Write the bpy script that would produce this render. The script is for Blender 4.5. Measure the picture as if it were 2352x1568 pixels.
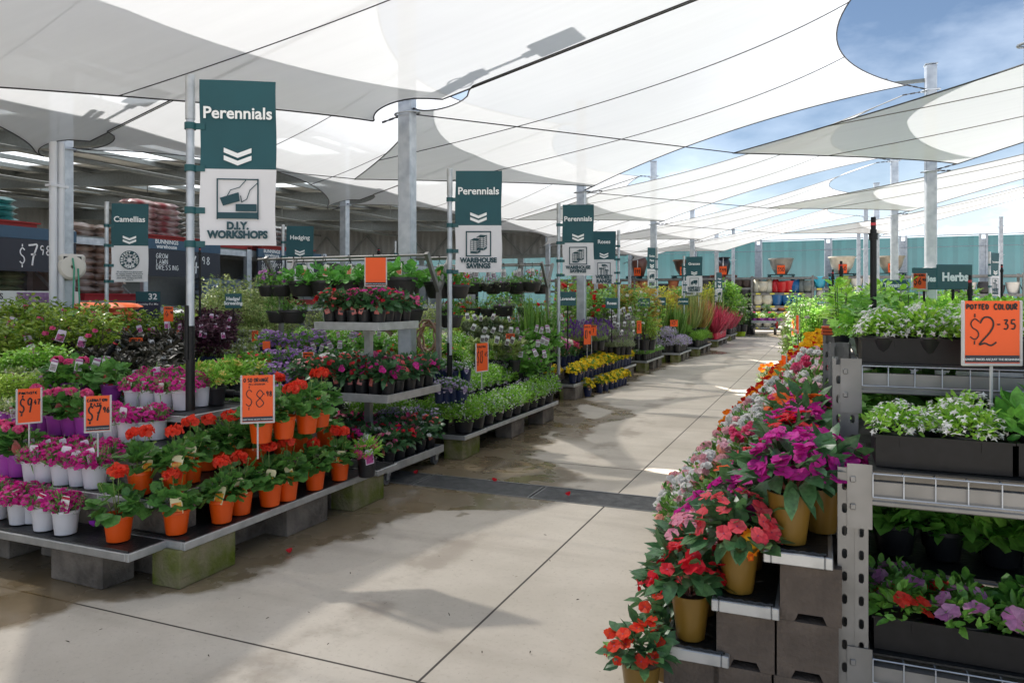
import bpy, math, random
import numpy as np
from mathutils import Vector, Matrix
R = math.radians
for o in list(bpy.data.objects): bpy.data.objects.remove(o)
SC = bpy.context.scene
COL = SC.collection
# ------------------------------------------------------------------ camera, sky, sun, exposure
F, CX, HY, EYE = 1700.0, 1176.0, 690.0, 1.45          # solved from the photo (2352 px wide)
TH = math.atan((1890 - CX) / F)
CT, ST = math.cos(TH), math.sin(TH)
cam = bpy.data.cameras.new('camera'); cam.lens = 36 * F / 2352; cam.sensor_width = 36
cam.shift_y = -(784 - HY) / 2352; cam.clip_start = 0.05; cam.clip_end = 1500
co = bpy.data.objects.new('camera', cam); COL.objects.link(co)
co.location = (0, 0, EYE); co.rotation_euler = (R(90), 0, TH); SC.camera = co
SUN_DIR = Vector((0.56, -0.13, -0.82)).normalized()
wd = bpy.data.worlds.new('World'); SC.world = wd; wd.use_nodes = True
nt = wd.node_tree; nt.nodes.clear(); L = nt.links.new
out = nt.nodes.new('ShaderNodeOutputWorld'); bg = nt.nodes.new('ShaderNodeBackground')
sky = nt.nodes.new('ShaderNodeTexSky'); sky.sky_type = 'NISHITA'; sky.sun_disc = False
sky.sun_elevation = math.asin(-SUN_DIR.z); sky.sun_rotation = math.atan2(-SUN_DIR.x, -SUN_DIR.y)
sky.air_density = 1.0; sky.dust_density = 0.6; sky.ozone_density = 2.0
tc = nt.nodes.new('ShaderNodeTexCoord'); mp = nt.nodes.new('ShaderNodeMapping'); mp.inputs['Scale'].default_value = (2.2, 2.2, 5.0)
mp.inputs['Location'].default_value = (0.35, 0.1, 0.0)
nz = nt.nodes.new('ShaderNodeTexNoise'); nz.inputs['Scale'].default_value = 1.6; nz.inputs['Detail'].default_value = 7; nz.inputs['Roughness'].default_value = 0.55
cr = nt.nodes.new('ShaderNodeValToRGB'); cr.color_ramp.elements[0].position = 0.42; cr.color_ramp.elements[1].position = 0.92; ce = cr.color_ramp.elements.new(0.66); ce.color = (.20, .20, .20, 1)
sx = nt.nodes.new('ShaderNodeSeparateXYZ'); hr = nt.nodes.new('ShaderNodeMapRange')
hr.inputs['From Min'].default_value = 0.17; hr.inputs['From Max'].default_value = 0.04; hr.inputs['To Min'].default_value = 0.0; hr.inputs['To Max'].default_value = 0.34
ad = nt.nodes.new('ShaderNodeMath'); ad.operation = 'ADD'
mx = nt.nodes.new('ShaderNodeMix'); mx.data_type = 'RGBA'; mx.inputs['B'].default_value = (5.6, 6.0, 6.5, 1)
L(tc.outputs['Generated'], mp.inputs['Vector']); L(mp.outputs['Vector'], nz.inputs['Vector'])
L(tc.outputs['Generated'], sx.inputs['Vector']); L(sx.outputs['Z'], hr.inputs['Value'])
L(nz.outputs['Fac'], ad.inputs[0]); L(hr.outputs['Result'], ad.inputs[1]); L(ad.outputs[0], cr.inputs['Fac'])
hs = nt.nodes.new('ShaderNodeHueSaturation'); hs.inputs['Saturation'].default_value = 1.0; hs.inputs['Value'].default_value = 0.28
L(sky.outputs['Color'], hs.inputs['Color']); L(hs.outputs['Color'], mx.inputs['A']); L(cr.outputs['Color'], mx.inputs['Factor'])
L(mx.outputs['Result'], bg.inputs['Color']); bg.inputs['Strength'].default_value = 0.15
L(bg.outputs['Background'], out.inputs['Surface'])
sl = bpy.data.lights.new('sun', 'SUN'); sl.energy = 4.8; sl.angle = R(1.0); sl.color = (1.0, 0.955, 0.89)
so = bpy.data.objects.new('sun', sl); COL.objects.link(so); so.rotation_euler = SUN_DIR.to_track_quat('-Z', 'Y').to_euler()
SC.view_settings.view_transform = 'Standard'; SC.view_settings.look = 'None'
SC.view_settings.exposure = 1.60; SC.view_settings.gamma = 1
SC.render.engine = 'CYCLES'
SC.cycles.max_bounces = 8; SC.cycles.diffuse_bounces = 4; SC.cycles.glossy_bounces = 3; SC.cycles.transmission_bounces = 6; SC.cycles.transparent_max_bounces = 12
SC.cycles.sample_clamp_indirect = 6; SC.cycles.use_denoising = True; SC.cycles.caustics_reflective = False; SC.cycles.caustics_refractive = False

# ------------------------------------------------------------------ photo pixel (2352 wide) -> world
def G(px, py, z=0.0):
    t = F * (EYE - z) / (py - HY); u = (px - CX) / F
    return Vector((u*t*CT - t*ST, u*t*ST + t*CT, z))
def T(px, t, py=HY):
    u = (px - CX) / F
    return Vector((u*t*CT - t*ST, u*t*ST + t*CT, EYE - (py - HY) * t / F))
def XP(px, X):
    u = (px - CX) / F; t = X / (u*CT - ST)
    return t * (u*ST + CT)
# ------------------------------------------------------------------ materials
def sh(n): return n.node_tree.nodes['Principled BSDF']
def pmat(name, col, rough=0.6, metal=0.0, var=0.0, scale=12.0, mott=0.0, bump=0.0, spec=0.5, col2=None, isl=0.0, coat=0.0, coord='Object', detail=5, transl=0.0):
    m = bpy.data.materials.new(name); m.use_nodes = True; n = m.node_tree; p = sh(m)
    p.inputs['Base Color'].default_value = (*col, 1); p.inputs['Roughness'].default_value = rough
    p.inputs['Metallic'].default_value = metal; p.inputs['Specular IOR Level'].default_value = spec
    if coat: p.inputs['Coat Weight'].default_value = coat; p.inputs['Coat Roughness'].default_value = 0.15
    src = None
    if col2 is None and var: col2 = tuple(c * (1 - var) for c in col)
    if col2 is not None:
        mixn = n.nodes.new('ShaderNodeMix'); mixn.data_type = 'RGBA'
        mixn.inputs['A'].default_value = (*col, 1); mixn.inputs['B'].default_value = (*col2, 1)
        if isl:
            g = n.nodes.new('ShaderNodeNewGeometry'); n.links.new(g.outputs['Random Per Island'], mixn.inputs['Factor'])
        else:
            t = n.nodes.new('ShaderNodeTexCoord'); ns = n.nodes.new('ShaderNodeTexNoise'); ns.inputs['Scale'].default_value = scale; ns.inputs['Detail'].default_value = detail
            rp = n.nodes.new('ShaderNodeMapRange'); rp.inputs['From Min'].default_value = 0.35; rp.inputs['From Max'].default_value = 0.68
            n.links.new(t.outputs[coord], ns.inputs['Vector']); n.links.new(ns.outputs['Fac'], rp.inputs['Value']); n.links.new(rp.outputs['Result'], mixn.inputs['Factor'])
        src = mixn.outputs['Result']
        if mott:
            t = n.nodes.new('ShaderNodeTexCoord'); ns = n.nodes.new('ShaderNodeTexNoise'); ns.inputs['Scale'].default_value = 75; ns.inputs['Detail'].default_value = 3
            rp = n.nodes.new('ShaderNodeMapRange'); rp.inputs['From Min'].default_value = .3; rp.inputs['From Max'].default_value = .7; rp.inputs['To Min'].default_value = 1 - mott; rp.inputs['To Max'].default_value = 1 + mott*.5
            mm = n.nodes.new('ShaderNodeMix'); mm.data_type = 'RGBA'; mm.blend_type = 'MULTIPLY'; mm.inputs['Factor'].default_value = 1
            n.links.new(t.outputs['Object'], ns.inputs['Vector']); n.links.new(ns.outputs['Fac'], rp.inputs['Value']); n.links.new(src, mm.inputs['A']); n.links.new(rp.outputs['Result'], mm.inputs['B']); src = mm.outputs['Result']
        n.links.new(src, p.inputs['Base Color'])
    if bump:
        t = n.nodes.new('ShaderNodeTexCoord'); ns = n.nodes.new('ShaderNodeTexNoise'); ns.inputs['Scale'].default_value = scale * 6; ns.inputs['Detail'].default_value = 6
        b = n.nodes.new('ShaderNodeBump'); b.inputs['Strength'].default_value = bump; b.inputs['Distance'].default_value = 0.01
        n.links.new(t.outputs[coord], ns.inputs['Vector']); n.links.new(ns.outputs['Fac'], b.inputs['Height']); n.links.new(b.outputs['Normal'], p.inputs['Normal'])
    if transl:
        tr = n.nodes.new('ShaderNodeBsdfTranslucent'); ms = n.nodes.new('ShaderNodeMixShader'); ms.inputs[0].default_value = transl
        tr.inputs['Color'].default_value = (*col, 1)
        if src: n.links.new(src, tr.inputs['Color'])
        o = n.nodes['Material Output']; n.links.new(p.outputs[0], ms.inputs[1]); n.links.new(tr.outputs[0], ms.inputs[2]); n.links.new(ms.outputs[0], o.inputs['Surface'])
    return m
_lm = {}
def leaf(c1, c2, rough=0.42, tr=0.3, spec=0.5):
    k = ('L', c1, c2, rough, tr); c1 = tuple(min(.6, v*q+.006) for v, q in zip(c1, (2.1, 1.9, 1.6))); c2 = tuple(min(.72, v*q+.006) for v, q in zip(c2, (1.75, 1.6, 1.4)))
    if k not in _lm: _lm[k] = pmat('foliage', c1, rough, col2=c2, isl=1, transl=tr, spec=spec, mott=.35)
    return _lm[k]
def petal(c1, c2=None):
    c2 = c2 or tuple(min(1, c * 1.25 + .02) for c in c1); k = ('P', c1, c2)
    if k not in _lm: _lm[k] = pmat('petals', c1, 0.55, col2=c2, isl=1, transl=0.45, spec=0.3, mott=.22)
    return _lm[k]
def plain(c, rough=0.5, **k):
    q = ('S', c, rough, tuple(sorted(k.items())))
    if q not in _lm: _lm[q] = pmat('paint', c, rough, **k)
    return _lm[q]
def translucent(name, col, dif, trl, trp, weave=0.0):
    m = bpy.data.materials.new(name); m.use_nodes = True; n = m.node_tree; n.nodes.clear(); K = n.links.new
    o = n.nodes.new('ShaderNodeOutputMaterial'); d = n.nodes.new('ShaderNodeBsdfDiffuse'); t = n.nodes.new('ShaderNodeBsdfTranslucent'); p = n.nodes.new('ShaderNodeBsdfTransparent')
    m1 = n.nodes.new('ShaderNodeMixShader'); m2 = n.nodes.new('ShaderNodeMixShader')
    d.inputs[0].default_value = (*col, 1); t.inputs[0].default_value = (*col, 1)
    m1.inputs[0].default_value = trl / (dif + trl); m2.inputs[0].default_value = trp
    K(d.outputs[0], m1.inputs[1]); K(t.outputs[0], m1.inputs[2]); K(m1.outputs[0], m2.inputs[1]); K(p.outputs[0], m2.inputs[2]); K(m2.outputs[0], o.inputs[0])
    if weave:
        tc = n.nodes.new('ShaderNodeTexCoord'); ns = n.nodes.new('ShaderNodeTexNoise'); ns.inputs['Scale'].default_value = 1.0; ns.inputs['Detail'].default_value = 8
        mp = n.nodes.new('ShaderNodeMapping'); mp.inputs['Scale'].default_value = (0.5, 9, 1)
        K(tc.outputs['Object'], mp.inputs[0]); K(mp.outputs[0], ns.inputs['Vector'])
        mr = n.nodes.new('ShaderNodeMapRange'); mr.inputs['To Min'].default_value = 1 - weave; mr.inputs['To Max'].default_value = 1.0; K(ns.outputs['Fac'], mr.inputs['Value'])
        mc = n.nodes.new('ShaderNodeMix'); mc.data_type = 'RGBA'; mc.blend_type = 'MULTIPLY'; mc.inputs['Factor'].default_value = 1; mc.inputs['A'].default_value = (*col, 1)
        K(mr.outputs[0], mc.inputs['B']); K(mc.outputs['Result'], d.inputs[0]); K(mc.outputs['Result'], t.inputs[0])
    return m
M = {}
M['galv'] = pmat('galvanised', (0.50, 0.53, 0.56), 0.42, 0.55, col2=(0.36, 0.39, 0.43), scale=9, detail=2)
M['alu'] = pmat('aluminium', (0.50, 0.51, 0.51), 0.38, 0.6, var=0.22, scale=14, bump=0.05)
M['rack'] = pmat('rack_steel', (0.25, 0.247, 0.24), 0.42, 0.5, col2=(0.18, 0.178, 0.17), scale=7, bump=0.03, detail=2)
M['black'] = pmat('black_plastic', (0.010, 0.010, 0.011), 0.42, var=0.4, scale=30, spec=0.25)
M['film'] = pmat('black_film', (0.016, 0.017, 0.018), 0.42, var=0.3, scale=8, bump=0.5)
M['concrete'] = pmat('block_concrete', (0.22, 0.19, 0.16), 0.9, col2=(0.09, 0.078, 0.066), scale=7, bump=1.0, spec=0.2)
M['moss'] = pmat('mossy_concrete', (0.23, 0.20, 0.12), 0.92, col2=(0.10, 0.13, 0.012), scale=8, bump=1.0, spec=0.2)
M['teal'] = pmat('teal_cloth', (0.006, 0.075, 0.092), 0.6, var=0.12, scale=5)
M['tealsign'] = pmat('teal_board', (0.006, 0.080, 0.090), 0.45, var=0.06)
M['white'] = pmat('white_cloth', (0.68, 0.68, 0.70), 0.65, var=0.05, scale=5)
M['print'] = plain((0.006, 0.05, 0.065), 0.6)
M['lettering'] = plain((0.82, 0.84, 0.84), 0.6)
M['orange'] = pmat('orange_card', (0.90, 0.105, 0.006), 0.5, var=0.08, scale=3)
M['ink'] = plain((0.012, 0.01, 0.01), 0.6)
M['navy'] = pmat('navy_board', (0.018, 0.022, 0.036), 0.5, var=0.1)
M['band'] = pmat('blue_band', (0.03, 0.085, 0.15), 0.5, var=0.1)
M['darksteel'] = pmat('dark_steel', (0.20, 0.22, 0.22), 0.6, 0.1, var=0.2)
M['greywhite'] = pmat('sign_frame', (0.55, 0.54, 0.53), 0.5, var=0.1)
M['pvc'] = pmat('white_pvc', (0.66, 0.67, 0.70), 0.4, var=0.08, scale=4)
M['cable'] = plain((0.05, 0.05, 0.055), 0.5, metal=0.4)
M['seam'] = plain((0.045, 0.045, 0.05), 0.7); M['seamgrey'] = plain((0.22, 0.215, 0.21), 0.7)
M['redcap'] = plain((0.5, 0.03, 0.04), 0.4)
M['rubber'] = plain((0.02, 0.02, 0.02), 0.6)
M['soil'] = pmat('potting_soil', (0.035, 0.022, 0.014), 0.95, var=0.5, scale=60)
# ------------------------------------------------------------------ mesh builder
class MB:
    def __init__(s): s.v = []; s.f = []; s.m = []; s.n = 0
    def add(s, V, Fs, mat=0):
        V = np.asarray(V, float).reshape(-1, 3); b = s.n
        s.v.append(V); s.n += len(V)
        s.f += [tuple(i + b for i in f) for f in Fs]; s.m += [mat] * len(Fs)
        return s
    def box(s, c, d, rot=0.0, mat=0, bev=0.0):
        x, y, z = d[0]/2, d[1]/2, d[2]/2
        if bev:
            V = []; b = bev
            for sx_ in (-1, 1):
                for sy in (-1, 1):
                    for sz in (-1, 1):
                        V += [(sx_*(x-b), sy*(y-b), sz*z), (sx_*(x-b), sy*y, sz*(z-b)), (sx_*x, sy*(y-b), sz*(z-b))]
            def I(a, b_, c_, k): return ((a > 0)*4 + (b_ > 0)*2 + (c_ > 0))*3 + k
            Fs = [tuple(I(a, b_, sz, 0) for a, b_ in ((-1,-1),(1,-1),(1,1),(-1,1))[::sz]) for sz in (-1, 1)]
            Fs += [tuple(I(a, sy, c_, 1) for a, c_ in ((-1,-1),(1,-1),(1,1),(-1,1))[::-sy]) for sy in (-1, 1)]
            Fs += [tuple(I(sx_, b_, c_, 2) for b_, c_ in ((-1,-1),(1,-1),(1,1),(-1,1))[::sx_]) for sx_ in (-1, 1)]
            for sy in (-1, 1):
                for sz in (-1, 1): Fs.append((I(-1,sy,sz,0), I(1,sy,sz,0), I(1,sy,sz,1), I(-1,sy,sz,1)))
            for sx_ in (-1, 1):
                for sz in (-1, 1): Fs.append((I(sx_,-1,sz,0), I(sx_,1,sz,0), I(sx_,1,sz,2), I(sx_,-1,sz,2)))
                for sy in (-1, 1): Fs.append((I(sx_,sy,-1,1), I(sx_,sy,1,1), I(sx_,sy,1,2), I(sx_,sy,-1,2)))
            for a in (-1, 1):
                for b_ in (-1, 1):
                    for c_ in (-1, 1): Fs.append((I(a,b_,c_,0), I(a,b_,c_,1), I(a,b_,c_,2)))
            V = np.array(V)
        else:
            V = np.array([(-x,-y,-z),(x,-y,-z),(x,y,-z),(-x,y,-z),(-x,-y,z),(x,-y,z),(x,y,z),(-x,y,z)])
            Fs = [(0,3,2,1),(4,5,6,7),(0,1,5,4),(1,2,6,5),(2,3,7,6),(3,0,4,7)]
        if rot:
            cs, sn = math.cos(rot), math.sin(rot); V = V @ np.array([[cs, sn, 0], [-sn, cs, 0], [0, 0, 1]])
        return s.add(V + np.array(c), Fs, mat)
    def bar(s, p0, p1, w, h, mat=0, up=(0, 0, 1)):
        p0, p1 = Vector(p0), Vector(p1); d = (p1 - p0).normalized(); u = Vector(up)
        if abs(d.dot(u)) > .98: u = Vector((0, 1, 0))
        a = d.cross(u).normalized(); b = a.cross(d).normalized()
        V = [p + a*(i*w/2) + b*(j*h/2) for p in (p0, p1) for i, j in ((-1,-1),(1,-1),(1,1),(-1,1))]
        return s.add(V, [(0,3,2,1),(4,5,6,7),(0,1,5,4),(1,2,6,5),(2,3,7,6),(3,0,4,7)], mat)
    def tube(s, pts, r, n=8, mat=0, cap=True):
        pts = [Vector(p) for p in pts]; V = []; Fs = []; prev = None
        rr = r if isinstance(r, (list, tuple)) else [r] * len(pts)
        for i, p in enumerate(pts):
            d = (pts[min(i+1, len(pts)-1)] - pts[max(i-1, 0)]).normalized()
            if prev is None:
                u = Vector((0, 0, 1)) if abs(d.z) < .9 else Vector((1, 0, 0)); a = d.cross(u).normalized()
            else: a = (prev - d * prev.dot(d)).normalized()
            prev = a; b = d.cross(a)
            for k in range(n): V.append(p + (a*math.cos(2*math.pi*k/n) + b*math.sin(2*math.pi*k/n)) * rr[i])
        for i in range(len(pts)-1):
            for k in range(n): Fs.append((i*n+k, i*n+(k+1) % n, (i+1)*n+(k+1) % n, (i+1)*n+k))
        if cap: Fs.append(tuple(range(n))[::-1]); Fs.append(tuple((len(pts)-1)*n+k for k in range(n)))
        return s.add(V, Fs, mat)
    def lathe(s, prof, n=16, c=(0, 0, 0), mat=0, ph=0.0, cap=False):
        V = []; Fs = []
        for r, z in prof:
            for k in range(n):
                a = 2*math.pi*k/n + ph; V.append((c[0]+r*math.cos(a), c[1]+r*math.sin(a), c[2]+z))
        for i in range(len(prof)-1):
            for k in range(n): Fs.append((i*n+k, i*n+(k+1) % n, (i+1)*n+(k+1) % n, (i+1)*n+k))
        if cap: Fs.append(tuple(range(n))[::-1]); Fs.append(tuple((len(prof)-1)*n+k for k in range(n)))
        return s.add(V, Fs, mat)
    def disc(s, r, z, n=14, c=(0, 0), mat=0):
        return s.add([(c[0]+r*math.cos(2*math.pi*k/n), c[1]+r*math.sin(2*math.pi*k/n), z) for k in range(n)], [tuple(range(n))], mat)
    def poly(s, pts, t=0.0, mat=0):       # pts in the local x-z plane, facing -y, thickness t towards +y
        n = len(pts); V = [(x, y0, z) for y0 in ((0, t) if t else (0,)) for x, z in pts]
        Fs = [tuple(range(n))]
        if t: Fs += [tuple(range(n, 2*n))[::-1]] + [(i, i+n, (i+1) % n + n, (i+1) % n) for i in range(n)]
        return s.add(V, Fs, mat)
    def shift(s, d):
        s.v = [v + np.array(d) for v in s.v]; return s
    def mesh(s, name, mats, smooth=0):
        me = bpy.data.meshes.new(name)
        V = np.concatenate(s.v) if s.v else np.zeros((0, 3))
        me.from_pydata(V.tolist(), [], s.f)
        for m in (mats if isinstance(mats, (list, tuple)) else [mats]): me.materials.append(m)
        if any(s.m): me.polygons.foreach_set('material_index', s.m)
        if smooth:
            me.polygons.foreach_set('use_smooth', [True]*len(s.f)); me.set_sharp_from_angle(angle=R(smooth))
        me.update(); return me
def link(name, me, parent=None, loc=None, rot=None):
    o = bpy.data.objects.new(name, me); COL.objects.link(o)
    if parent: o.parent = parent
    if loc is not None: o.location = loc
    if rot is not None: o.rotation_euler = rot if isinstance(rot, (tuple, list)) else (0, 0, rot)
    return o
def tag(o, label, cat, group=None, kind=None):
    if label: o['label'] = label
    if cat: o['category'] = cat
    if group: o['group'] = group
    if kind: o['kind'] = kind
    return o
def thing(name, label, cat, loc=(0, 0, 0), rz=0.0, group=None):
    return tag(link(name, None, None, loc, rz), label, cat, group)
def struct(name, me): o = link(name, me); o['kind'] = 'structure'; return o
ORD = ['first','second','third','fourth','fifth','sixth','seventh','eighth','ninth','tenth','eleventh','twelfth','thirteenth','fourteenth','fifteenth','sixteenth','seventeenth','eighteenth','nineteenth','twentieth']
ORD += ['twenty-' + x for x in ORD[:9]] + ['thirtieth'] + ['thirty-' + x for x in ORD[:9]]
# ------------------------------------------------------------------ lettering: printed (font) and handwritten (strokes)
_tx = {}
def text_mesh(txt, size, bold=0.0, mat='lettering', align='CENTER', shear=0.0):
    key = (txt, size, bold, mat, align, shear)
    if key in _tx: return _tx[key]
    c = bpy.data.curves.new('lettering', 'FONT'); c.body = txt; c.size = size; c.align_x = align; c.offset = bold * size; c.shear = shear; c.resolution_u = 3
    c.extrude = 0.0006; c.space_line = 0.82
    o = bpy.data.objects.new('lettering', c); COL.objects.link(o)
    dg = bpy.context.evaluated_depsgraph_get(); me = bpy.data.meshes.new_from_object(o.evaluated_get(dg))
    bpy.data.objects.remove(o)
    me.transform(Matrix.Rotation(R(90), 4, 'X')); me.materials.clear(); me.materials.append(M[mat] if isinstance(mat, str) else mat)
    _tx[key] = me; return me
STROKE = {
 '0': [[(.5,1),(.2,.9),(.08,.5),(.2,.1),(.5,0),(.78,.1),(.9,.5),(.78,.9),(.5,1)]], '1': [[(.3,.8),(.5,1),(.46,0)]],
 '2': [[(.12,.78),(.3,.98),(.62,.98),(.78,.75),(.6,.45),(.08,.02),(.35,.06),(.65,-.02),(.92,.1)]],
 '3': [[(.15,.95),(.75,.98),(.4,.58),(.75,.5),(.8,.2),(.5,0),(.12,.08)]], '4': [[(.55,1),(.1,.35),(.9,.38)],[(.62,.65),(.55,0)]],
 '5': [[(.8,.98),(.3,.98),(.22,.58),(.6,.6),(.82,.35),(.6,.04),(.15,.05)]], '6': [[(.7,1),(.3,.6),(.15,.25),(.4,0),(.75,.12),(.75,.4),(.45,.5),(.2,.35)]],
 '7': [[(.08,.95),(.45,.98),(.88,.98),(.55,.45),(.42,0)],[(.3,.52),(.75,.55)]], '8': [[(.5,.52),(.2,.75),(.5,1),(.8,.78),(.5,.52),(.15,.25),(.45,0),(.85,.22),(.5,.52)]],
 '9': [[(.8,.85),(.5,1),(.2,.8),(.35,.55),(.7,.6),(.8,.9),(.72,.4),(.6,0)]],
 '$': [[(.85,.85),(.5,.98),(.2,.8),(.3,.58),(.7,.42),(.8,.2),(.5,.02),(.12,.15)],[(.5,1.22),(.5,1.05)],[(.48,-.05),(.47,-.22)]],
 'A': [[(.05,0),(.45,1),(.9,0)],[(.2,.38),(.78,.4)]], 'B': [[(.15,0),(.15,1),(.65,.95),(.7,.65),(.2,.53),(.8,.4),(.75,.08),(.15,0)]], 'C': [[(.85,.85),(.5,1),(.15,.7),(.15,.3),(.5,0),(.88,.15)]],
 'D': [[(.15,0),(.15,1),(.7,.85),(.85,.5),(.65,.1),(.15,0)]], 'E': [[(.85,1),(.15,1),(.15,0),(.85,0)],[(.15,.52),(.7,.54)]], 'F': [[(.85,1),(.15,1),(.15,0)],[(.15,.52),(.7,.54)]],
 'G': [[(.85,.85),(.5,1),(.12,.6),(.2,.15),(.55,0),(.85,.2),(.85,.45),(.5,.45)]], 'H': [[(.12,1),(.12,0)],[(.85,1),(.85,0)],[(.12,.5),(.85,.52)]], 'I': [[(.5,1),(.48,0)]], 'J': [[(.75,1),(.72,.2),(.4,0),(.12,.2)]],
 'K': [[(.15,1),(.15,0)],[(.8,1),(.15,.45),(.85,0)]], 'L': [[(.2,1),(.15,0),(.82,.03)]], 'M': [[(.05,0),(.12,1),(.5,.4),(.88,1),(.95,0)]], 'N': [[(.12,0),(.12,1),(.85,0),(.88,1)]],
 'O': [[(.5,1),(.15,.8),(.12,.3),(.45,0),(.85,.25),(.85,.75),(.5,1)]], 'P': [[(.15,0),(.15,1),(.75,.92),(.78,.6),(.15,.48)]], 'R': [[(.15,0),(.15,1),(.75,.92),(.75,.6),(.2,.5),(.85,0)]], 'S': [[(.82,.88),(.45,1),(.18,.78),(.45,.55),(.8,.35),(.7,.05),(.15,.08)]],
 'T': [[(.05,.98),(.95,1)],[(.5,1),(.47,0)]], 'U': [[(.12,1),(.15,.2),(.45,0),(.8,.2),(.85,1)]], 'V': [[(.08,1),(.48,0),(.92,1)]], 'W': [[(.02,1),(.25,0),(.5,.7),(.75,0),(.98,1)]], 'X': [[(.1,1),(.9,0)],[(.9,1),(.1,0)]], 'Y': [[(.1,1),(.5,.5)],[(.9,1),(.4,0)]], 'Z': [[(.1,1),(.9,1),(.1,0),(.9,0)]],
 '-': [[(.2,.5),(.75,.5)]], '.': [[(.4,.05),(.5,.0)]], '/': [[(.2,0),(.8,1)]], ',': [[(.5,.05),(.4,-.15)]], "'": [[(.5,1),(.45,.8)]],
}
def strokes(mb, txt, x0, z0, w, h, th, y=0.0, gap=0.22, mat=0, slant=0.0):
    """handwritten ribbons in the local x-z plane facing -y"""
    cx = x0
    for ch in txt:
        if ch == ' ': cx += w * .6; continue
        for st in STROKE.get(ch.upper(), []):
            P = []
            n = len(st)
            for i in range(n - 1):
                p0, p1, p2, p3 = st[max(i-1, 0)], st[i], st[i+1], st[min(i+2, n-1)]
                for q in range(4 if n > 3 else 1):
                    t = q / (4 if n > 3 else 1)
                    P.append(tuple(.5*((2*p1[k]) + (-p0[k]+p2[k])*t + (2*p0[k]-5*p1[k]+4*p2[k]-p3[k])*t*t + (-p0[k]+3*p1[k]-3*p2[k]+p3[k])*t**3) for k in (0, 1)))
            P.append(st[-1])
            Q = [(cx + p[0]*w + slant*p[1]*h, z0 + p[1]*h) for p in P]; V = []
            for i, p in enumerate(Q):
                a, b = Q[max(i-1, 0)], Q[min(i+1, len(Q)-1)]; dx, dz = b[0]-a[0], b[1]-a[1]; l = math.hypot(dx, dz) or 1
                V += [(p[0]-dz/l*th/2, y, p[1]+dx/l*th/2), (p[0]+dz/l*th/2, y, p[1]-dx/l*th/2)]
            mb.add(V, [(2*i, 2*i+1, 2*i+3, 2*i+2) for i in range(len(Q)-1)], mat)
        cx += w * (1 + gap) * (.55 if ch in "1I.,'" else 1)
    return cx
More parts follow.
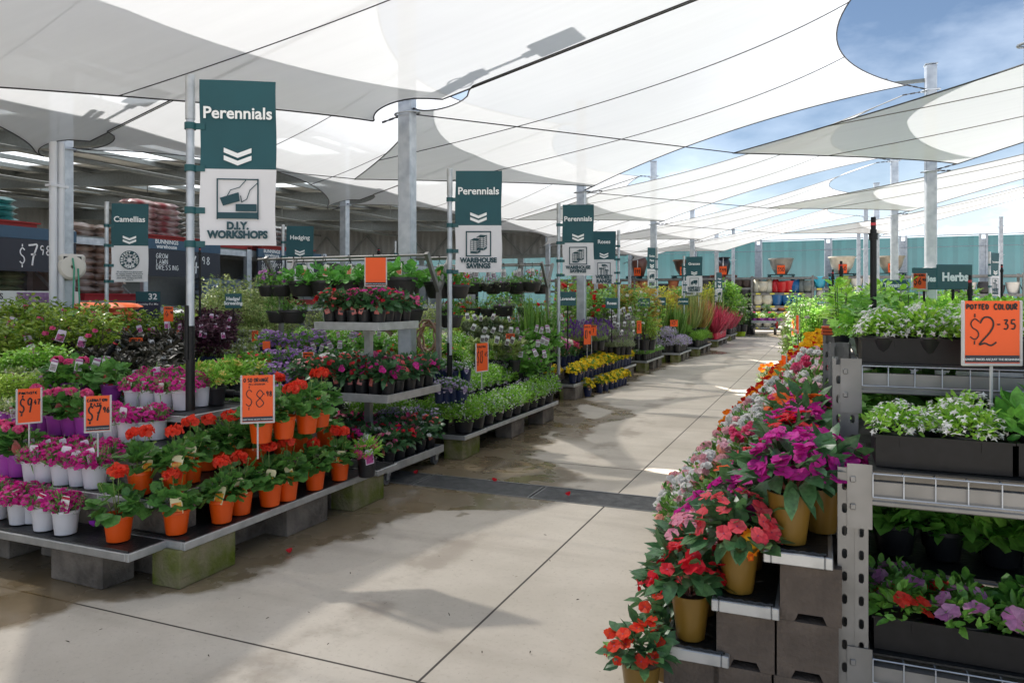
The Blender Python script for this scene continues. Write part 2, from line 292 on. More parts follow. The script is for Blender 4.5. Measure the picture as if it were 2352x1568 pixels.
# ================================================================== SETTING
rng = np.random.default_rng(7); random.seed(7)
def ground():
    m = bpy.data.materials.new('concrete_floor'); m.use_nodes = True; n = m.node_tree; p = sh(m); K = n.links.new
    N = lambda t: n.nodes.new(t)
    g = N('ShaderNodeNewGeometry'); sp = N('ShaderNodeSeparateXYZ'); K(g.outputs['Position'], sp.inputs[0])
    def noise(scale, det=6, rough=.6):
        q = N('ShaderNodeTexNoise'); q.inputs['Scale'].default_value = scale; q.inputs['Detail'].default_value = det; q.inputs['Roughness'].default_value = rough; K(g.outputs['Position'], q.inputs['Vector']); return q.outputs['Fac']
    def math_(op, a, b=None, c=None):
        q = N('ShaderNodeMath'); q.operation = op
        for i, x in enumerate((a, b, c)):
            if x is None: continue
            if isinstance(x, (int, float)): q.inputs[i].default_value = x
            else: K(x, q.inputs[i])
        return q.outputs[0]
    def rng_(x, a, b, c=0.0, d=1.0, sm=True):
        q = N('ShaderNodeMapRange'); q.interpolation_type = 'SMOOTHSTEP' if sm else 'LINEAR'
        for k, v in (('From Min', a), ('From Max', b), ('To Min', c), ('To Max', d)): q.inputs[k].default_value = v
        K(x, q.inputs['Value']); return q.outputs['Result']
    def mixc(f, a, b):
        q = N('ShaderNodeMix'); q.data_type = 'RGBA'
        for k, x in (('Factor', f), ('A', a), ('B', b)):
            if isinstance(x, tuple): q.inputs[k].default_value = (*x, 1)
            elif isinstance(x, float): q.inputs[k].default_value = x
            else: K(x, q.inputs[k])
        return q.outputs['Result']
    X, Y = sp.outputs['X'], sp.outputs['Y']
    base = mixc(rng_(noise(1.1, 9), .34, .68), (0.53, 0.478, 0.405), (0.43, 0.385, 0.32))
    base = mixc(rng_(noise(38, 4), .52, .75, 0, .35), base, (0.30, 0.255, 0.21))
    # streaks running across the aisle
    mpn = N('ShaderNodeMapping'); mpn.inputs['Scale'].default_value = (.35, 2.6, 1); K(g.outputs['Position'], mpn.inputs[0])
    ns = N('ShaderNodeTexNoise'); ns.inputs['Scale'].default_value = 1.3; ns.inputs['Detail'].default_value = 7; K(mpn.outputs[0], ns.inputs['Vector'])
    base = mixc(rng_(ns.outputs['Fac'], .52, .72, 0, .34), base, (0.27, 0.23, 0.185))
    base = mixc(rng_(noise(9, 8, .7), .66, .72, 0, .5), base, (0.22, 0.18, 0.14))
    base = mixc(rng_(noise(70, 2, .5), .69, .74, 0, .6), base, (0.16, 0.13, 0.10))
    base = mixc(rng_(noise(.45, 6, .6), .45, .7, 0, .4), base, (0.36, 0.30, 0.235))
    wv = N('ShaderNodeTexWave'); wv.bands_direction = 'X'; wv.inputs['Scale'].default_value = .22; wv.inputs['Distortion'].default_value = 5; wv.inputs['Detail'].default_value = 4; wv.inputs['Detail Scale'].default_value = .6; K(g.outputs['Position'], wv.inputs['Vector'])
    base = mixc(math_('MULTIPLY', rng_(wv.outputs['Fac'], .90, .99, 0, .55), rng_(noise(2.2, 5), .42, .62)), base, (0.24, 0.20, 0.16))
    # joints
    def line(c, pos, w=.007): return rng_(math_('ABSOLUTE', math_('SUBTRACT', c, pos)), w, w*.6)
    jl = line(X, -1.42)
    for y in (2.46, 6.26, 10.1, 13.9, 17.7, 21.5, 25.3, 29.1, -1.4): jl = math_('MAXIMUM', jl, line(Y, y, .007 if y < 4 else .008))
    jl = math_('MAXIMUM', jl, line(X, -7.4))
    base = mixc(jl, base, (0.05, 0.042, 0.035))
    # wet floor along the left benches: edge of the wet area as a curve of Y
    fc = N('ShaderNodeFloatCurve'); cv = fc.mapping.curves[0]
    pts = [(0, -3.2), (2.35, -3.25), (2.75, -2.85), (3.3, -2.72), (3.9, -2.6), (4.5, -2.4), (4.95, -1.75), (5.6, -1.72), (6.1, -2.0), (6.6, -2.45), (7.6, -2.62), (8.3, -2.42), (8.9, -2.75), (9.6, -3.0), (12, -3.1), (20, -2.9), (21, -2.3), (22.5, -3.0), (40, -3.2)]
    nx = lambda v: v/40.0; ny = lambda v: (v + 4) / 4
    for i, (a, b) in enumerate(pts):
        if i == 0: cv.points[0].location = (nx(a), ny(b))
        elif i == len(pts)-1: cv.points[1].location = (nx(a), ny(b))
    for a, b in pts[1:-1]: cv.points.new(nx(a), ny(b))
    fc.mapping.update()
    K(math_('DIVIDE', Y, 40.0), fc.inputs['Value']); edge = math_('SUBTRACT', math_('MULTIPLY', fc.outputs[0], 4.0), 4.0)
    wob = math_('ADD', math_('MULTIPLY', math_('SUBTRACT', noise(1.7, 3, .5), .5), .75), math_('MULTIPLY', math_('SUBTRACT', noise(6, 5), .5), .28))
    dd = math_('SUBTRACT', math_('ADD', edge, wob), X)
    wet = math_('MULTIPLY', rng_(dd, -.02, .10), rng_(X, -6.5, -4.6))
    # a trickle crossing the aisle near the yellow flowers
    f2 = N('ShaderNodeFloatCurve'); c2 = f2.mapping.curves[0]
    P2 = [(0, -3.3), (6.6, -1.75), (7.2, -2.25), (8.0, -2.55), (8.6, -2.5), (9.2, -2.35), (10.2, -3.0), (40, -3.3)]
    c2.points[0].location = (0, ny(P2[0][1])); c2.points[1].location = (1, ny(P2[-1][1]))
    for a, b in P2[1:-1]: c2.points.new(nx(a), ny(b))
    f2.mapping.update(); K(math_('DIVIDE', Y, 40.0), f2.inputs['Value']); e2 = math_('SUBTRACT', math_('MULTIPLY', f2.outputs[0], 4.0), 4.0)
    tr = rng_(math_('ABSOLUTE', math_('SUBTRACT', X, math_('ADD', e2, math_('MULTIPLY', math_('SUBTRACT', noise(2.2, 4), .5), .5)))), .21, .13)
    tr = math_('MULTIPLY', tr, math_('MULTIPLY', rng_(Y, 6.9, 7.6), rng_(Y, 10.6, 10.0)))
    wet = math_('MAXIMUM', wet, math_('MULTIPLY', tr, .9))
    # small damp spots
    sp2 = rng_(noise(1.9, 4, .55), .70, .735)
    wet = math_('MAXIMUM', wet, math_('MULTIPLY', sp2, math_('MULTIPLY', rng_(X, -1.2, -2.0), .75)))
    # wet strip near the far shelves
    wet = math_('MAXIMUM', wet, math_('MULTIPLY', rng_(math_('ABSOLUTE', math_('SUBTRACT', math_('ADD', Y, math_('MULTIPLY', noise(.6, 3), 2.5)), 34.4)), 2.6, 1.6), .85))
    wcol = mixc(rng_(noise(1.4, 5), .4, .65), (0.105, 0.070, 0.026), (0.165, 0.115, 0.058))
    col = mixc(math_('MULTIPLY', wet, .84), base, wcol); K(col, p.inputs['Base Color'])
    rough = math_('SUBTRACT', .78, math_('MULTIPLY', wet, math_('ADD', .3, math_('MULTIPLY', rng_(noise(2.4, 3), .42, .58), .34)))); K(rough, p.inputs['Roughness'])
    b = N('ShaderNodeBump'); b.inputs['Distance'].default_value = .004; K(math_('SUBTRACT', .35, math_('MULTIPLY', wet, .3)), b.inputs['Strength'])
    K(math_('ADD', math_('MULTIPLY', noise(60, 5), .6), math_('MULTIPLY', math_('SUBTRACT', 1.0, jl), 3.0)), b.inputs['Height']); K(b.outputs[0], p.inputs['Normal'])
    mb = MB(); S = 400
    dy0, dy1 = 5.06, 5.44                                      # gap left for the trench drain
    mb.add([(-S,-S,0),(S,-S,0),(S,dy0,0),(-S,dy0,0)], [(0,1,2,3)]); mb.add([(-S,dy1,0),(S,dy1,0),(S,S,0),(-S,S,0)], [(0,1,2,3)])
    mb.add([(-S,dy0,0),(-8,dy0,0),(-8,dy1,0),(-S,dy1,0)], [(0,1,2,3)]); mb.add([(3,dy0,0),(S,dy0,0),(S,dy1,0),(3,dy1,0)], [(0,1,2,3)])
    mb.add([(-8,dy0,-.12),(3,dy0,-.12),(3,dy1,-.12),(-8,dy1,-.12),(-8,dy0,0),(3,dy0,0),(3,dy1,0),(-8,dy1,0)], [(0,1,2,3),(0,1,5,4),(1,2,6,5),(2,3,7,6),(3,0,4,7)])
    struct('ground', mb.mesh('ground', m))
ground()
M['iron'] = pmat('drain_iron', (0.20, 0.20, 0.195), 0.5, 0.3, var=0.4, scale=12)
d = thing('trench_drain', 'dark slotted steel trench drain set across the concrete aisle', 'drain', (-2.5, 5.25, 0))
mb = MB(); mb.box((0, -.185, -.012), (11, .02, .03)); mb.box((0, .185, -.012), (11, .02, .03)); link('frame', mb.mesh('frame', M['iron']), d)
gm = MB()
for k in range(13): gm.box((0, -.165 + k*.0275, -.014), (.985, .011, .022))
for k in range(9): gm.box((-.48 + k*.12, 0, -.019), (.02, .345, .022))
for k in (-.485, .485): gm.box((k, 0, -.0125), (.014, .345, .022))
gme = gm.mesh('grate', M['iron'])
for k in range(11): link('grate', gme, d, (-5 + k, 0, 0))
# ------------------------------------------------------------------ posts and shade sails
XR = [-9.1, -4.0, 1.5, 7.0, 12.5]; YS = [-5.5, .6, 6.7, 12.75, 18.9, 25.0, 31.1, 37.2]
M['sail'] = translucent('sail_cloth', (0.83, 0.85, 0.885), .80, .20, .12, .10)
pm = MB(); pm.box((0, 0, 2.5), (.15, .15, 5.0), bev=.012); pm.box((0, 0, .008), (.32, .32, .016))
pm.box((0, 0, 5.006), (.17, .17, .012)); post_me = pm.mesh('post', M['galv'])
rm = MB()
rm.tube([(.13*math.cos(a*math.pi/8), .13*math.sin(a*math.pi/8), 0) for a in range(17)], .011, 6); ring_me = rm.mesh('shackle_ring', M['galv'], 60)
fm = MB(); fm.bar((0, 0, 0), (.75, 0, .05), .05, .05); fm.box((.98, 0, .08), (.5, .36, .09), bev=.02); fm.box((.7, 0, .06), (.12, .12, .12)); flood_me = fm.mesh('floodlight', M['darksteel'])
rowname = ['warehouse front', 'display bench', 'herb rack', 'outer right']
for ri, X in enumerate(XR[:4]):
    for yi, Y in enumerate(YS):
        if yi < 2 and ri != 2: continue
        if yi < 2: continue
        p = thing('steel_post', f"square galvanised steel post, {ORD[yi-2]} from the camera in the {rowname[ri]} row", 'post', (X, Y - (.07 if ri == 0 and yi == 2 else 0), 0), R(4), 'steel posts holding the shade sails')
        link('shaft', post_me, p)
        for z in (3.4, 4.62): link('ring', ring_me, p, (0, 0, z), (R(6), R(-5), 0))
        if (ri, yi) in ((1, 2), (0, 2), (2, 3)): link('floodlight', flood_me, p, (.05, 0, 4.78), R(-8 if ri != 2 else 160))
def catmull(a): return 4*a*(1-a)
def sail(k, b0):
    X0, X1, Y0, Y1 = XR[k], XR[k+1], YS[b0], YS[b0+1]
    zl, zh = 3.44, 4.66
    if k == 1 and b0 == 2: pass
    lc0 = (abs(Y0-6.7) < .1 and k < 2) or k == 0; lc1 = (abs(Y1-6.7) < .1 and k < 2) or k == 0; e0 = -.02 if lc0 else .30; e1 = -.02 if lc1 else .30
    L0 = np.array((X0 + (.10 if lc0 else .30), Y0+e0, zl)); L1 = np.array((X0 + (-.32 if lc1 else .30), Y1-e1, zl - (.10 if lc1 else 0))); H0 = np.array((X1-.35, Y0+e0, zh)); H1 = np.array((X1-.35, Y1-e1, zh))
    tip = np.array((X0-2.55, (Y0+Y1)/2, 3.32)); na, nb = 46, 44; V = np.zeros((na+1, nb+1, 3))
    def S(a, b):
        p = (1-a)*((1-b)*L0 + b*L1) + a*((1-b)*H0 + b*H1)
        sg = (0 if (lc0 if b < .5 else lc1) else .72*catmull(a))
        p = p + np.array((0, sg*(1-2*b), 0)) * (abs(1-2*b))
        rx = catmull(b)
        p = p + np.array((-1.0*rx, 0, -.05*rx)) * a**2
        if k == 0: p = p + np.array((1.0*rx, 0, .16*rx)) * (1-a)**2
        else:
            w = (1-abs(1-2*b))**1.2; q = np.array((-2.85, 0, tip[2]-zl))
            p = p + q*w*(1-a)**2.2 + np.array((.5, 0, .05))*catmull(b)*(1-abs(1-2*b))*0
        p[2] -= .10*catmull(a)*catmull(b)
        if lc1: p[1] -= .37*math.sqrt(max(0, 1-((p[0]-X0)/.35)**2))*math.exp(-(1-b)*6.1/.3)
        if lc0: p[1] += .27*math.sqrt(max(0, 1-((p[0]-X0-.40)/.30)**2))*math.exp(-b*6.1/.3)
        return p
    for i in range(na+1):
        for j in range(nb+1): V[i, j] = S((i/na)**1.6, .5-.5*math.cos(math.pi*j/nb))
    idx = lambda i, j: i*(nb+1)+j
    Fs = [(idx(i, j), idx(i+1, j), idx(i+1, j+1), idx(i, j+1)) for i in range(na) for j in range(nb)]
    mb = MB(); mb.add(V, Fs)
    nm = ['between warehouse and display benches', 'over the main aisle', 'over the herb racks', 'at the far right'][k]
    s = thing('shade_sail', f"white shade sail {nm}, {ORD[b0]} from the camera end", 'shade sail', (X0, Y0, 0), 0, 'white shade sails')
    o = Vector((X0, Y0, 0))
    mb.shift(-np.array(o)); link('cloth', mb.mesh('cloth', M['sail'], 80), s)
    ed = MB(); per = [V[i, 0] for i in range(na+1)] + [V[na, j] for j in range(1, nb+1)] + [V[i, nb] for i in range(na-1, -1, -1)] + [V[0, j] for j in range(nb-1, -1, -1)]
    ed.tube([p - np.array(o) - np.array((0, 0, .006)) for p in per], .008, 5); link('edge_cable', ed.mesh('edge_cable', M['seam'] if b0 < 3 else M['seamgrey']), s)
    for bb in (1/3., 2/3.):
        sm = MB(); sm.tube([S(i/na, bb) - np.array(o) - np.array((0, 0, .008)) for i in range(na+1)], .0055, 4); link('seam', sm.mesh('seam', M['seam'] if b0 < 3 and k < 2 else M['seamgrey']), s)
    for (a, q) in ((L0, (X0, Y0, 3.4)), (L1, (X0, Y1, 3.4)), (H0, (X1, Y0, 4.62)), (H1, (X1, Y1, 4.62))):
        cb = MB(); a = Vector(a); q = Vector(q); n_ = 7
        for c in range(n_):
            c0, c1 = a.lerp(q, c/n_), a.lerp(q, (c+1.15)/n_)
            cb.bar(c0 - o, c1 - o, .022 if c % 2 else .008, .008 if c % 2 else .022)
        link('corner_chain', cb.mesh('corner_chain', M['cable']), s)
    if k:
        st = MB(); t3 = Vector(S(0, .5)) - o
        for yy in (Y0,): st.tube([t3, Vector((XR[k-1], yy, 3.4)) - o], .007, 5)
        link('stay_cable', st.mesh('stay_cable', M['cable']), s)
for k in range(3):
    for b in range((0, 1, 2)[k], (7, 6, 5)[k]): sail(k, b)
# ------------------------------------------------------------------ far fence with green shade cloth
M['mesh'] = translucent('green_shade_cloth', (0.05, 0.20, 0.215), .5, .5, .06, .22)
FY = 40.6
f = thing('boundary_fence', 'tall boundary fence of teal shade cloth between galvanised posts', 'fence', (0, FY, 0))
for i in range(25):
    x = -50 + i*3.35
    pb = MB()
    for dx in (-.13, .13): pb.box((x+dx, 0, 2.3), (.09, .09, 4.6))
    pb.box((x, .0, 2.2), (.18, .02, 4.3)); link('post', pb.mesh('post', M['galv']), f)
    if i < 24:
        q = MB(); n_ = 14
        q.add([(x+.18+(2.99)*k/n_, .02+.012*math.sin(k*2.3), z) for k in range(n_+1) for z in (.1, 4.5)], [(2*k, 2*k+2, 2*k+3, 2*k+1) for k in range(n_)])
        link('shade_cloth', q.mesh('shade_cloth', M['mesh']), f)
rl = MB(); rl.box((-9.8, 0, 4.56), (80.4, .05, .05)); rl.tube([(-50, -.07, 4.05), (-4.8, -.07, 4.0), (30.4, -.07, 4.05)], .012, 5); link('top_rail', rl.mesh('top_rail', M['galv']), f)
# ------------------------------------------------------------------ open warehouse on the left
M['wallgrey'] = pmat('corrugated_grey', (0.28, 0.29, 0.29), 0.6, var=0.1)
M['roofin'] = pmat('roof_underside', (0.68, 0.70, 0.70), 0.6, var=0.15)
M['skylight'] = translucent('skylight_sheet', (0.88, 0.92, 0.93), .25, .75, .4)
M['paleblue'] = pmat('pale_blue_sheet', (0.08, 0.26, 0.33), 0.5, var=0.1)
w = thing('warehouse', 'open sided warehouse with dark steel roof beams behind the bag racks', 'warehouse', (-9.7, 0, 0))
x0, x1, y0, y1 = -.0, -34.0, -8.0, 39.0
zr = lambda x: 5.55 + (-x)*.045
SK = [(-2.2, -5.6), (-8, -11.4), (-14, -17), (-20, -23), (-27, -30)]; SY = [(-4 + 6.1*i, -.4 + 6.1*i) for i in range(7)]
rf = MB()
cuts = sorted({x0, x1} | {c for q in SK for c in q}, reverse=True)
ys_ = sorted({y0, y1} | {c for q in SY for c in q})
for a, b in zip(cuts[:-1], cuts[1:]):
    for c, d_ in zip(ys_[:-1], ys_[1:]):
        if (a, b) in SK and (c, d_) in SY: continue
        rf.add([(a,c,zr(a)),(b,c,zr(b)),(b,d_,zr(b)),(a,d_,zr(a)),(a,c,zr(a)+.06),(b,c,zr(b)+.06),(b,d_,zr(b)+.06),(a,d_,zr(a)+.06)], [(0,1,2,3),(4,7,6,5),(0,4,5,1),(1,5,6,2),(2,6,7,3),(3,7,4,0)])
link('roof', rf.mesh('roof', M['roofin']), w)
for a, b in SK:
    for c, d_ in SY:
        s_ = MB(); s_.add([(a,c,zr(a)+.03),(b,c,zr(b)+.03),(b,d_,zr(b)+.03),(a,d_,zr(a)+.03)], [(0,1,2,3)]); link('skylight', s_.mesh('skylight', M['skylight']), w)
for i in range(8):
    y = .55 + 6.1*i - 6.1; r_ = MB()
    for z, h in ((-.12, .12), (-.62, .12)): r_.bar((x0, y, zr(x0)+z), (x1, y, zr(x1)+z), .2, h*.4)
    r_.bar((x0, y, zr(x0)-.37), (x1, y, zr(x1)-.37), .05, .5)
    for q in range(10):
        xa = x0 - 3.4*q; r_.bar((xa, y, zr(xa)-.6), (xa-1.0, y+1.6, zr(xa)-.1), .06, .06)
    link('rafter', r_.mesh('rafter', M['darksteel']), w)
for i in range(17):
    x = -.4 - i*2.05; p_ = MB(); p_.box((x, (y0+y1)/2, zr(x)-.09), (.07, y1-y0, .16)); p_.box((x+.05, (y0+y1)/2, zr(x)-.165), (.1, y1-y0, .012)); link('purlin', p_.mesh('purlin', M['darksteel']), w)
for i in range(4):
    x = -2.0 - 6*i; p_ = MB(); p_.tube([(x, y0, zr(x)-.85), (x, y1, zr(x)-.85)], .06, 8)
    for j in range(12): p_.tube([(x, y0+2+j*3.8, zr(x)-.85), (x, y0+2+j*3.8, zr(x)-.1)], .018, 5)
    link('sprinkler_pipe', p_.mesh('sprinkler_pipe', M['darksteel']), w)
g_ = MB(); g_.box((.12, (y0+y1)/2, 5.5), (.2, y1-y0, .26)); g_.box((.03, (y0+y1)/2, 5.15), (.08, y1-y0, .4)); link('gutter', g_.mesh('gutter', M['greywhite']), w)
def corr(xa, ya, xb, yb, z0_, z1_, n_, amp):
    dx, dy = xb-xa, yb-ya; l = math.hypot(dx, dy); nxv, nyv = -dy/l, dx/l; V = []
    for k in range(n_+1):
        t = k/n_; o_ = amp if (k//2) % 2 else -amp
        for z in (z0_, z1_): V.append((xa+dx*t+nxv*o_, ya+dy*t+nyv*o_, z))
    return MB().add(V, [(2*k, 2*k+2, 2*k+3, 2*k+1) for k in range(n_)])
link('end_wall', corr(0, 39.1, -34, 39.1, 3.9, 7.2, 340, .02).mesh('end_wall', M['wallgrey']), w)
ew = MB(); ew.box((-17, 39.0, 3.95), (34, .12, .2)); 
for k in range(12): ew.bar((-k*3, 38.95, 4.0), (-k*3-1.5, 38.95, 5.5), .08, .08); ew.bar((-k*3-3, 38.95, 4.0), (-k*3-1.5, 38.95, 5.5), .08, .08)
link('wall_truss', ew.mesh('wall_truss', M['darksteel']), w)
link('back_wall', corr(-34, -8, -34, 39, 0, 7.2, 470, .02).mesh('back_wall', M['wallgrey']), w)
link('rear_wall', corr(-34, -8, 0, -8, 0, 7.2, 340, .02).mesh('rear_wall', M['wallgrey']), w)
pb = MB(); pb.add([(-1, 39.5, 5.3), (-30, 39.5, 6.6), (-30, 39.5, 9.0), (-1, 39.5, 7.7), (-1, 39.9, 5.3), (-30, 39.9, 6.6), (-30, 39.9, 9.0), (-1, 39.9, 7.7)], [(0,1,2,3),(4,7,6,5),(0,3,7,4),(3,2,6,7)]); link('upper_roof_face', pb.mesh('upper_roof_face', M['paleblue']), w)
# upper roof of the tall store building behind (blue wall seen above the low sail)
for i, y in enumerate((6.7, 12.75, 18.9, 25.0, 31.1)):
    cdp = MB()
    for k, dx in enumerate((-.22, -.12)): cdp.tube([(0, dx, 0), (0, dx, 3.5), (.0, dx, 5.2)], .046, 12)
    for z in (1.2, 2.9): cdp.box((.0, -.17, z), (.11, .24, .03))
    if i < 1:
        o_ = tag(link('downpipe', cdp.mesh('downpipe', M['pvc'], 40), None, (XR[0]+.13, y-.10, 0)), 'pair of white plastic downpipes strapped beside the first warehouse post', 'downpipe')
# ================================================================== RACKS, SIGNS, BANNERS
# ---- warehouse racking with chalkboard price signs and bag stacks (plane X = -12)
RX = -12.0
up = MB(); up.box((0, 0, 1.33), (.1, .1, 2.66)); up.box((-1.1, 0, 1.33), (.1, .1, 2.66))
for z in (.3, 1.3): up.bar((0, 0, z), (-1.1, 0, z+.8), .04, .04)
up_me = up.mesh('upright', M['galv'])
bmn = MB(); bmn.box((0, 1.4, 0), (.06, 2.72, .12)); bmn.box((-1.1, 1.4, 0), (.06, 2.72, .12)); beam_me = bmn.mesh('beam', M['galv'])
dk = MB(); dk.box((-.55, 1.4, .075), (1.15, 2.7, .03)); deck_me = dk.mesh('deck', M['darksteel'])
def bag_mesh(w, d, h, seed):
    r = np.random.default_rng(seed); nx_, ny_ = 7, 9; V = []; Fs = []
    for s in (1, -1):
        for i in range(nx_+1):
            for j in range(ny_+1):
                u, v = i/nx_*2-1, j/ny_*2-1; q = max(0, (1-u**4)*(1-v**4))**.45
                V.append((u*w/2*(1-.05*abs(v)), v*d/2, s*h/2*q*(1+.12*r.normal()) + (0 if q else r.normal()*.004)))
    B = (nx_+1)*(ny_+1)
    for s in (0, 1):
        for i in range(nx_):
            for j in range(ny_):
                q = (i*(ny_+1)+j, (i+1)*(ny_+1)+j, (i+1)*(ny_+1)+j+1, i*(ny_+1)+j+1); Fs.append(tuple(B*s+k for k in (q if s == 0 else q[::-1])))
    mb = MB(); mb.add(V, Fs, 0)
    mb.v = [mb.v[0]]; return mb
def bag_mats(c, c2, c3=None):
    m = pmat('bag_plastic', c, 0.28, col2=c2, scale=4.5, coord='Object', spec=.6, bump=.25, detail=1); return m
def stack(x, y, z, rows, cols, c, c2, desc, where, w=.42, d=.62, h=.125, pallet=(.30, .03, .03), taper=0.0):
    """a pallet of bags; every bag is a thing"""
    if pallet:
        p = thing('pallet', f"wooden pallet under the {desc} bags {where}", 'pallet', (x, y, z), 0, 'pallets under the bag stacks')
        pm_ = MB()
        for k in range(3): pm_.box((-.55+.55*k, 0, .05), (.1, cols*d, .1))
        for k in range(7): pm_.box((-.6+.2*k, 0, .112), (.12, cols*d+.06, .022))
        link('deck', pm_.mesh('deck', plain(pallet, .8)), p); z += .125
    m = bag_mats(c, c2); ms = [bag_mesh(w, d, h, s).mesh('bag', m, 60) for s in range(3)]
    for r_ in range(rows):
        sh_ = 1 - taper*max(0, r_-rows*.6)/rows
        for q in range(cols):
            yy = y + (q-(cols-1)/2)*d*.97*sh_ + random.uniform(-.02, .02)
            o = link('soil_bag', ms[(r_*3+q) % 3], None, (x - .06 + random.uniform(-.03, .03), yy, z + h*.47 + r_*h*.9), (R(random.uniform(-2, 2)), R(random.uniform(-3, 3)), R(random.uniform(-4, 4) + (180 if random.random() < .5 else 0))))
            tag(o, f"{desc} bag, layer {r_+1}, {ORD[q]} along, {where}", 'bag', 'stacked bags of soil and mulch')
Yr = [4.0, 6.75, 8.85, 10.35, 13.1, 15.85, 18.6, 21.4]
for i, y in enumerate(Yr):
    if i == 2: continue
    t = thing('pallet_rack', f"galvanised pallet rack bay with shelves of soil bags, {ORD[i]} along the warehouse front", 'pallet rack', (RX, y, 0), 0, 'pallet racks in the warehouse')
    link('upright', up_me, t)
    for z in (1.25, 2.5): link('beam', beam_me, t, (0, 0, z)); link('deck', deck_me, t, (0, 0, z))
    bp = MB(); bp.box((-1.17, 1.4, 1.25), (.02, 2.78, 2.48)); link('back_panel', bp.mesh('back_panel', M['wallgrey']), t)
    link('upright', up_me, t, (0, 2.8 if i not in (1,) else 2.1, 0))
def chalk_sign(y0, y1, draw, label, brand=None):
    t = thing('price_banner', label, 'price sign', (RX+.12, 0, 0))
    L_ = y1-y0; b = MB(); b.box((0, (y0+y1)/2, 2.18), (.04, L_, .52)); link('board', b.mesh('board', M['navy']), t)
    b = MB(); b.box((.004, (y0+y1)/2, 2.54), (.05, L_, .19)); link('band', b.mesh('band', M['band']), t)
    s_ = MB(); draw(s_)
    # local x-z plane facing -y  ->  facing +x: x' = -y, y' = x
    s_.v = [np.stack([-v[:, 1]+.026, v[:, 0], v[:, 2]], 1) for v in s_.v]
    link('lettering', s_.mesh('lettering', M['lettering']), t)
    if brand:
        o = link('store_name', text_mesh('BUNNINGS\nwarehouse', .11, .02), t, (.034, brand, 2.555), (0, 0, R(90)))
def d798(s):
    strokes(s, '$', 7.86, 2.04, .11, .26, .02); strokes(s, '7', 8.0, 2.02, .18, .34, .03); strokes(s, '98', 8.2, 2.2, .085, .15, .018)
chalk_sign(6.6, 8.85, d798, 'long dark chalkboard sign reading $7.98 with a blue top band')
def d4(s):
    for k, tx in enumerate(('GROW', 'LAWN', 'DRESSING')): strokes(s, tx, 10.5, 2.27-.11*k, .06, .09, .012)
    strokes(s, '$', 11.22, 2.0, .11, .3, .018); strokes(s, '4', 11.36, 2.0, .22, .36, .034); strokes(s, '98', 11.64, 2.2, .1, .15, .02)
chalk_sign(10.3, 12.15, d4, 'dark chalkboard sign for lawn dressing with a large white four', brand=10.75)
def d25(s):
    for k, tx in enumerate(('RICHGRO', 'ALL PURPOSE', 'POTTING', '25L')): strokes(s, tx, 13.42, 2.33-.105*k, .058, .088, .013)
    strokes(s, '$', 14.28, 2.0, .1, .3, .02); strokes(s, '7', 14.5, 2.0, .2, .34, .034); strokes(s, '00', 14.78, 2.1, .12, .2, .02)
chalk_sign(13.3, 15.6, d25, 'dark chalkboard sign for all purpose potting mix 25L', brand=13.75)
stack(RX-.3, 9.5, 0, 8, 2, (.36, .30, .27), (.16, .08, .05), 'brown and white potting mix', 'in the low tall stack', pallet=(.25, .03, .03))
stack(RX-.3, 9.5, 1.45, 10, 2, (.44, .38, .35), (.17, .08, .045), 'brown and white potting mix', 'in the raised tall stack', pallet=(.32, .02, .03), h=.14)
stack(RX-.55, 7.6, 2.6, 4, 2, (.03, .20, .20), (.10, .34, .33), 'teal plastic soil', 'above the $7.98 sign', h=.12)
stack(RX-.55, 6.5, 2.6, 3, 2, (.12, .15, .08), (.22, .24, .14), 'olive green soil', 'above the $7.98 sign', h=.12)
stack(RX-.55, 11.05, 2.6, 6, 2, (.50, .44, .44), (.26, .06, .07), 'red and white soil', 'above the lawn dressing sign', h=.135, taper=.5)
stack(RX-.55, 12.6, 2.6, 7, 2, (.42, .44, .42), (.22, .24, .23), 'grey soil', 'above the lawn dressing sign', h=.12)
stack(RX-.4, 12.75, .75, 9, 2, (.55, .62, .72), (.18, .25, .42), 'blue and white wrapped', 'beside the potting mix sign', h=.13)
stack(RX-.4, 11.1, .15, 8, 2, (.50, .44, .36), (.3, .16, .12), 'brown striped soil', 'under the lawn dressing sign', h=.13)
stack(RX-.5, 14.4, 2.6, 5, 3, (.38, .40, .40), (.2, .22, .22), 'grey soil', 'above the potting mix sign')
stack(RX-.5, 7.4, 1.35, 4, 3, (.22, .26, .16), (.1, .12, .07), 'olive green soil', 'under the $7.98 sign')
stack(RX-.5, 14.5, 1.35, 5, 3, (.35, .38, .42), (.16, .2, .28), 'grey blue soil', 'under the potting mix sign')
for i, (x, y) in enumerate(((-16, 8), (-16, 14), (-19, 20), (-17, 26), (-22, 12), (-14, 31), (-20, 33))):
    stack(x, y, 0 if i % 2 else 1.6, 9, 2, *[((.38, .40, .38), (.2, .2, .19)), ((.45, .36, .3), (.2, .1, .07)), ((.3, .36, .4), (.14, .18, .22))][i % 3], ['grey', 'brown striped', 'grey blue'][i % 3] + ' soil', f"in the {ORD[i]} stack deep inside the warehouse", pallet=(.06, .06, .07))
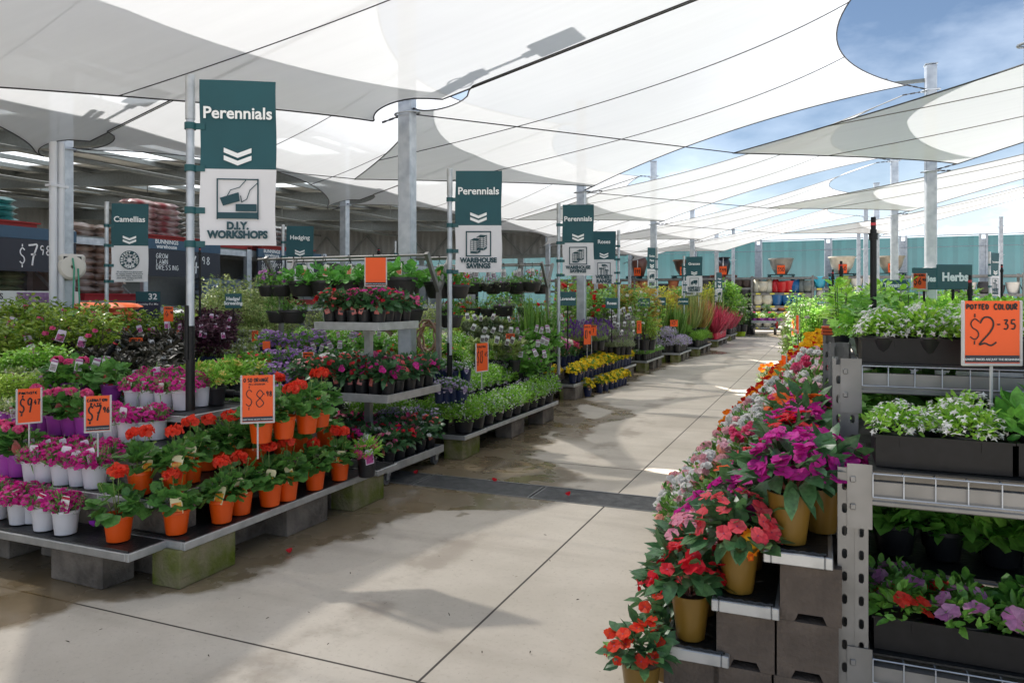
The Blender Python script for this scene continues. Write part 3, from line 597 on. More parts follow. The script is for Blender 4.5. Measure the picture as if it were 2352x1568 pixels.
# white and orange bags on low teal pallets in front of the racks
def low_table(x, y, l, z, label):
    t = thing('display_table', label, 'table', (x, y, 0)); a = MB(); a.box((0, 0, z-.06), (.8, l, .1)); link('tabletop', a.mesh('tabletop', plain((.02, .11, .12), .6)), t)
    for sx_ in (-1, 1):
        for sy in (-1, 1): a = MB(); a.box((sx_*.36, sy*(l/2-.06), (z-.11)/2), (.06, .06, z-.11)); link('leg', a.mesh('leg', M['galv']), t)
low_table(-10.6, 11.0, 2.6, .95, 'teal display table stacked with white soil bags near the shelves')
stack(-10.5, 11.0, .95, 3, 4, (.78, .80, .80), (.48, .52, .52), 'white printed soil', 'on the teal table', d=.62, h=.12, pallet=None)
low_table(-10.2, 7.95, 1.3, 1.08, 'teal display table stacked with orange fertiliser bags beside the first post')
stack(-10.1, 7.95, 1.08, 3, 2, (.80, .12, .02), (.85, .3, .18), 'orange fertiliser', 'on the teal table beside the first post', d=.6, h=.12, pallet=None)
# boxed display with SPIRALS
t = thing('display_box', 'white printed cardboard box display reading SPIRALS with purple and green patches', 'box', (-10.3, 6.75, 0))
b = MB(); b.box((0, 0, .65), (.5, 1.5, 1.3), bev=.01); link('body', b.mesh('body', pmat('cardboard', (.26, .13, .06), .8, var=.2)), t)
b = MB(); b.box((.02, 0, 1.42), (.5, 1.56, .32), bev=.006); link('header', b.mesh('header', plain((.72, .72, .68), .5)), t)
b = MB(); b.box((.274, .12, 1.48), (.004, .5, .16)); link('purple_panel', b.mesh('purple_panel', plain((.2, .08, .22), .5, col2=(.4, .25, .4), scale=9)), t)
b = MB(); b.box((.2745, .42, 1.36), (.004, .4, .12)); link('green_panel', b.mesh('green_panel', plain((.35, .5, .16), .5)), t)
b = MB(); b.box((.2755, .62, 1.43), (.004, .16, .26)); link('maroon_panel', b.mesh('maroon_panel', plain((.2, .03, .08), .5)), t)
link('lettering', text_mesh('SPIRALS', .11, .01, 'ink'), t, (.276, -.5, 1.47), (0, 0, R(90)))
t = thing('display_box', 'white cardboard box display with printed text left of the SPIRALS box', 'box', (-10.3, 5.2, 0))
b = MB(); b.box((0, 0, .65), (.5, 1.3, 1.3), bev=.01); link('body', b.mesh('body', pmat('cardboard', (.42, .19, .05), .8, var=.2)), t)
b = MB(); b.box((.02, 0, 1.42), (.5, 1.36, .32), bev=.006); link('header', b.mesh('header', plain((.72, .72, .70), .5)), t)
link('lettering', text_mesh('CURBING', .1, .01, 'ink'), t, (.276, .2, 1.42), (0, 0, R(90)))
# aisle marker 32
t = thing('aisle_sign', 'dark navy aisle marker sign reading 32 Speciality Pot Mix', 'sign', (-11.2, 9.75, 0), R(90 - 52))
b = MB(); b.box((0, 0, .80), (.40, .05, 1.60)); link('board', b.mesh('board', plain((.012, .018, .045), .5)), t)
b = MB(); b.box((0, -.004, 1.52), (.40, .05, .18)); link('header', b.mesh('header', M['teal']), t)
link('lettering', text_mesh('32', .15, .02), t, (.08, -.032, 1.47)); link('lettering', text_mesh('Speciality Pot Mix', .048, .008), t, (0, -.028, 1.37))
s_ = MB(); strokes(s_, '1', 0, 0, .01, .01, .001)
# hose reel
t = thing('hose_reel', 'cream wall hose reel with green hose fixed to the warehouse post', 'hose reel', (-8.94, 6.6, 1.86), R(62))
b = MB()
b.lathe([(.02, -.1), (.13, -.1), (.16, -.075), (.165, 0), (.16, .075), (.13, .1), (.02, .1)], 20)
b.v = [np.stack([v[:, 0], v[:, 2]*1.15, v[:, 1]*1.05+.02], 1) for v in b.v]; b.box((0, -.0, .13), (.3, .21, .11), bev=.03); b.box((0, .14, 0), (.1, .1, .14))
link('housing', b.mesh('housing', plain((.66, .62, .56), .4), 40), t)
b = MB(); b.box((0, -.108, .13), (.2, .006, .045)); link('slot', b.mesh('slot', M['rubber']), t)
b = MB(); b.tube([(0, -.11, .13), (.01, -.16, .0), (.0, -.14, -.5), (.02, -.13, -1.1), (-.03, -.12, -1.5)], .011, 6); b.tube([(.06, -.12, .0), (.07, -.15, -.4), (.06, -.13, -1.2)], .011, 6); link('hose', b.mesh('hose', plain((.03, .28, .16), .4), 60), t)
# ------------------------------------------------------------------ banners
def icon_diy(mb, cx, cz, s):
    o = s/2; w = .035*s
    for a, b in (((-o, o), (o, o)), ((o, o), (o, -o)), ((-o, o), (-o, -o))): frame(mb, cx, cz, a, b, w)
    mb.poly([(cx-o, cz-o), (cx+o, cz-o), (cx+o, cz-o*.68), (cx-o, cz-o*.68)])
    mb.poly([(cx-o*.1, cz-o*.62), (cx+o*.93, cz-o*.62), (cx+o*.93, cz-o*.25), (cx-o*.1, cz-o*.25)])
    mb.poly([(cx-o*.72, cz-o*.35), (cx+o*.1, cz-o*.1), (cx+o*.05, cz+o*.35), (cx-o*.88, cz+o*.05)])
    pts = [(-.5, .18), (-.35, .45), (.1, .6), (.4, .95)]
    for a, b in zip(pts[:-1], pts[1:]): frame(mb, cx, cz, (a[0]*o, a[1]*o), (b[0]*o, b[1]*o), w*.6)
    pts = [(.95, .8), (.6, .45), (.45, .0), (.2, -.15), (.15, .15)]
    for a, b in zip(pts[:-1], pts[1:]): frame(mb, cx, cz, (a[0]*o, a[1]*o), (b[0]*o, b[1]*o), w*.6)
def frame(mb, cx, cz, a, b, w):
    dx, dz = b[0]-a[0], b[1]-a[1]; l = math.hypot(dx, dz) or 1; nx_, nz_ = -dz/l*w/2, dx/l*w/2; ex, ez = dx/l*w/2, dz/l*w/2
    mb.poly([(cx+a[0]-ex-nx_, cz+a[1]-ez-nz_), (cx+b[0]+ex-nx_, cz+b[1]+ez-nz_), (cx+b[0]+ex+nx_, cz+b[1]+ez+nz_), (cx+a[0]-ex+nx_, cz+a[1]-ez+nz_)])
def sq(mb, cx, cz, o, w):
    for a, b in (((-o, o), (o, o)), ((o, o), (o, -o)), ((-o, o), (-o, -o)), ((-o, -o), (o, -o))): frame(mb, cx, cz, a, b, w)
def icon_stack(mb, cx, cz, s):
    o = s/2; sq(mb, cx, cz, o, .05*s); w = .022*s
    for bx, bz in ((.18, .28), (-.35, 0)):
        x, z = cx + bx*o, cz + bz*o
        for k in range(6): frame(mb, 0, 0, (x-.3*o, z-.5*o+k*.16*o), (x+.22*o, z-.55*o+k*.16*o), w)
        for k in range(6): frame(mb, 0, 0, (x+.22*o, z-.55*o+k*.16*o), (x+.5*o, z-.4*o+k*.16*o), w)
        for dx in (-.3, -.04, .22): frame(mb, 0, 0, (x+dx*o, z-.53*o), (x+dx*o, z+.28*o), w)
        frame(mb, 0, 0, (x+.5*o, z-.4*o), (x+.5*o, z+.42*o), w)
        mb.poly([(x-.3*o, z+.3*o), (x+.22*o, z+.25*o), (x+.5*o, z+.42*o), (x-.02*o, z+.47*o)])
        mb.poly([(x-.32*o, z-.78*o), (x+.24*o, z-.82*o), (x+.24*o, z-.64*o), (x-.32*o, z-.6*o)])
        mb.poly([(x+.26*o, z-.82*o), (x+.52*o, z-.66*o), (x+.52*o, z-.48*o), (x+.26*o, z-.64*o)])
def icon_hammer(mb, cx, cz, s):
    o = s/2; sq(mb, cx, cz, o, .045*s)
    for x, z, k, hb in ((.05, .55, 1, -.95), (-.45, .05, .8, -.95), (.45, -.2, .62, -.95)):
        X_, Z_ = cx+x*o, cz+z*o; q = .4*o*k
        mb.poly([(X_-q, Z_-.4*q), (X_-q, Z_+.6*q), (X_-.6*q, Z_+.45*q), (X_+.3*q, Z_+.55*q), (X_+1.1*q, Z_+.2*q), (X_+1.5*q, Z_-.7*q), (X_+.7*q, Z_-.1*q), (X_-.6*q, Z_-.2*q)])
        for dx in (-.22, .3): frame(mb, 0, 0, (X_+dx*q, Z_-.3*q), (X_+dx*q, cz+hb*o), .045*s)
def icon_truck(mb, cx, cz, s):
    o = s/2; sq(mb, cx, cz, o, .04*s)
    mb.poly([(cx-.2*o, cz-.3*o), (cx+.75*o, cz-.2*o), (cx+.75*o, cz+.55*o), (cx-.2*o, cz+.5*o)])
    mb.poly([(cx-.75*o, cz-.35*o), (cx-.25*o, cz-.3*o), (cx-.25*o, cz+.35*o), (cx-.5*o, cz+.33*o), (cx-.75*o, cz+.0*o)])
    for dx in (-.5, .4): mb.poly([(cx+dx*o+.17*o*math.cos(a), cz-.42*o+.17*o*math.sin(a)) for a in np.linspace(0, 2*math.pi, 13)[:-1]])
def icon_drill(mb, cx, cz, s):
    o = s/2; sq(mb, cx, cz, o, .04*s)
    mb.poly([(cx-.5*o, cz+.2*o), (cx+.8*o, cz+.2*o), (cx+.8*o, cz+.6*o), (cx-.5*o, cz+.6*o)]); mb.poly([(cx-.1*o, cz-.7*o), (cx+.3*o, cz-.7*o), (cx+.4*o, cz+.18*o), (cx, cz+.18*o)])
def icon_plant(mb, cx, cz, s):
    o = s/2; n_ = 28
    for k in range(n_):
        a, b = 2*math.pi*k/n_, 2*math.pi*(k+1)/n_
        mb.poly([(cx+o*math.cos(a), cz+o*math.sin(a)), (cx+o*.62*math.cos(a), cz+o*.62*math.sin(a)), (cx+o*.62*math.cos(b), cz+o*.62*math.sin(b)), (cx+o*math.cos(b), cz+o*math.sin(b))][::-1])
    for k in range(8):
        a = 2*math.pi*k/8 + .2; c_, s_ = math.cos(a), math.sin(a)
        mb.poly([(cx+.2*o*c_, cz+.2*o*s_), (cx+.4*o*c_-.14*o*s_, cz+.4*o*s_+.14*o*c_), (cx+.58*o*c_, cz+.58*o*s_), (cx+.4*o*c_+.14*o*s_, cz+.4*o*s_-.14*o*c_)][::-1])
clm = MB(); clm.lathe([(.033, -.02), (.033, .02)], 14); clm.lathe([(.030, .02), (.030, -.02)], 14); clm.box((.055, 0, 0), (.06, .012, .036))
clamp_me = clm.mesh('clamp', M['tealsign'], 40)
def banner(px, t, ztop, zbot, label, title, icon, foot, ang, side=1, W=.44, zb=None, tsize=.105, wsize=.075, black=True, lh=.455, group='teal and white pole banners'):
    p = T(px, t); o = thing('pole_banner', label, 'banner', (p.x, p.y, zbot), ang, group)
    h = ztop - zbot; b = MB(); b.tube([(0, 0, .0), (0, 0, h-.25)], .0235, 14); link('pole', b.mesh('pole', M['galv'], 40), o)
    b = MB(); b.tube([(0, 0, h-.26), (0, 0, h)], .028, 14); link('sleeve', b.mesh('sleeve', M['alu'], 40), o)
    if black:
        b = MB(); b.tube([(.0, .0, 0), (0, 0, .5)], .0265, 14); b.tube([(-.012, -.03, .3), (-.012, -.03, .62)], .012, 8); link('base_sleeve', b.mesh('base_sleeve', M['black'], 40), o)
    x0_ = .055*side; x1_ = (.055+W)*side
    H = .985; up_ = .53
    cm = MB()
    def sheet(mb, za, zc, n_=8, m_=8):
        V = []; Fs = []
        for y in (0, .004):
            for i in range(n_+1):
                for j in range(m_+1):
                    u, v = i/n_, j/m_; V.append((x0_+(x1_-x0_)*u + .004*math.sin(v*5+za*9), y + .007*math.sin(u*4.2+v*2.6+za*5)*u, za+(zc-za)*v))
        B = (n_+1)*(m_+1)
        for s_ in (0, 1):
            for i in range(n_):
                for j in range(m_):
                    q = (i*(m_+1)+j, (i+1)*(m_+1)+j, (i+1)*(m_+1)+j+1, i*(m_+1)+j+1); Fs.append(tuple(B*s_+k for k in (q if (s_ == 0) == (side > 0) else q[::-1])))
        mb.add(V, Fs)
    sheet(cm, h-.02-up_, h-.02); uc = link('upper_cloth', cm.mesh('upper_cloth', M['teal'], 60), o)
    cm = MB(); sheet(cm, h-.02-up_-lh, h-.0205-up_); lo = link('lower_cloth', cm.mesh('lower_cloth', M['white'], 60), o)
    for z in (h-.3, h-.55, h-.8, h-1.0): link('clamp', clamp_me, o, (0, 0, z), (0, 0, 0 if side > 0 else math.pi))
    cx = (x0_+x1_)/2; yf = -.011
    for k, ln in enumerate(title.split('\n')): link('lettering', text_mesh(ln, tsize, .022), uc, (cx, yf, h-.25-.11*k))
    c = MB()
    for zz in (h-.455, h-.50):
        c.poly([(cx-.08, zz+.03), (cx, zz-.002), (cx, zz-.03), (cx-.08, zz+.002)][::-1]); c.poly([(cx+.08, zz+.03), (cx+.08, zz+.002), (cx, zz-.03), (cx, zz-.002)][::-1])
    link('chevrons', c.shift((0, yf, 0)).mesh('chevrons', M['lettering']), uc)
    if icon:
        c = MB(); icon(c, cx, h-.02-up_-.18, .235); link('icon', c.shift((0, yf, 0)).mesh('icon', M['print']), lo)
    if foot:
        wid = 0
        for ln in foot.split('\n'):
            co_ = [v.co.x for v in text_mesh(ln, wsize, .055, 'print').vertices]; wid = max(wid, max(co_)-min(co_))
        q = min(1.15, .80*W/wid)
        for k, ln in enumerate(foot.split('\n')):
            fo = link('lettering', text_mesh(ln, wsize, .055, 'print'), lo, (cx, yf, h-.02-up_-.36-wsize*q*.93*k)); fo.scale = (q, 1, q*1.08)
    return o, h, cx, yf
RA = lambda d: R(d)
banner(437, 4.4, 2.785, .80, 'large teal and white Perennials banner with D.I.Y. WORKSHOPS below, on the front pole', 'Perennials', icon_diy, 'D.I.Y.\nWORKSHOPS', RA(29), tsize=.098, wsize=.078)
banner(1033, 7.2, 2.73, .42, 'Perennials banner with WAREHOUSE SAVINGS beside the hanging basket rail', 'Perennials', icon_stack, 'WAREHOUSE\nSAVINGS', RA(22), W=.45, tsize=.098, wsize=.072)
banner(1283, 10.3, 2.80, .42, 'Perennials banner with WAREHOUSE SAVINGS in front of the steel post near the dahlias', 'Perennials', icon_stack, 'WAREHOUSE\nSAVINGS', RA(18), W=.43, tsize=.095, wsize=.070, black=False)
banner(1421, 13.9, 2.77, .42, 'teal and white Roses banner with WIDEST RANGE hammers, left of its pole', 'Roses', icon_hammer, 'WIDEST\nRANGE', RA(20), side=-1, tsize=.1, black=False)
o, h, cx, yf = banner(245, 9.3, 2.69, .42, 'teal and white Camellias banner with round PERFECT PLANT PROMISE badge', 'Camellias', icon_plant, '', RA(30), W=.44, tsize=.098, black=False)
for txt, a0, a1, fl in (('PERFECT PLANT', 205, -25, 0), ('PROMISE', 235, 305, 1)):
    for k, ch in enumerate(txt):
        if ch == ' ': continue
        a = R(a0 + (a1-a0)*k/(len(txt)-1)); r_ = .078 if not fl else .102
        link('lettering', text_mesh(ch, .04, .03), o, (cx + r_*math.cos(a), yf-.002, h-.02-.53-.18 + r_*math.sin(a)), (0, -(a - math.pi/2 if not fl else a + math.pi/2), 0))
for k, ln in enumerate(('All our plants are guaranteed', 'for twelve months, so if you\'re', 'not 100% happy, return your', 'plant (with receipt) and we\'ll', 'refund it.')): link('lettering', text_mesh(ln, .026, .01, 'print'), o, (cx, yf, h-.02-.53-.335-.026*k))
banner(650, 12.6, 2.74, .42, 'teal and white Hedging banner above the hedge plants', 'Hedging', icon_drill, '', RA(30), W=.45, tsize=.1, black=False)
banner(908, 17.5, 2.85, .42, 'teal Screening banner partly hidden behind the thick steel post', 'Screening\n&\nHedging', icon_plant, '', RA(26), W=.45, tsize=.09, black=False)
banner(1571, 20.5, 2.68, .42, 'teal and white Grasses banner with SAME DAY DELIVERY truck', 'Grasses', icon_truck, 'SAME DAY\nDELIVERY', RA(14), W=.44, tsize=.1, black=False)
banner(1604, 22.5, 2.60, .42, 'teal canopy foliage banner behind the Grasses banner', 'Canopy\nFoliage', icon_stack, 'WAREHOUSE\nSAVINGS', RA(18), side=-1, W=.44, tsize=.1, black=False)
banner(1509, 18.5, 2.78, .42, 'narrow edge-on Gardening banner beside the third bench post', 'Garden\nPlants', icon_truck, 'SAME DAY\nDELIVERY', RA(62), side=-1, W=.3, tsize=.07, black=False)
banner(1643, 24.5, 2.40, .42, 'edge-on teal Happy Foliage banner before the dark pot shelf', 'Happy\nfoliage', icon_truck, '', RA(60), side=1, W=.3, tsize=.07, black=False)
banner(1665, 27.5, 2.20, .42, 'edge-on white and teal banner beside the Happy Foliage banner', 'Natives', icon_stack, '', RA(75), side=-1, W=.3, tsize=.07, black=False)
banner(2273, 17.0, 2.57, .2, 'teal and white Succulents banner at the far right fence', 'Succulents', icon_hammer, 'WIDEST\nRANGE', RA(52), side=1, W=.34, tsize=.062, black=False)
# ------------------------------------------------------------------ orange price signs
def price_sign(px, py, t, w, h, ang, label, draw, stem=0.5, strip=False, frame_=True, cat='price sign', blank=False, zc=None):
    p = T(px, t, py); o = thing('price_sign', label, cat, (p.x, p.y, p.z - h/2 - stem), ang)
    zc = h/2 + stem; b = MB(); b.box((0, 0, zc), (w, .004, h)); cd = link('card', b.mesh('card', M['orange']), o)
    if frame_:
        b = MB()
        for sx_ in (-1, 1): b.box((sx_*(w/2+.002), 0, zc), (.010, .012, h+.004), bev=.003)
        b.box((0, 0, stem-.003), (w+.014, .012, .010), bev=.003); link('frame', b.mesh('frame', M['greywhite']), o)
    if stem: b = MB(); b.tube([(0, .003, 0), (0, .003, stem)], .005, 6); link('stem', b.mesh('stem', M['greywhite'], 50), o)
    if strip:
        b = MB(); b.box((0, -.0035, stem+.017), (w-.01, .003, .024)); ss = link('slogan_strip', b.mesh('slogan_strip', M['navy']), o)
        link('lettering', text_mesh('LOWEST PRICES ARE JUST THE BEGINNING...', w*.052, .01), ss, (0, -.0065, stem+.012))
    if draw:
        s_ = MB(); draw(s_, w, h, stem); s_.shift((0, -.004, 0)); link('lettering', s_.mesh('lettering', M['ink']), cd)
    return o
def L2(top, big, cents='', tw=.09, th=.008, top2=''):
    def f(s, w, h, st):
        z = lambda v: st + v*h; n = len(top)
        if top: cw = .86*w/(n*1.22); strokes(s, top, -.43*w, z(.84), cw, min(h*.11, cw*1.5), th*.62)
        if top2: cw = .6*w/(max(len(top2), 5)*1.22); strokes(s, top2, -.3*w, z(.70), cw, min(h*.10, cw*1.5), th*.6)
        if not big: return
        nb = len(big); bw = (.86 if not cents else .60)*w/(nb*1.18)
        strokes(s, big, -.44*w, z(.30), bw, h*.42, th, slant=.05)
        if cents: strokes(s, cents, .2*w, z(.52), .12*w, h*.15, th*.8)
    return f
def potted(s, w, h, st):
    strokes(s, 'POTTED', -.46*w, st+.87*h, .056*w, .07*h, .0052); strokes(s, 'COLOUR', .03*w, st+.865*h, .058*w, .085*h, .0052)
    strokes(s, '$', -.42*w, st+.38*h, .22*w, .34*h, .0042); strokes(s, '2', -.26*w, st+.30*h, .36*w, .44*h, .0058); strokes(s, '-35', .06*w, st+.55*h, .105*w, .15*h, .0048)
price_sign(2278, 763, 2.56, .190, .217, R(20), 'large orange price sign Potted Colour $2.35 before the alyssum tray', potted, stem=.25, strip=True)
def p898(s, w, h, st):
    strokes(s, 'O SO ORANGE', -.44*w, st+.86*h, .066*w, .075*h, .0045); strokes(s, 'PELARGONIUM', -.28*w, st+.79*h, .04*w, .035*h, .002)
    strokes(s, '$', -.4*w, st+.34*h, .26*w, .36*h, .0042); strokes(s, '8', -.1*w, st+.32*h, .34*w, .36*h, .0045); strokes(s, '-98', .16*w, st+.55*h, .085*w, .1*h, .0048)
price_sign(592, 915, 4.0, .163, .252, R(38), 'orange price sign $8.98 above the orange geraniums', p898, stem=.2, strip=True)
price_sign(225, 949, 4.0, .118, .19, R(48), 'orange price sign Carnation Kate $7.96 over the white pots', L2('CARNATION', '$7', '96', top2='KATE'), stem=.14, strip=True)
price_sign(67, 931, 4.25, .115, .195, R(62), 'orange price sign $9.47 among the purple pots', L2('PINKTASTIC', '$9', '47'), stem=.14)
price_sign(1107, 820, 6.5, .17, .245, R(78), 'orange price sign $13.45 above the white lobelia', L2('TRIPLE TRIAL', '$13', '45'), stem=.16)
price_sign(863, 624, 6.2, .175, .235, R(24), 'blank orange price card hanging on the basket rail', None, stem=0, strip=True)
price_sign(708, 826, 6.6, .10, .135, R(20), 'orange price sign Garden Jewels $10.98 behind the trolley', L2('GARDEN JEWELS', '$10', '98', th=.006), stem=.2)
price_sign(846, 832, 6.9, .115, .10, R(20), 'orange price card half hidden behind the trolley post', L2('JEWELS', '10', '98', th=.006), stem=.2)
price_sign(312, 795, 7.2, .125, .165, R(30), 'orange price sign $15.97 among black-leaved plants', L2('CORDYLINE', '$15', '97', th=.007), stem=.2, frame_=False)
price_sign(387, 721, 8.6, .105, .17, R(30), 'orange price sign with a four above the dark shrubs', L2('VIBURNUM', '4', '90', th=.008), stem=.3, frame_=False)
price_sign(281, 757, 9.2, .17, .09, R(30), 'orange No Fillers card near the camellia pole', L2('NO FILLERS', '', th=.01), stem=.3, frame_=False)
price_sign(404, 769, 8.4, .07, .10, R(30), 'small orange price tag left of the maroon shrubs', L2('LORO', '14', th=.006), stem=.25, frame_=False)
price_sign(586, 772, 8.6, .073, .13, R(26), 'orange price sign $9.98 between small grey pots', L2('PICK', '$9', '98', th=.006), stem=.25, frame_=False)
price_sign(612, 793, 7.6, .075, .085, R(30), 'plain orange card beside the purple stocks', None, stem=.25, frame_=False)
price_sign(1172, 778, 8.9, .105, .125, R(26), 'orange Shade Solutions sign $10 among the silver plants', L2('SHADE', '$10', '', th=.007, top2='SOLUTIONS'), stem=.25, frame_=False)
price_sign(1349, 768, 11.2, .16, .30, R(66), 'tall orange price sign $10.98 above the dahlias', L2('DAHLIA', '10', '98', th=.01), stem=.2, frame_=False)
price_sign(1359, 759, 12.2, .17, .17, R(40), 'orange price sign behind the tall dahlia sign', L2('LAVENDER', '91', th=.01), stem=.3, frame_=False)
price_sign(1468, 751, 14.6, .15, .25, R(66), 'orange edge-turned price sign above the lavender bench', L2('LAV', '12', th=.012), stem=.3, frame_=False)
price_sign(1548, 742, 17.5, .2, .16, R(40), 'orange price sign above the lilac mounds', L2('FOUR', '10', th=.012), stem=.4, frame_=False)
price_sign(2112, 646, 4.9, .088, .103, R(22), 'orange price sign LRG HERBS $6 left of the Herbs board', L2('LRG HERBS', '$6', '98', th=.006), stem=.32)
price_sign(2028, 706, 4.2, .088, .05, R(22), 'orange FRESH START card in the herb seedlings', L2('FRESH START', '', th=.006), stem=.15, frame_=False)
# ---- teal category boards on black stakes
def board(px, py, t, w, h, ang, txt, size, label, stem=.6):
    p = T(px, t, py); o = thing('category_sign', label, 'sign', (p.x, p.y, p.z-h/2-stem), ang)
    b = MB(); b.box((0, 0, stem+h/2), (w, .012, h), bev=.003); bo = link('board', b.mesh('board', M['tealsign']), o)
    ls = txt.split('\n')
    for k, ln in enumerate(ls): link('lettering', text_mesh(ln, size, .04), bo, (0, -.008, stem + h/2 - size*.33 + (len(ls)-1)*size*.45 - k*size*.9))
    b = MB(); b.tube([(0, .012, 0), (0, .012, stem)], .009, 8); link('stem', b.mesh('stem', M['black'], 50), o)
board(2192, 636, 4.6, .24, .155, R(30), 'Herbs', .072, 'teal Herbs board standing above the green seedlings')
board(2125, 640, 5.4, .2, .16, R(28), 'Vegies', .06, 'teal board half hidden behind the Herbs board')
board(2056, 655, 6.2, .22, .09, R(25), 'Tomatoes', .05, 'low teal board behind the tall seedlings')
board(536, 691, 9.6, .215, .19, R(22), 'Hedge/\nScreening', .062, 'teal Hedge/Screening board in the variegated hedge plants')
board(1304, 686, 10.6, .235, .2, R(20), 'Lavender', .062, 'teal Lavender board at the foot of the third Perennials banner')
board(1405, 696, 13.0, .22, .185, R(18), 'Roses', .07, 'teal Roses board under the Roses banner')
board(1479, 695, 15.5, .25, .185, R(18), 'Grasses', .066, 'teal Grasses board right of the Roses pole')
board(1516, 692, 17.0, .26, .18, R(18), 'Natives', .066, 'teal Natives board behind green foliage')
board(1569, 692, 19.5, .28, .18, R(18), 'Cordylines', .055, 'teal Cordylines board below the Grasses banner')
# ---- black irrigation risers with red caps
def riser(px, py, t, r, zb, label, lean=(0, 0)):
    p = T(px, t, py); o = thing('irrigation_riser', label, 'sprinkler', (p.x - lean[0], p.y - lean[1], zb)); h = p.z - zb
    b = MB(); b.tube([(0, 0, 0), (lean[0], lean[1], h-.06)], r, 12); d_ = Vector((lean[0], lean[1], h)).normalized(); q = Vector((lean[0], lean[1], h-.06)); b.tube([q - d_*.045, q - d_*.02], r*1.35, 12); b.tube([q - d_*.02, q - d_*.016], r*1.55, 12); link('pipe', b.mesh('pipe', M['black'], 40), o)
    b = MB(); b.tube([q, q + d_*.055], r*.8, 10); link('nozzle', b.mesh('nozzle', M['black'], 40), o); b = MB(); b.tube([q + d_*.018, q + d_*.03], r*.86, 10); link('cap', b.mesh('cap', M['redcap'], 40), o)
riser(2006, 496, 3.25, .0135, 1.15, 'tall black irrigation riser with red cap among the alyssum')
riser(2228, 629, 3.6, .0095, 1.15, 'short black irrigation riser in front of the Herbs board')
riser(1932, 598, 5.6, .0125, 1.1, 'black irrigation riser left of the tall one')
riser(1913, 618, 7.2, .0125, 1.1, 'black irrigation riser further along the herb racks')
riser(1906, 638, 9.2, .0125, 1.0, 'small black irrigation riser farthest along the herb racks')
riser(2301, 606, 9.5, .0155, 1.0, 'black irrigation riser right of the Herbs board')
riser(870, 570, 15, .03, .5, 'black irrigation riser beyond the hanging basket rail')
riser(1095, 578, 16, .03, .5, 'black irrigation riser behind the second Perennials banner')
riser(459, 566, 9.5, .015, .4, 'thin black irrigation riser beside the D.I.Y. banner pole')
riser(262, 777, 6.0, .022, .75, 'leaning black irrigation riser among black-leaved plants', lean=(.2, .1))
riser(149, 755, 7.0, .02, .9, 'leaning black irrigation riser in the camellias', lean=(.25, .15))
# ------------------------------------------------------------------ far shelving with glazed pots (Y = 39)
SY_ = 39.0
SH = [(-16.5, 'a'), (-13.55, 'a'), (-10.6, 'a'), (-9.15, 'b'), (-6.2, 'c'), (-3.25, 'd'), (-.45, 'e'), (2.4, 'f'), (5.25, 'f'), (8.1, 'f'), (10.95, 'f')]
def pot_me(prof, col, col2=None, rough=.3, n=20, bump=0):
    return MB().lathe(prof, n).mesh('pot', pmat('glaze', col, rough, col2=col2, scale=3) if col2 else plain(col, rough), 50)
tall = [(.17, 0), (.22, .05), (.27, .3), (.25, .55), (.2, .62), (.22, .66), (.19, .66), (.17, .6)]
wide = [(.15, 0), (.20, .02), (.27, .3), (.31, .52), (.33, .56), (.3, .57), (.28, .5), (.2, .45), (0, .45)]
bell = [(.13, 0), (.24, .06), (.30, .3), (.3, .44), (.26, .56), (.28, .6), (.25, .6), (.22, .5), (0, .48)]
egg = [(.1, 0), (.17, .03), (.2, .25), (.17, .5), (.1, .68), (.04, .72), (0, .72)]
bowl = [(.12, 0), (.16, .02), (.24, .14), (.26, .22), (.28, .24), (.25, .25), (.22, .2), (0, .18)]
rib = [(.16, 0), (.2, .01), (.25, .12), (.24, .14), (.27, .25), (.26, .27), (.29, .38), (.28, .4), (.26, .38), (0, .36)]
C_ = {'cream': (.62, .60, .48), 'red': (.50, .012, .02), 'blue': (.010, .11, .30), 'sage': (.16, .19, .18), 'aqua': (.05, .42, .60), 'terra': (.52, .17, .075), 'brown': (.075, .05, .038), 'char': (.045, .045, .05), 'white': (.72, .72, .70), 'lime': (.22, .35, .06), 'dark': (.02, .025, .04), 'purple': (.08, .05, .2), 'green': (.12, .2, .1)}
_pm = {}
PN = {id(tall): 'tall', id(wide): 'wide', id(bell): 'round', id(egg): 'egg shaped', id(bowl): 'shallow', id(rib): 'ribbed'}
cnt = {}
def shelf_pots(x0, x1, z, seq, where, y=SY_-.25, sc=1.0):
    n = len(seq); nx_ = {}
    for i, (c, pr) in enumerate(seq):
        k = (c, id(pr))
        if k not in _pm: _pm[k] = pot_me(pr, C_[c], tuple(v*.75 for v in C_[c]), .25 if c not in ('terra', 'brown', 'char') else .6)
        o = link('glazed_pot', _pm[k], None, (x0 + (i+.5)*(x1-x0)/n, y + random.uniform(-.05, .05), z)); s = sc*random.uniform(.93, 1.04); o.scale = (s, s, s)
        tag(o, f"{dict(dark='navy black', char='charcoal', terra='terracotta').get(c, c)} {PN[id(pr)]} pot, {ORD[i]} from the left {where}", 'pot', 'pots on the far shelving')
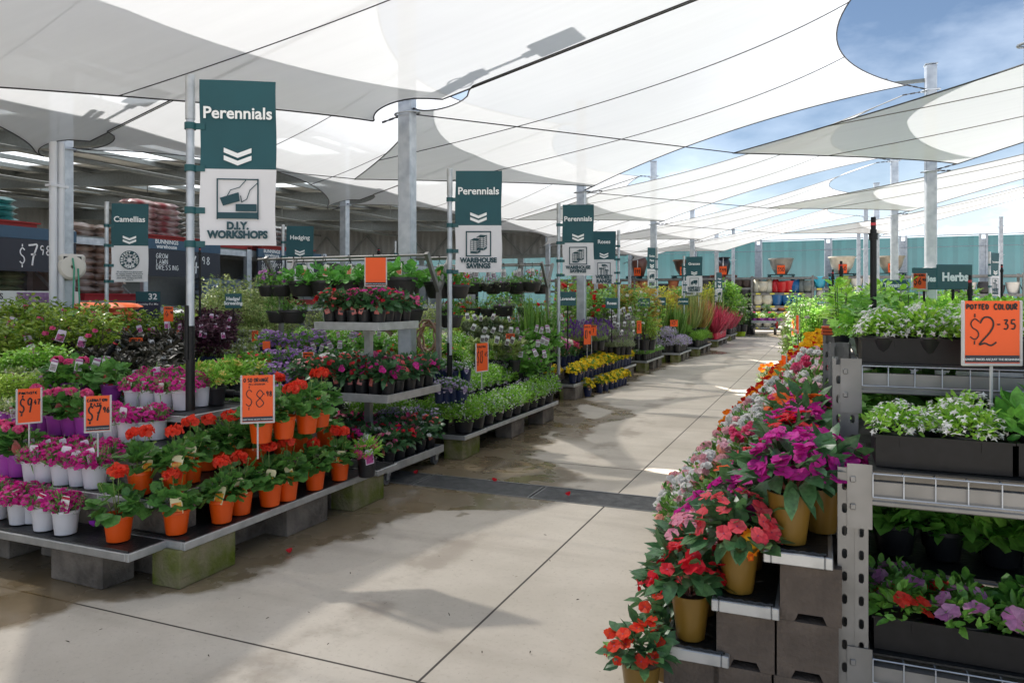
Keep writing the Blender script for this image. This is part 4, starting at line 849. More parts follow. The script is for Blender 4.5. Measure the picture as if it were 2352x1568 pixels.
for i, (x, kd) in enumerate(SH):
    wd_ = (SH[i+1][0] if i+1 < len(SH) else x+2.85) - x
    t = thing('pot_rack', f"galvanised shelving bay of garden pots along the far fence, {ORD[i]} from the left", 'shelving', (x, SY_, 0), 0, 'shelving bays along the far fence')
    for xx in (0.0,) if i else (0,):
        u = MB()
        for dy in (-.5, .5): u.box((0, dy, 1.33), (.1, .09, 2.66))
        for z in (.4, 1.1, 1.8): u.bar((0, -.5, z), (0, .5, z+.5), .03, .03)
        link('upright', u.mesh('upright', M['rack']), t)
    lv = dict(a=(1.3, 2.0), b=(1.45, 1.95), c=(.1, .95, 1.6, 2.1), d=(.14, .68, .93, 1.2, 1.83), e=(.14, .9, 1.55, 2.05), f=(.14, .9, 1.75))[kd] + (2.6,)
    for z in lv:
        s_ = MB(); s_.box((wd_/2, -.5, z-.06), (wd_-.11, .06, .11)); s_.box((wd_/2, .5, z-.06), (wd_-.11, .06, .11)); s_.box((wd_/2, 0, z-.012), (wd_-.11, .94, .02)); link('shelf', s_.mesh('shelf', M['rack']), t)
        if kd in 'de' and z < 2.4:
            for k in range(4):
                s_ = MB(); s_.box((.3 + k*.66, -.533, z-.05), (.22, .004, .07)); link('price_label', s_.mesh('price_label', plain((.75, .68, .08), .5)), t)
    s_ = MB(); s_.box((wd_/2, .56, 1.3), (wd_-.12, .02, 2.3)); link('back_panel', s_.mesh('back_panel', plain((.05, .06, .06), .8)), t) if kd in 'cd' else None
W_ = 'on shelf %s'
shelf_pots(-3.2, -.5, 1.83, [('cream', egg), ('cream', bell), ('cream', egg), ('red', egg), ('red', wide), ('red', wide), ('blue', tall), ('sage', egg), ('sage', bell)], 'in the red pot row')
shelf_pots(-3.2, -.5, 1.20, [('cream', tall), ('cream', bell), ('blue', wide), ('blue', wide), ('blue', wide), ('sage', wide)], 'in the blue pot row')
shelf_pots(-3.2, -.5, .93, [('cream', bowl), ('terra', bowl), ('white', bowl), ('terra', bowl), ('purple', bowl), ('white', bowl), ('terra', bowl)], 'in the saucer row', sc=.8)
shelf_pots(-3.2, -.5, .68, [('white', bowl), ('white', bowl), ('terra', bowl), ('char', bowl), ('purple', bowl), ('white', bowl)], 'in the lower saucer row', sc=.75)
shelf_pots(-3.2, -.5, .14, [('cream', tall), ('cream', tall), ('sage', tall), ('blue', wide), ('red', wide), ('cream', bell)], 'on the bottom shelf by the trolleys', sc=.8)
shelf_pots(-.4, 2.3, 2.05, [('aqua', wide), ('aqua', wide), ('lime', wide), ('white', wide), ('white', bell)], 'in the aqua pot row')
shelf_pots(-.4, 2.3, 1.55, [('white', tall), ('cream', bowl), ('white', bell), ('aqua', bell), ('sage', bowl)], 'below the aqua pot row', sc=.7)
shelf_pots(-6.1, -3.3, 2.1, [('brown', rib), ('char', tall), ('char', rib), ('char', wide), ('brown', rib), ('brown', rib), ('brown', rib)], 'in the upper brown pot row', sc=.95)
shelf_pots(-6.1, -3.3, 1.6, [('char', rib), ('char', wide), ('brown', rib), ('brown', rib), ('char', bell)], 'in the lower brown pot row', sc=.85)
shelf_pots(-10.5, -6.4, 1.95, [('terra', wide), ('terra', rib), ('terra', bell), ('terra', bell), ('char', rib), ('char', rib), ('terra', wide), ('red', bowl)], 'in the terracotta row', sc=.95)
shelf_pots(-10.5, -6.4, 1.45, [('terra', bowl), ('brown', bowl), ('terra', rib), ('brown', bowl), ('terra', bowl), ('red', bowl)], 'below the terracotta row', sc=.8)
shelf_pots(-13.5, -10.7, 2.0, [('terra', bell), ('terra', rib), ('terra', wide), ('red', bell), ('terra', bell)], 'left of the terracotta row', sc=.95)
shelf_pots(5.3, 8.0, 1.75, [('char', rib), ('white', wide), ('char', bell), ('char', rib), ('white', wide)], 'behind the Herbs board', sc=.95)
shelf_pots(8.2, 10.9, 1.75, [('white', rib), ('char', wide), ('white', wide), ('char', bell)], 'right of the Succulents banner', sc=.95)
# large pots standing on pallets above the shelving, each with a price card
urn = [(.2, 0), (.25, .03), (.38, .45), (.44, .75), (.36, .95), (.3, 1.02), (.36, 1.1), (.46, 1.16), (.42, 1.17), (.3, 1.05), (0, 1.0)]
dish = [(.25, 0), (.3, .02), (.5, .35), (.6, .75), (.66, .8), (.66, .86), (.6, .86), (.52, .7), (0, .65)]
for x, pr, c, pal, pt, nm, sc_ in ((-9.0, urn, (.16, .06, .04), (.02, .07, .08), '399', 'brown glazed urn', 1.0), (-6.6, dish, (.10, .05, .03), (.02, .07, .08), '399', 'dark brown bowl', .95), (-4.65, urn, (.02, .025, .035), (.2, .05, .03), '399', 'black glazed urn', .78), (-1.9, dish, (.26, .25, .23), (.015, .06, .07), '350', 'grey stone bowl', .92), (.85, dish, (.62, .58, .48), (.015, .06, .07), '350', 'cream bowl with patterned rim', .95), (2.95, dish, (.36, .32, .25), (.02, .07, .08), '350', 'sandstone bowl', .92)):
    p = thing('pallet', f"pallet on the top shelf under the {nm}", 'pallet', (x, SY_-.1, 2.61)); b = MB()
    for k in (-.55, 0, .55): b.box((k, 0, .05), (.1, 1.0, .1))
    for k in range(6): b.box((0, -.45+.18*k, .112), (1.25, .1, .024))
    b.box((0, -.45, .012), (1.25, .1, .022)); link('deck', b.mesh('deck', plain(pal, .7)), p)
    q = thing('large_pot', f"large {nm} on a pallet above the far shelving", 'pot', (x, SY_-.1, 2.735)); q.scale = (sc_,)*3
    link('vessel', MB().lathe(pr, 28).mesh('vessel', pmat('glaze', c, .3, var=.25, scale=4), 50), q)
    b = MB(); b.tube([(0, -.15, 1.14 if pr is urn else .87), (.02, -.44 if pr is urn else -.62, 1.1 if pr is urn else .84), (.02, -.47, .5), (.0, -.36, .1)], .016, 6); link('strap', b.mesh('strap', M['lettering']), q)
    price = price_sign(0, 0, 1, .36, .42, 0, f"orange price card {pt} on the {nm}", L2('', pt, th=.03), stem=0, frame_=False); price.location = (x+.02, SY_-.62, 2.75)
# ================================================================== PLANTS: meshes and kinds
rng = np.random.default_rng(11); random.seed(11)
def tpl(V, Fs): return (np.array(V, float), Fs)
T_LANCE = tpl([(0,0,0),(-.15,.3,.05),(0,.38,0),(.15,.3,.05),(-.12,.68,.0),(0,.72,-.05),(.12,.68,.0),(0,1,-.14)], [(0,2,1),(0,3,2),(1,2,5,4),(2,3,6,5),(4,5,7),(5,6,7)])
T_OVAL = tpl([(0,0,0),(-.27,.35,.07),(0,.4,0),(.27,.35,.07),(-.2,.72,.02),(0,.75,-.05),(.2,.72,.02),(0,1,-.14)], [(0,2,1),(0,3,2),(1,2,5,4),(2,3,6,5),(4,5,7),(5,6,7)])
T_IMP = tpl([(v[0]*1.8, v[1], v[2]) for v in T_LANCE[0]], T_LANCE[1])
T_SMALL = tpl([(0,0,0),(-.26,.5,.08),(0,1,-.08),(.26,.5,.08),(0,.5,0)], [(0,4,1),(1,4,2),(0,3,4),(4,3,2)])
T_NEEDLE = tpl([(-.05,0,0),(.05,0,0),(.04,.55,.02),(-.04,.55,.02),(0,1,-.05)], [(0,1,2,3),(3,2,4)])
def round_leaf(n=10):
    V = [(0, .42, -.07)]; 
    for k in range(n):
        a = 2*math.pi*(k+.5)/n - math.pi/2; r = .5*(1+.10*(-1)**k); V.append((r*math.cos(a), .45+r*math.sin(a), .07*math.sin(k*2.4)+.03))
    return tpl(V, [(0, k+1, (k+1) % n+1) for k in range(n)])
T_ROUND = round_leaf()
T_LOBED = tpl([(0,0,0),(-.2,.2,.03),(-.5,.35,.05),(-.25,.5,.0),(-.42,.8,-.02),(-.12,.75,0),(0,1,-.08),(.12,.75,0),(.42,.8,-.02),(.25,.5,0),(.5,.35,.05),(.2,.2,.03),(0,.5,-.03)], [(0,12,1),(1,12,2),(2,12,3),(3,12,4),(4,12,5),(5,12,6),(6,12,7),(7,12,8),(8,12,9),(9,12,10),(10,12,11),(11,12,0)])
def blade_tpl(n=5, w=.035, bend=.5):
    V = []; 
    for i in range(n+1):
        t = i/n; ww = w*(1-t**1.6)+.003; V += [(-ww, t, -bend*t*t), (ww, t, -bend*t*t)]
    return tpl(V, [(2*i, 2*i+1, 2*i+3, 2*i+2) for i in range(n)])
T_BLADE = blade_tpl(); T_SPIKY = blade_tpl(5, .045, .12)
def petals5(n=5, r=.5, w=.34, cup=.08, notch=.04, ti=.06):
    V = []; Fs = []
    for k in range(n):
        a = 2*math.pi*k/n; u = np.array((math.cos(a), math.sin(a), 0)); s = np.array((-math.sin(a), math.cos(a), 0)); b = len(V); z = np.array((0, 0, 1.)); h = cup*(1+.5*(-1)**k)
        P = ((.36, .62), (.68, 1.0), (.93, .66), (1-notch, 0), (.93, -.66), (.68, -1.0), (.36, -.62)); V.append(z*.01*(k % 2))
        for q, e in P: V.append(u*r*q + s*w*r*e + z*(h*min(1, q*1.1)**2 + ti*r*e*.6 - .06*r*abs(e)*q))
        Fs += [(b, b+m_+2, b+m_+1) for m_ in range(6)]
    return tpl(V, Fs)
T_FLAT5 = petals5(5, .5, .60, .07, .10, .18)
T_EYE = tpl([(.5*math.cos(a), .5*math.sin(a), 0) for a in np.linspace(0, 2*math.pi, 7)[:-1]], [tuple(range(6))])
T_STAR = petals5(6, .5, .34, .1, 0)
T_DAISY = petals5(11, .5, .17, .05, 0)
T_DOT = tpl([(-.5,0,0),(0,-.18,.1),(.5,0,0),(0,.18,.1),(0,-.5,.05),(.18,0,.12),(0,.5,.05),(-.18,0,.12)], [(0,1,2,3),(4,5,6,7)])
T_RUFF = tpl([(-.5,0,.05),(-.25,.4,.12),(.25,.45,.0),(.5,.05,.1),(.2,-.42,.04),(-.3,-.4,.1),(0,0,-.08)], [(6,1,0),(6,2,1),(6,3,2),(6,4,3),(6,5,4),(6,0,5)])
T_CUP = tpl([(0,0,0)]+[( .5*math.cos(a)*r, .5*math.sin(a)*r, z) for r, z in ((.75,.22),(1,.5)) for a in np.linspace(0, 2*math.pi, 8)[:-1]], [(0,k+1,(k+1)%7+1) for k in range(7)]+[(k+1,(k+8),(k+1)%7+8,(k+1)%7+1) for k in range(7)])
def unit(a): return a/np.maximum(np.linalg.norm(a, axis=-1, keepdims=True), 1e-9)
def scatter(mb, tp, P, A, N, S, mat=0, wob=0.12):
    """many copies of a template: position, axis (local y), normal (local z), size"""
    V, Fs = tp; P = np.asarray(P, float).reshape(-1, 3); n = len(P)
    if not n: return
    A = unit(np.asarray(A, float)); N = np.asarray(N, float); N = unit(N - A*np.sum(N*A, 1, keepdims=True)); X = np.cross(A, N)
    S = np.broadcast_to(np.asarray(S, float).reshape(-1, 1), (n, 1))
    W = V[None, :, :] * (1 + wob*rng.standard_normal((n, 1, 3)))
    Q = P[:, None, :] + S[:, :, None]*(W[:, :, 0:1]*X[:, None, :] + W[:, :, 1:2]*A[:, None, :] + W[:, :, 2:3]*N[:, None, :])
    k = len(V); b = mb.n; mb.v.append(Q.reshape(-1, 3)); mb.n += n*k
    mb.f += [tuple(i + b + q*k for i in f) for q in range(n) for f in Fs]; mb.m += [mat]*(n*len(Fs))
def rdir(n, zmin=-.2):
    z = rng.uniform(zmin, 1, n); a = rng.uniform(0, 2*math.pi, n); r = np.sqrt(np.maximum(0, 1-z*z)); return np.stack([r*np.cos(a), r*np.sin(a), z], 1)
def lumpy(D, k=5, amp=.25, seed=None):
    c = rdir(k); return 1 - amp + 2*amp*np.max(D @ c.T, 1)**3
def mound(mb, tp, n, Rr, Hh, z0, size, inner=.35, up=.35, droop=.0, rnd=.45, zmin=-.25, lump=.2, mat=0, c=(0, 0)):
    D = rdir(n, zmin); q = (inner + (1-inner)*rng.random(n)**.6) * lumpy(D, 6, lump)
    P = np.stack([c[0]+D[:, 0]*Rr*q, c[1]+D[:, 1]*Rr*q, z0 + D[:, 2]*Hh*q], 1)
    A = unit(D*np.array((1, 1, .7)) + np.array((0, 0, up-droop)) + rnd*rng.standard_normal((n, 3)))
    N = unit(D*.5 + np.array((0, 0, .9)) + .35*rng.standard_normal((n, 3)))
    scatter(mb, tp, P, A, N, size*rng.uniform(.7, 1.25, n), mat)
    return P
def crown_pts(n, Rr, Hh, z0, zmin=.1, lump=.2, c=(0, 0), q0=.95):
    D = rdir(n, zmin); q = q0*lumpy(D, 6, lump)*rng.uniform(.93, 1.08, n)
    return np.stack([c[0]+D[:, 0]*Rr*q, c[1]+D[:, 1]*Rr*q, z0 + D[:, 2]*Hh*q], 1), D
def face_up(n, D, k=.7): return unit(D*k + np.array((0, 0, .6)) + .4*rng.standard_normal((n, 3)))
def perp(N):
    r = rng.standard_normal(N.shape); return unit(r - N*np.sum(r*N, 1, keepdims=True))
def blooms(mb, tp, n, Rr, Hh, z0, size, zmin=.1, lump=.2, mat=0, k=.7, q0=1.0, c=(0, 0), eye=0):
    P, D = crown_pts(n, Rr, Hh, z0, zmin, lump, c, q0); N = face_up(n, D, k); scatter(mb, tp, P, perp(N), N, size*rng.uniform(.75, 1.2, n), mat, .08)
    if eye: scatter(mb, T_EYE, P + N*size*.05, perp(N), N, size*eye, 1, .1)
    return P
def head(mb, c, r, size, n=26, tp=None, mat=0, squash=.7):
    D = rdir(n, -.35); P = np.array(c) + D*np.array((r, r, r*squash)); N = unit(D + .3*rng.standard_normal((n, 3))); scatter(mb, tp or T_RUFF, P, perp(N), N, size*rng.uniform(.8, 1.2, n), mat)
def stems(mb, pts, base_z, r=.002, c=(0, 0), n=4, mat=0):
    for p in pts: mb.tube([(c[0]+p[0]*.15, c[1]+p[1]*.15, base_z), (c[0]*.5+p[0]*.6, c[1]*.5+p[1]*.6, base_z+(p[2]-base_z)*.6), tuple(p)], r, n, mat, cap=False)
# ---- pots (slot 0 plastic, slot 1 soil)
def potmesh(h, rt, rb, col, n=18, hexa=False, rough=.38):
    mb = MB(); rim = .012
    if hexa:
        V = []; Fs = []; k = 24
        for z, r, sq_ in ((0, rb, .9), (.02*h, rb*1.02, .9), (.78*h, rt*.95, .75), (.9*h, rt*.97, .15), (h, rt, .05), (h, rt*.93, .05), (h*.85, rt*.88, .1)):
            for i in range(k):
                a = 2*math.pi*i/k; m_ = ((a + math.pi/8) % (math.pi/4)) - math.pi/8; oc = math.cos(math.pi/8)/math.cos(m_); rr = r*((1-sq_)+sq_*oc*1.02); V.append((rr*math.cos(a+.2), rr*math.sin(a+.2), z))
        for j in range(6):
            for i in range(k): Fs.append((j*k+i, j*k+(i+1) % k, (j+1)*k+(i+1) % k, (j+1)*k+i))
        mb.add(V, Fs); mb.add(V[:k], [tuple(range(k))[::-1]])
    else:
        mb.lathe([(rb*.85, 0), (rb, .003), (rb*1.01, h*.06), (rt*.955, h*.84), (rt*.96, h*.85), (rt*1.02, h*.87), (rt*1.02, h*.985), (rt*.99, h), (rt*.93, h), (rt*.91, h*.85)], n); mb.disc(rb*.86, .001, n)
    mb.disc(rt*.92, h*.86, n, mat=1)
    return mb.mesh('pot', [plain(col, rough, var=.15, scale=3), M['soil']], 35)
PCOL = {'orange': (.86, .10, .004), 'white': (.74, .73, .76), 'purple': (.42, .06, .42), 'black': (.018, .018, .02), 'navy': (.012, .022, .075), 'gold': (.20, .112, .016), 'grey': (.11, .115, .115), 'red': (.62, .02, .06), 'lime': (.45, .62, .02), 'dkpurple': (.05, .012, .07), 'blue': (.06, .15, .34), 'terra': (.4, .1, .04)}
_pots = {}
def pot(col, h=.118, rt=.062, rb=.047, hexa=False):
    k = (col, h, rt, rb, hexa)
    if k not in _pots: _pots[k] = potmesh(h, rt, rb, PCOL[col], hexa=hexa)
    return _pots[k]
# ---- plant tags
def tagmesh(w, h, kind):
    mb = MB()
    if kind == 'oval':
        pts = [(w/2*math.cos(a)*(.75 if math.sin(a) < 0 else 1), h/2+h/2*math.sin(a)) for a in np.linspace(0, 2*math.pi, 13)[:-1]][::-1]; mb.poly(pts[::-1], .001, 0)
        mb.poly([(w*.2*math.cos(a), h*.12+h*.07*math.sin(a)) for a in np.linspace(0, 2*math.pi, 9)[:-1]], 0, 1); mb.v[-1][:, 1] -= .0008
        mb.poly([(w*.3*math.cos(a), h*.55+h*.28*math.sin(a)) for a in np.linspace(0, 2*math.pi, 9)[:-1]], 0, 2); mb.v[-1][:, 1] -= .0008
    elif kind == 'sun':
        pts = [((w/2*(1 if k % 2 else .82))*math.cos(2*math.pi*k/32), h*.55+(h*.45*(1 if k % 2 else .82))*math.sin(2*math.pi*k/32)) for k in range(32)]; mb.poly(pts, .001, 0)
        mb.poly([(w*.34*math.cos(a), h*.58+h*.27*math.sin(a)) for a in np.linspace(0, 2*math.pi, 17)[:-1]], 0, 2); mb.v[-1][:, 1] -= .0008
        mb.poly([(-w*.12, h*.08), (w*.12, h*.08), (w*.12, h*.26), (-w*.12, h*.26)], 0, 1); mb.v[-1][:, 1] -= .001
        mb.poly([(-w*.06, h*.11), (w*.06, h*.11), (w*.06, h*.2), (-w*.06, h*.2)], 0, 0); mb.v[-1][:, 1] -= .0014
    else:
        mb.poly([(-w/2, 0), (w/2, 0), (w/2, h*.9), (w*.4, h), (-w*.4, h), (-w/2, h*.9)], .001, 0)
        if kind == 'strip': mb.poly([(-w/2, h*.78), (w/2, h*.78), (w/2, h*.95), (-w/2, h*.95)], 0, 1); mb.v[-1][:, 1] -= .0008
        lo, hi = (.08, .6) if kind != 'pic' else (.06, .62)
        mb.poly([(-w*.42, h*lo), (w*.42, h*lo), (w*.42, h*hi), (-w*.42, h*hi)], 0, 2); mb.v[-1][:, 1] -= .0008
    return mb
_tags = {}
def tagm(kind, w, h, c0, c1, c2, c3=None):
    k = (kind, w, h, c0, c1, c2, c3)
    if k not in _tags: _tags[k] = tagmesh(w, h, kind).mesh('tag', [plain(c0, .35), plain(c1, .4), pmat('printed_picture', c2, .35, col2=c3 or tuple(v*.4 for v in c2), scale=55, detail=2)])
    return _tags[k]
TAG = {
 'white': lambda: tagm('pic', .05, .08, (.68, .68, .66), (.3, .1, .3), (.20, .15, .18), (.06, .08, .05)),
 'pinktag': lambda: tagm('pic', .06, .09, (.72, .6, .72), (.3, .1, .3), (.6, .08, .28), (.3, .05, .2)),
 'carn': lambda: tagm('strip', .04, .075, (.80, .79, .75), (.52, .01, .05), (.45, .02, .05), (.75, .7, .62)),
 'dian': lambda: tagm('pic', .045, .09, (.80, .72, .78), (.3, .1, .3), (.62, .10, .38), (.8, .5, .7)),
 'redoval': lambda: tagm('oval', .042, .082, (.36, .07, .05), (.72, .66, .58), (.42, .03, .02), (.25, .02, .02)),
 'ohso': lambda: tagm('pic', .052, .088, (.85, .75, .45), (.9, .8, .3), (.8, .05, .01), (.9, .6, .06)),
 'redimp': lambda: tagm('pic', .036, .06, (.62, .16, .13), (.8, .75, .7), (.50, .03, .03), (.65, .35, .3)),
 'violet': lambda: tagm('oval', .052, .078, (.30, .24, .34), (.7, .65, .7), (.20, .10, .33), (.5, .42, .55)),
 'bronze': lambda: tagm('oval', .05, .075, (.35, .15, .05), (.7, .65, .6), (.4, .09, .02), (.5, .3, .1)),
 'purwhite': lambda: tagm('strip', .046, .085, (.66, .64, .66), (.35, .12, .28), (.16, .2, .12), (.4, .3, .36)),
 'sun': lambda: tagm('sun', .105, .12, (.92, .27, .01), (.75, .1, .02), (.95, .55, .03), (.9, .45, .02)),
 'lobel': lambda: tagm('strip', .045, .075, (.72, .70, .68), (.35, .1, .1), (.22, .05, .12), (.6, .5, .55)),
}
GRN = lambda a, b, **k: leaf(a, b, **k)
G1 = GRN((.045, .15, .02), (.11, .27, .045)); G2 = GRN((.09, .24, .03), (.22, .42, .06)); G3 = GRN((.02, .07, .022), (.05, .14, .035)); GER = GRN((.035, .12, .025), (.09, .23, .05), rough=.5)
G4 = GRN((.16, .33, .04), (.32, .50, .08)); VAR = GRN((.10, .19, .05), (.34, .40, .18)); SIL = GRN((.11, .155, .10), (.22, .28, .19)); DKP = GRN((.028, .010, .022), (.075, .022, .05)); BLK = GRN((.006, .009, .006), (.03, .028, .022), rough=.4)
IMP = GRN((.022, .075, .035), (.055, .14, .055), rough=.34); CAM = GRN((.05, .13, .015), (.24, .34, .05), rough=.25); STW = GRN((.04, .17, .03), (.10, .30, .05)); LAV = GRN((.11, .19, .08), (.22, .32, .14)); CORD = GRN((.18, .012, .035), (.42, .06, .12), rough=.3, tr=.35); GRS = GRN((.10, .17, .05), (.26, .30, .11)); BRN = GRN((.18, .16, .04), (.32, .2, .07))
STEM = plain((.07, .12, .03), .6); TRUNK = pmat('bark', (.12, .085, .05), .9, var=.4, scale=30)
K = {}
def kind(name, fn, nvar=3, **kw):
    """fn(mb_leaf, list of (part, MB, mat)) -> builds one variant"""
    K[name] = dict(vars=[fn() for _ in range(nvar)], **kw)
def V(parts): return [(n, b.mesh(n, m, 170)) for n, b, m in parts if b.n]
def geranium(c, pot_h=.118, nh=None, big=1.0):
    def f():
        a = MB(); heads = []; d = MB()
        P = mound(a, T_ROUND, 62, .092*big, .085*big, pot_h+.03, .058*big, inner=.45, up=.1, droop=.25, rnd=.25, zmin=-.35)
        n = nh if nh is not None else rng.integers(1, 3)
        for k in range(n):
            an = rng.uniform(0, 6.28); r = rng.uniform(0, .06); c_ = (r*math.cos(an), r*math.sin(an), pot_h + rng.uniform(.135, .19)*big)
            b = MB(); heads.append(b); head(b, c_, .034*big, .036*big, 34); d.tube([(c_[0]*.3, c_[1]*.3, pot_h), c_], .0022, 5)
        for k in range(3):
            an = rng.uniform(0, 6.28); r = rng.uniform(.03, .08); q = (r*math.cos(an), r*math.sin(an), pot_h+rng.uniform(.11, .17)); d.tube([(q[0]*.3, q[1]*.3, pot_h), q], .0018, 4); head(d, q, .008, .009, 8)
        return V([('foliage', a, GER)] + [('flower_head', b, petal(*c)) for b in heads] + [('stems', d, GRN((.12, .2, .05), (.2, .3, .1)))])
    return f
RED_OR = ((.85, .045, .02), (.95, .12, .06)); PINK = ((.80, .06, .26), (.92, .22, .42)); MAG = ((.66, .015, .27), (.86, .06, .42)); WHT = ((.80, .80, .80), (.88, .87, .84)); SCAR = ((.72, .012, .03), (.85, .04, .06)); CORAL = ((.85, .12, .14), (.92, .24, .22)); ORG = ((.88, .10, .012), (.92, .19, .03)); VIO = ((.34, .16, .52), (.55, .35, .68)); YEL = ((.88, .60, .010), (.93, .74, .035)); LILAC = ((.50, .40, .66), (.68, .60, .78)); PALE = ((.80, .38, .45), (.88, .60, .63)); SALM = ((.88, .38, .30), (.92, .55, .44)); DRED = ((.42, .008, .012), (.6, .02, .02)); PURP = ((.16, .04, .34), (.30, .12, .46))
kind('geranium', geranium(RED_OR), 5, pot=('orange', .118, .062, .047), tag='ohso', cat='potted geranium', tagh=-.012)
kind('pinkgeranium', geranium(PINK, nh=1, big=.9), 3, pot=('purple', .118, .062, .049), tag='redoval', cat='potted geranium', tagh=-.01)
kind('greengeranium', geranium(PINK, nh=0, big=1.15), 2, pot=('purple', .118, .065, .05), tag='redoval', cat='potted geranium', tagh=-.01)
def dianthus(c, dens=55, h=.06, r=.07):
    def f():
        a = MB(); b = MB(); mound(a, T_NEEDLE, 260, r, h, .118, .05, inner=.2, up=.7, rnd=.5); P = blooms(b, T_RUFF, dens, r*1.12, h*1.3, .122, .030, zmin=-.05); stems(a, P[:18], .115, .0012)
        return V([('foliage', a, GRN((.07, .2, .05), (.16, .33, .1))), ('flowers', b, petal(*c))])
    return f
kind('dianthus', dianthus(MAG, 95), 4, pot=('white', .118, .061, .048), tag='carn', tag2='dian', cat='potted dianthus', tagh=.0)
def whitefl():
    a = MB(); b = MB(); mound(a, T_SMALL, 260, .075, .065, .115, .026, inner=.2, lump=.3); blooms(b, T_DOT, 40, .08, .07, .12, .016)
    return V([('foliage', a, VAR), ('flowers', b, petal(*WHT))])
kind('bacopa', whitefl, 3, pot=('purple', .115, .062, .05), tag='lobel', cat='potted bacopa')
def impatiens(cs, big=1.0, ph=.12, nfl=15):
    def f():
        a = MB(); P = mound(a, T_IMP, 110, .098*big, .085*big, ph+.035*big, .066*big, inner=.3, up=.2, droop=.15, rnd=.35, zmin=-.3); out_ = [('foliage', a, IMP)]
        for i, c in enumerate(cs):
            b = MB(); blooms(b, T_FLAT5, nfl//len(cs)+1, .100*big, .100*big, ph+.04*big, .047*big, zmin=.0, k=.9, q0=1.04, eye=.12); out_.append(('flowers', b, [petal(*c), plain((.35, .03, .10), .5)]))
        s = MB(); stems(s, P[:8]*.9, ph-.01, .0032); out_.append(('stems', s, plain((.2, .07, .05), .5)))
        return V(out_)
    return f
BK = ('black', .112, .056, .043)
for nm, c in (('mag', [MAG]), ('red', [SCAR]), ('pink', [PINK]), ('white', [WHT]), ('pale', [PALE, PINK]), ('coral', [CORAL]), ('orange', [ORG])):
    kind('imp_'+nm, impatiens(c), 3, pot=BK, tag='redimp', cat='potted impatiens')
GP = ('gold', .160, .071, .050, True)
for nm, c in (('redorange', [((.80, .03, .012), (.9, .09, .03))]), ('red', [SCAR]), ('coral', [((.85, .06, .10), (.92, .16, .18))]), ('magenta', [((.58, .015, .30), (.74, .05, .42))]), ('orange', [ORG]), ('pink', [((.82, .25, .40), (.9, .42, .52))])):
    kind('sun_'+nm, impatiens(c, .98 if nm == 'redorange' else 1.25, .160, {'redorange': 18, 'magenta': 46}.get(nm, 32)), 3, pot=GP, tag='sun', cat='potted impatiens')
def mounddot(lf, fl, n=420, r=.12, h=.105, ph=.12, ls=.026, nd=90, ds=.014, tp=None, ft=None, lump=.3, zmin=-.2, eye=None):
    def f():
        a = MB(); b = MB(); mound(a, tp or T_SMALL, n, r, h, ph+.02, ls, inner=.25, lump=lump, up=.5, zmin=zmin)
        if 0 < nd <= 8:
            fs = []
            for q in range(nd): b = MB(); blooms(b, ft or T_DOT, 1, r*1.02, h*1.03, ph+.022, ds, zmin=.0, lump=.05); fs.append(('flower', b, petal(*fl)))
            return V([('foliage', a, lf)] + fs)
        if nd: blooms(b, ft or T_DOT, nd, r*1.02, h*1.03, ph+.022, ds, zmin=-.1, lump=lump, eye=.26 if ft is T_DAISY else .13 if ft is T_STAR else 0)
        return V([('foliage', a, lf), ('flowers', b, [petal(*fl), plain((.28, .12, .01) if ft is T_STAR else (.5, .28, .02), .6)])])
    return f
BW = ('black', .125, .092, .07)
kind('lobelia', mounddot(G2, WHT, n=900, r=.15, h=.15, ls=.03, nd=190, ds=.02), 4, pot=BW, tag='lobel', cat='potted lobelia')
kind('lobelia_violet', mounddot(G2, LILAC, n=900, r=.15, h=.15, ls=.03, nd=170, ds=.02), 3, pot=BW, tag='lobel', cat='potted lobelia')
kind('greenmound', mounddot(G4, YEL, nd=0, ls=.03, tp=T_NEEDLE, n=520), 3, pot=BW, tag=None, cat='potted shrub')
kind('alyssum', mounddot(GRN((.09, .24, .025), (.2, .38, .05)), WHT, n=340, r=.082, h=.07, ph=.05, ls=.026, nd=150, ds=.021, tp=T_OVAL), 4, pot=('black', .06, .058, .045), tag=None, cat='potted alyssum')
kind('bidens', mounddot(G1, YEL, n=220, r=.09, h=.085, ph=.13, ls=.03, nd=52, ds=.048, ft=T_STAR), 4, pot=('navy', .13, .06, .045), tag='bronze', cat='potted bidens')
kind('stock', mounddot(G1, VIO, n=160, r=.09, h=.1, ph=.13, ls=.045, nd=70, ds=.032, tp=T_LANCE, ft=T_RUFF), 3, pot=('navy', .13, .06, .045), tag='bronze', cat='potted stock')
kind('bellflower', mounddot(G1, LILAC, n=170, r=.075, h=.065, ph=.13, ls=.03, nd=60, ds=.026, ft=T_FLAT5), 3, pot=('navy', .13, .06, .047), tag='violet', cat='potted bellflower')
kind('whitebell', mounddot(G1, WHT, n=170, r=.075, h=.065, ph=.13, ls=.03, nd=45, ds=.022, ft=T_FLAT5), 3, pot=('navy', .13, .06, .047), tag='violet', cat='potted bellflower')
kind('whitedaisy', mounddot(G2, WHT, n=200, r=.085, h=.09, ph=.13, ls=.04, nd=24, ds=.034, tp=T_NEEDLE, ft=T_DAISY), 3, pot=('navy', .13, .06, .047), tag='bronze', cat='potted daisy')
kind('pinkdaisy', mounddot(G2, PINK, n=200, r=.085, h=.08, ph=.12, ls=.04, nd=14, ds=.05, tp=T_LANCE, ft=T_DAISY), 2, pot=('black', .12, .06, .047), tag='pinktag', cat='potted daisy')
kind('yellowdaisy', mounddot(G2, ((.86, .68, .12), (.9, .8, .35)), n=220, r=.09, h=.085, ph=.12, ls=.05, nd=11, ds=.055, tp=T_LANCE, ft=T_DAISY), 3, pot=('black', .12, .063, .05), tag=None, cat='potted daisy')
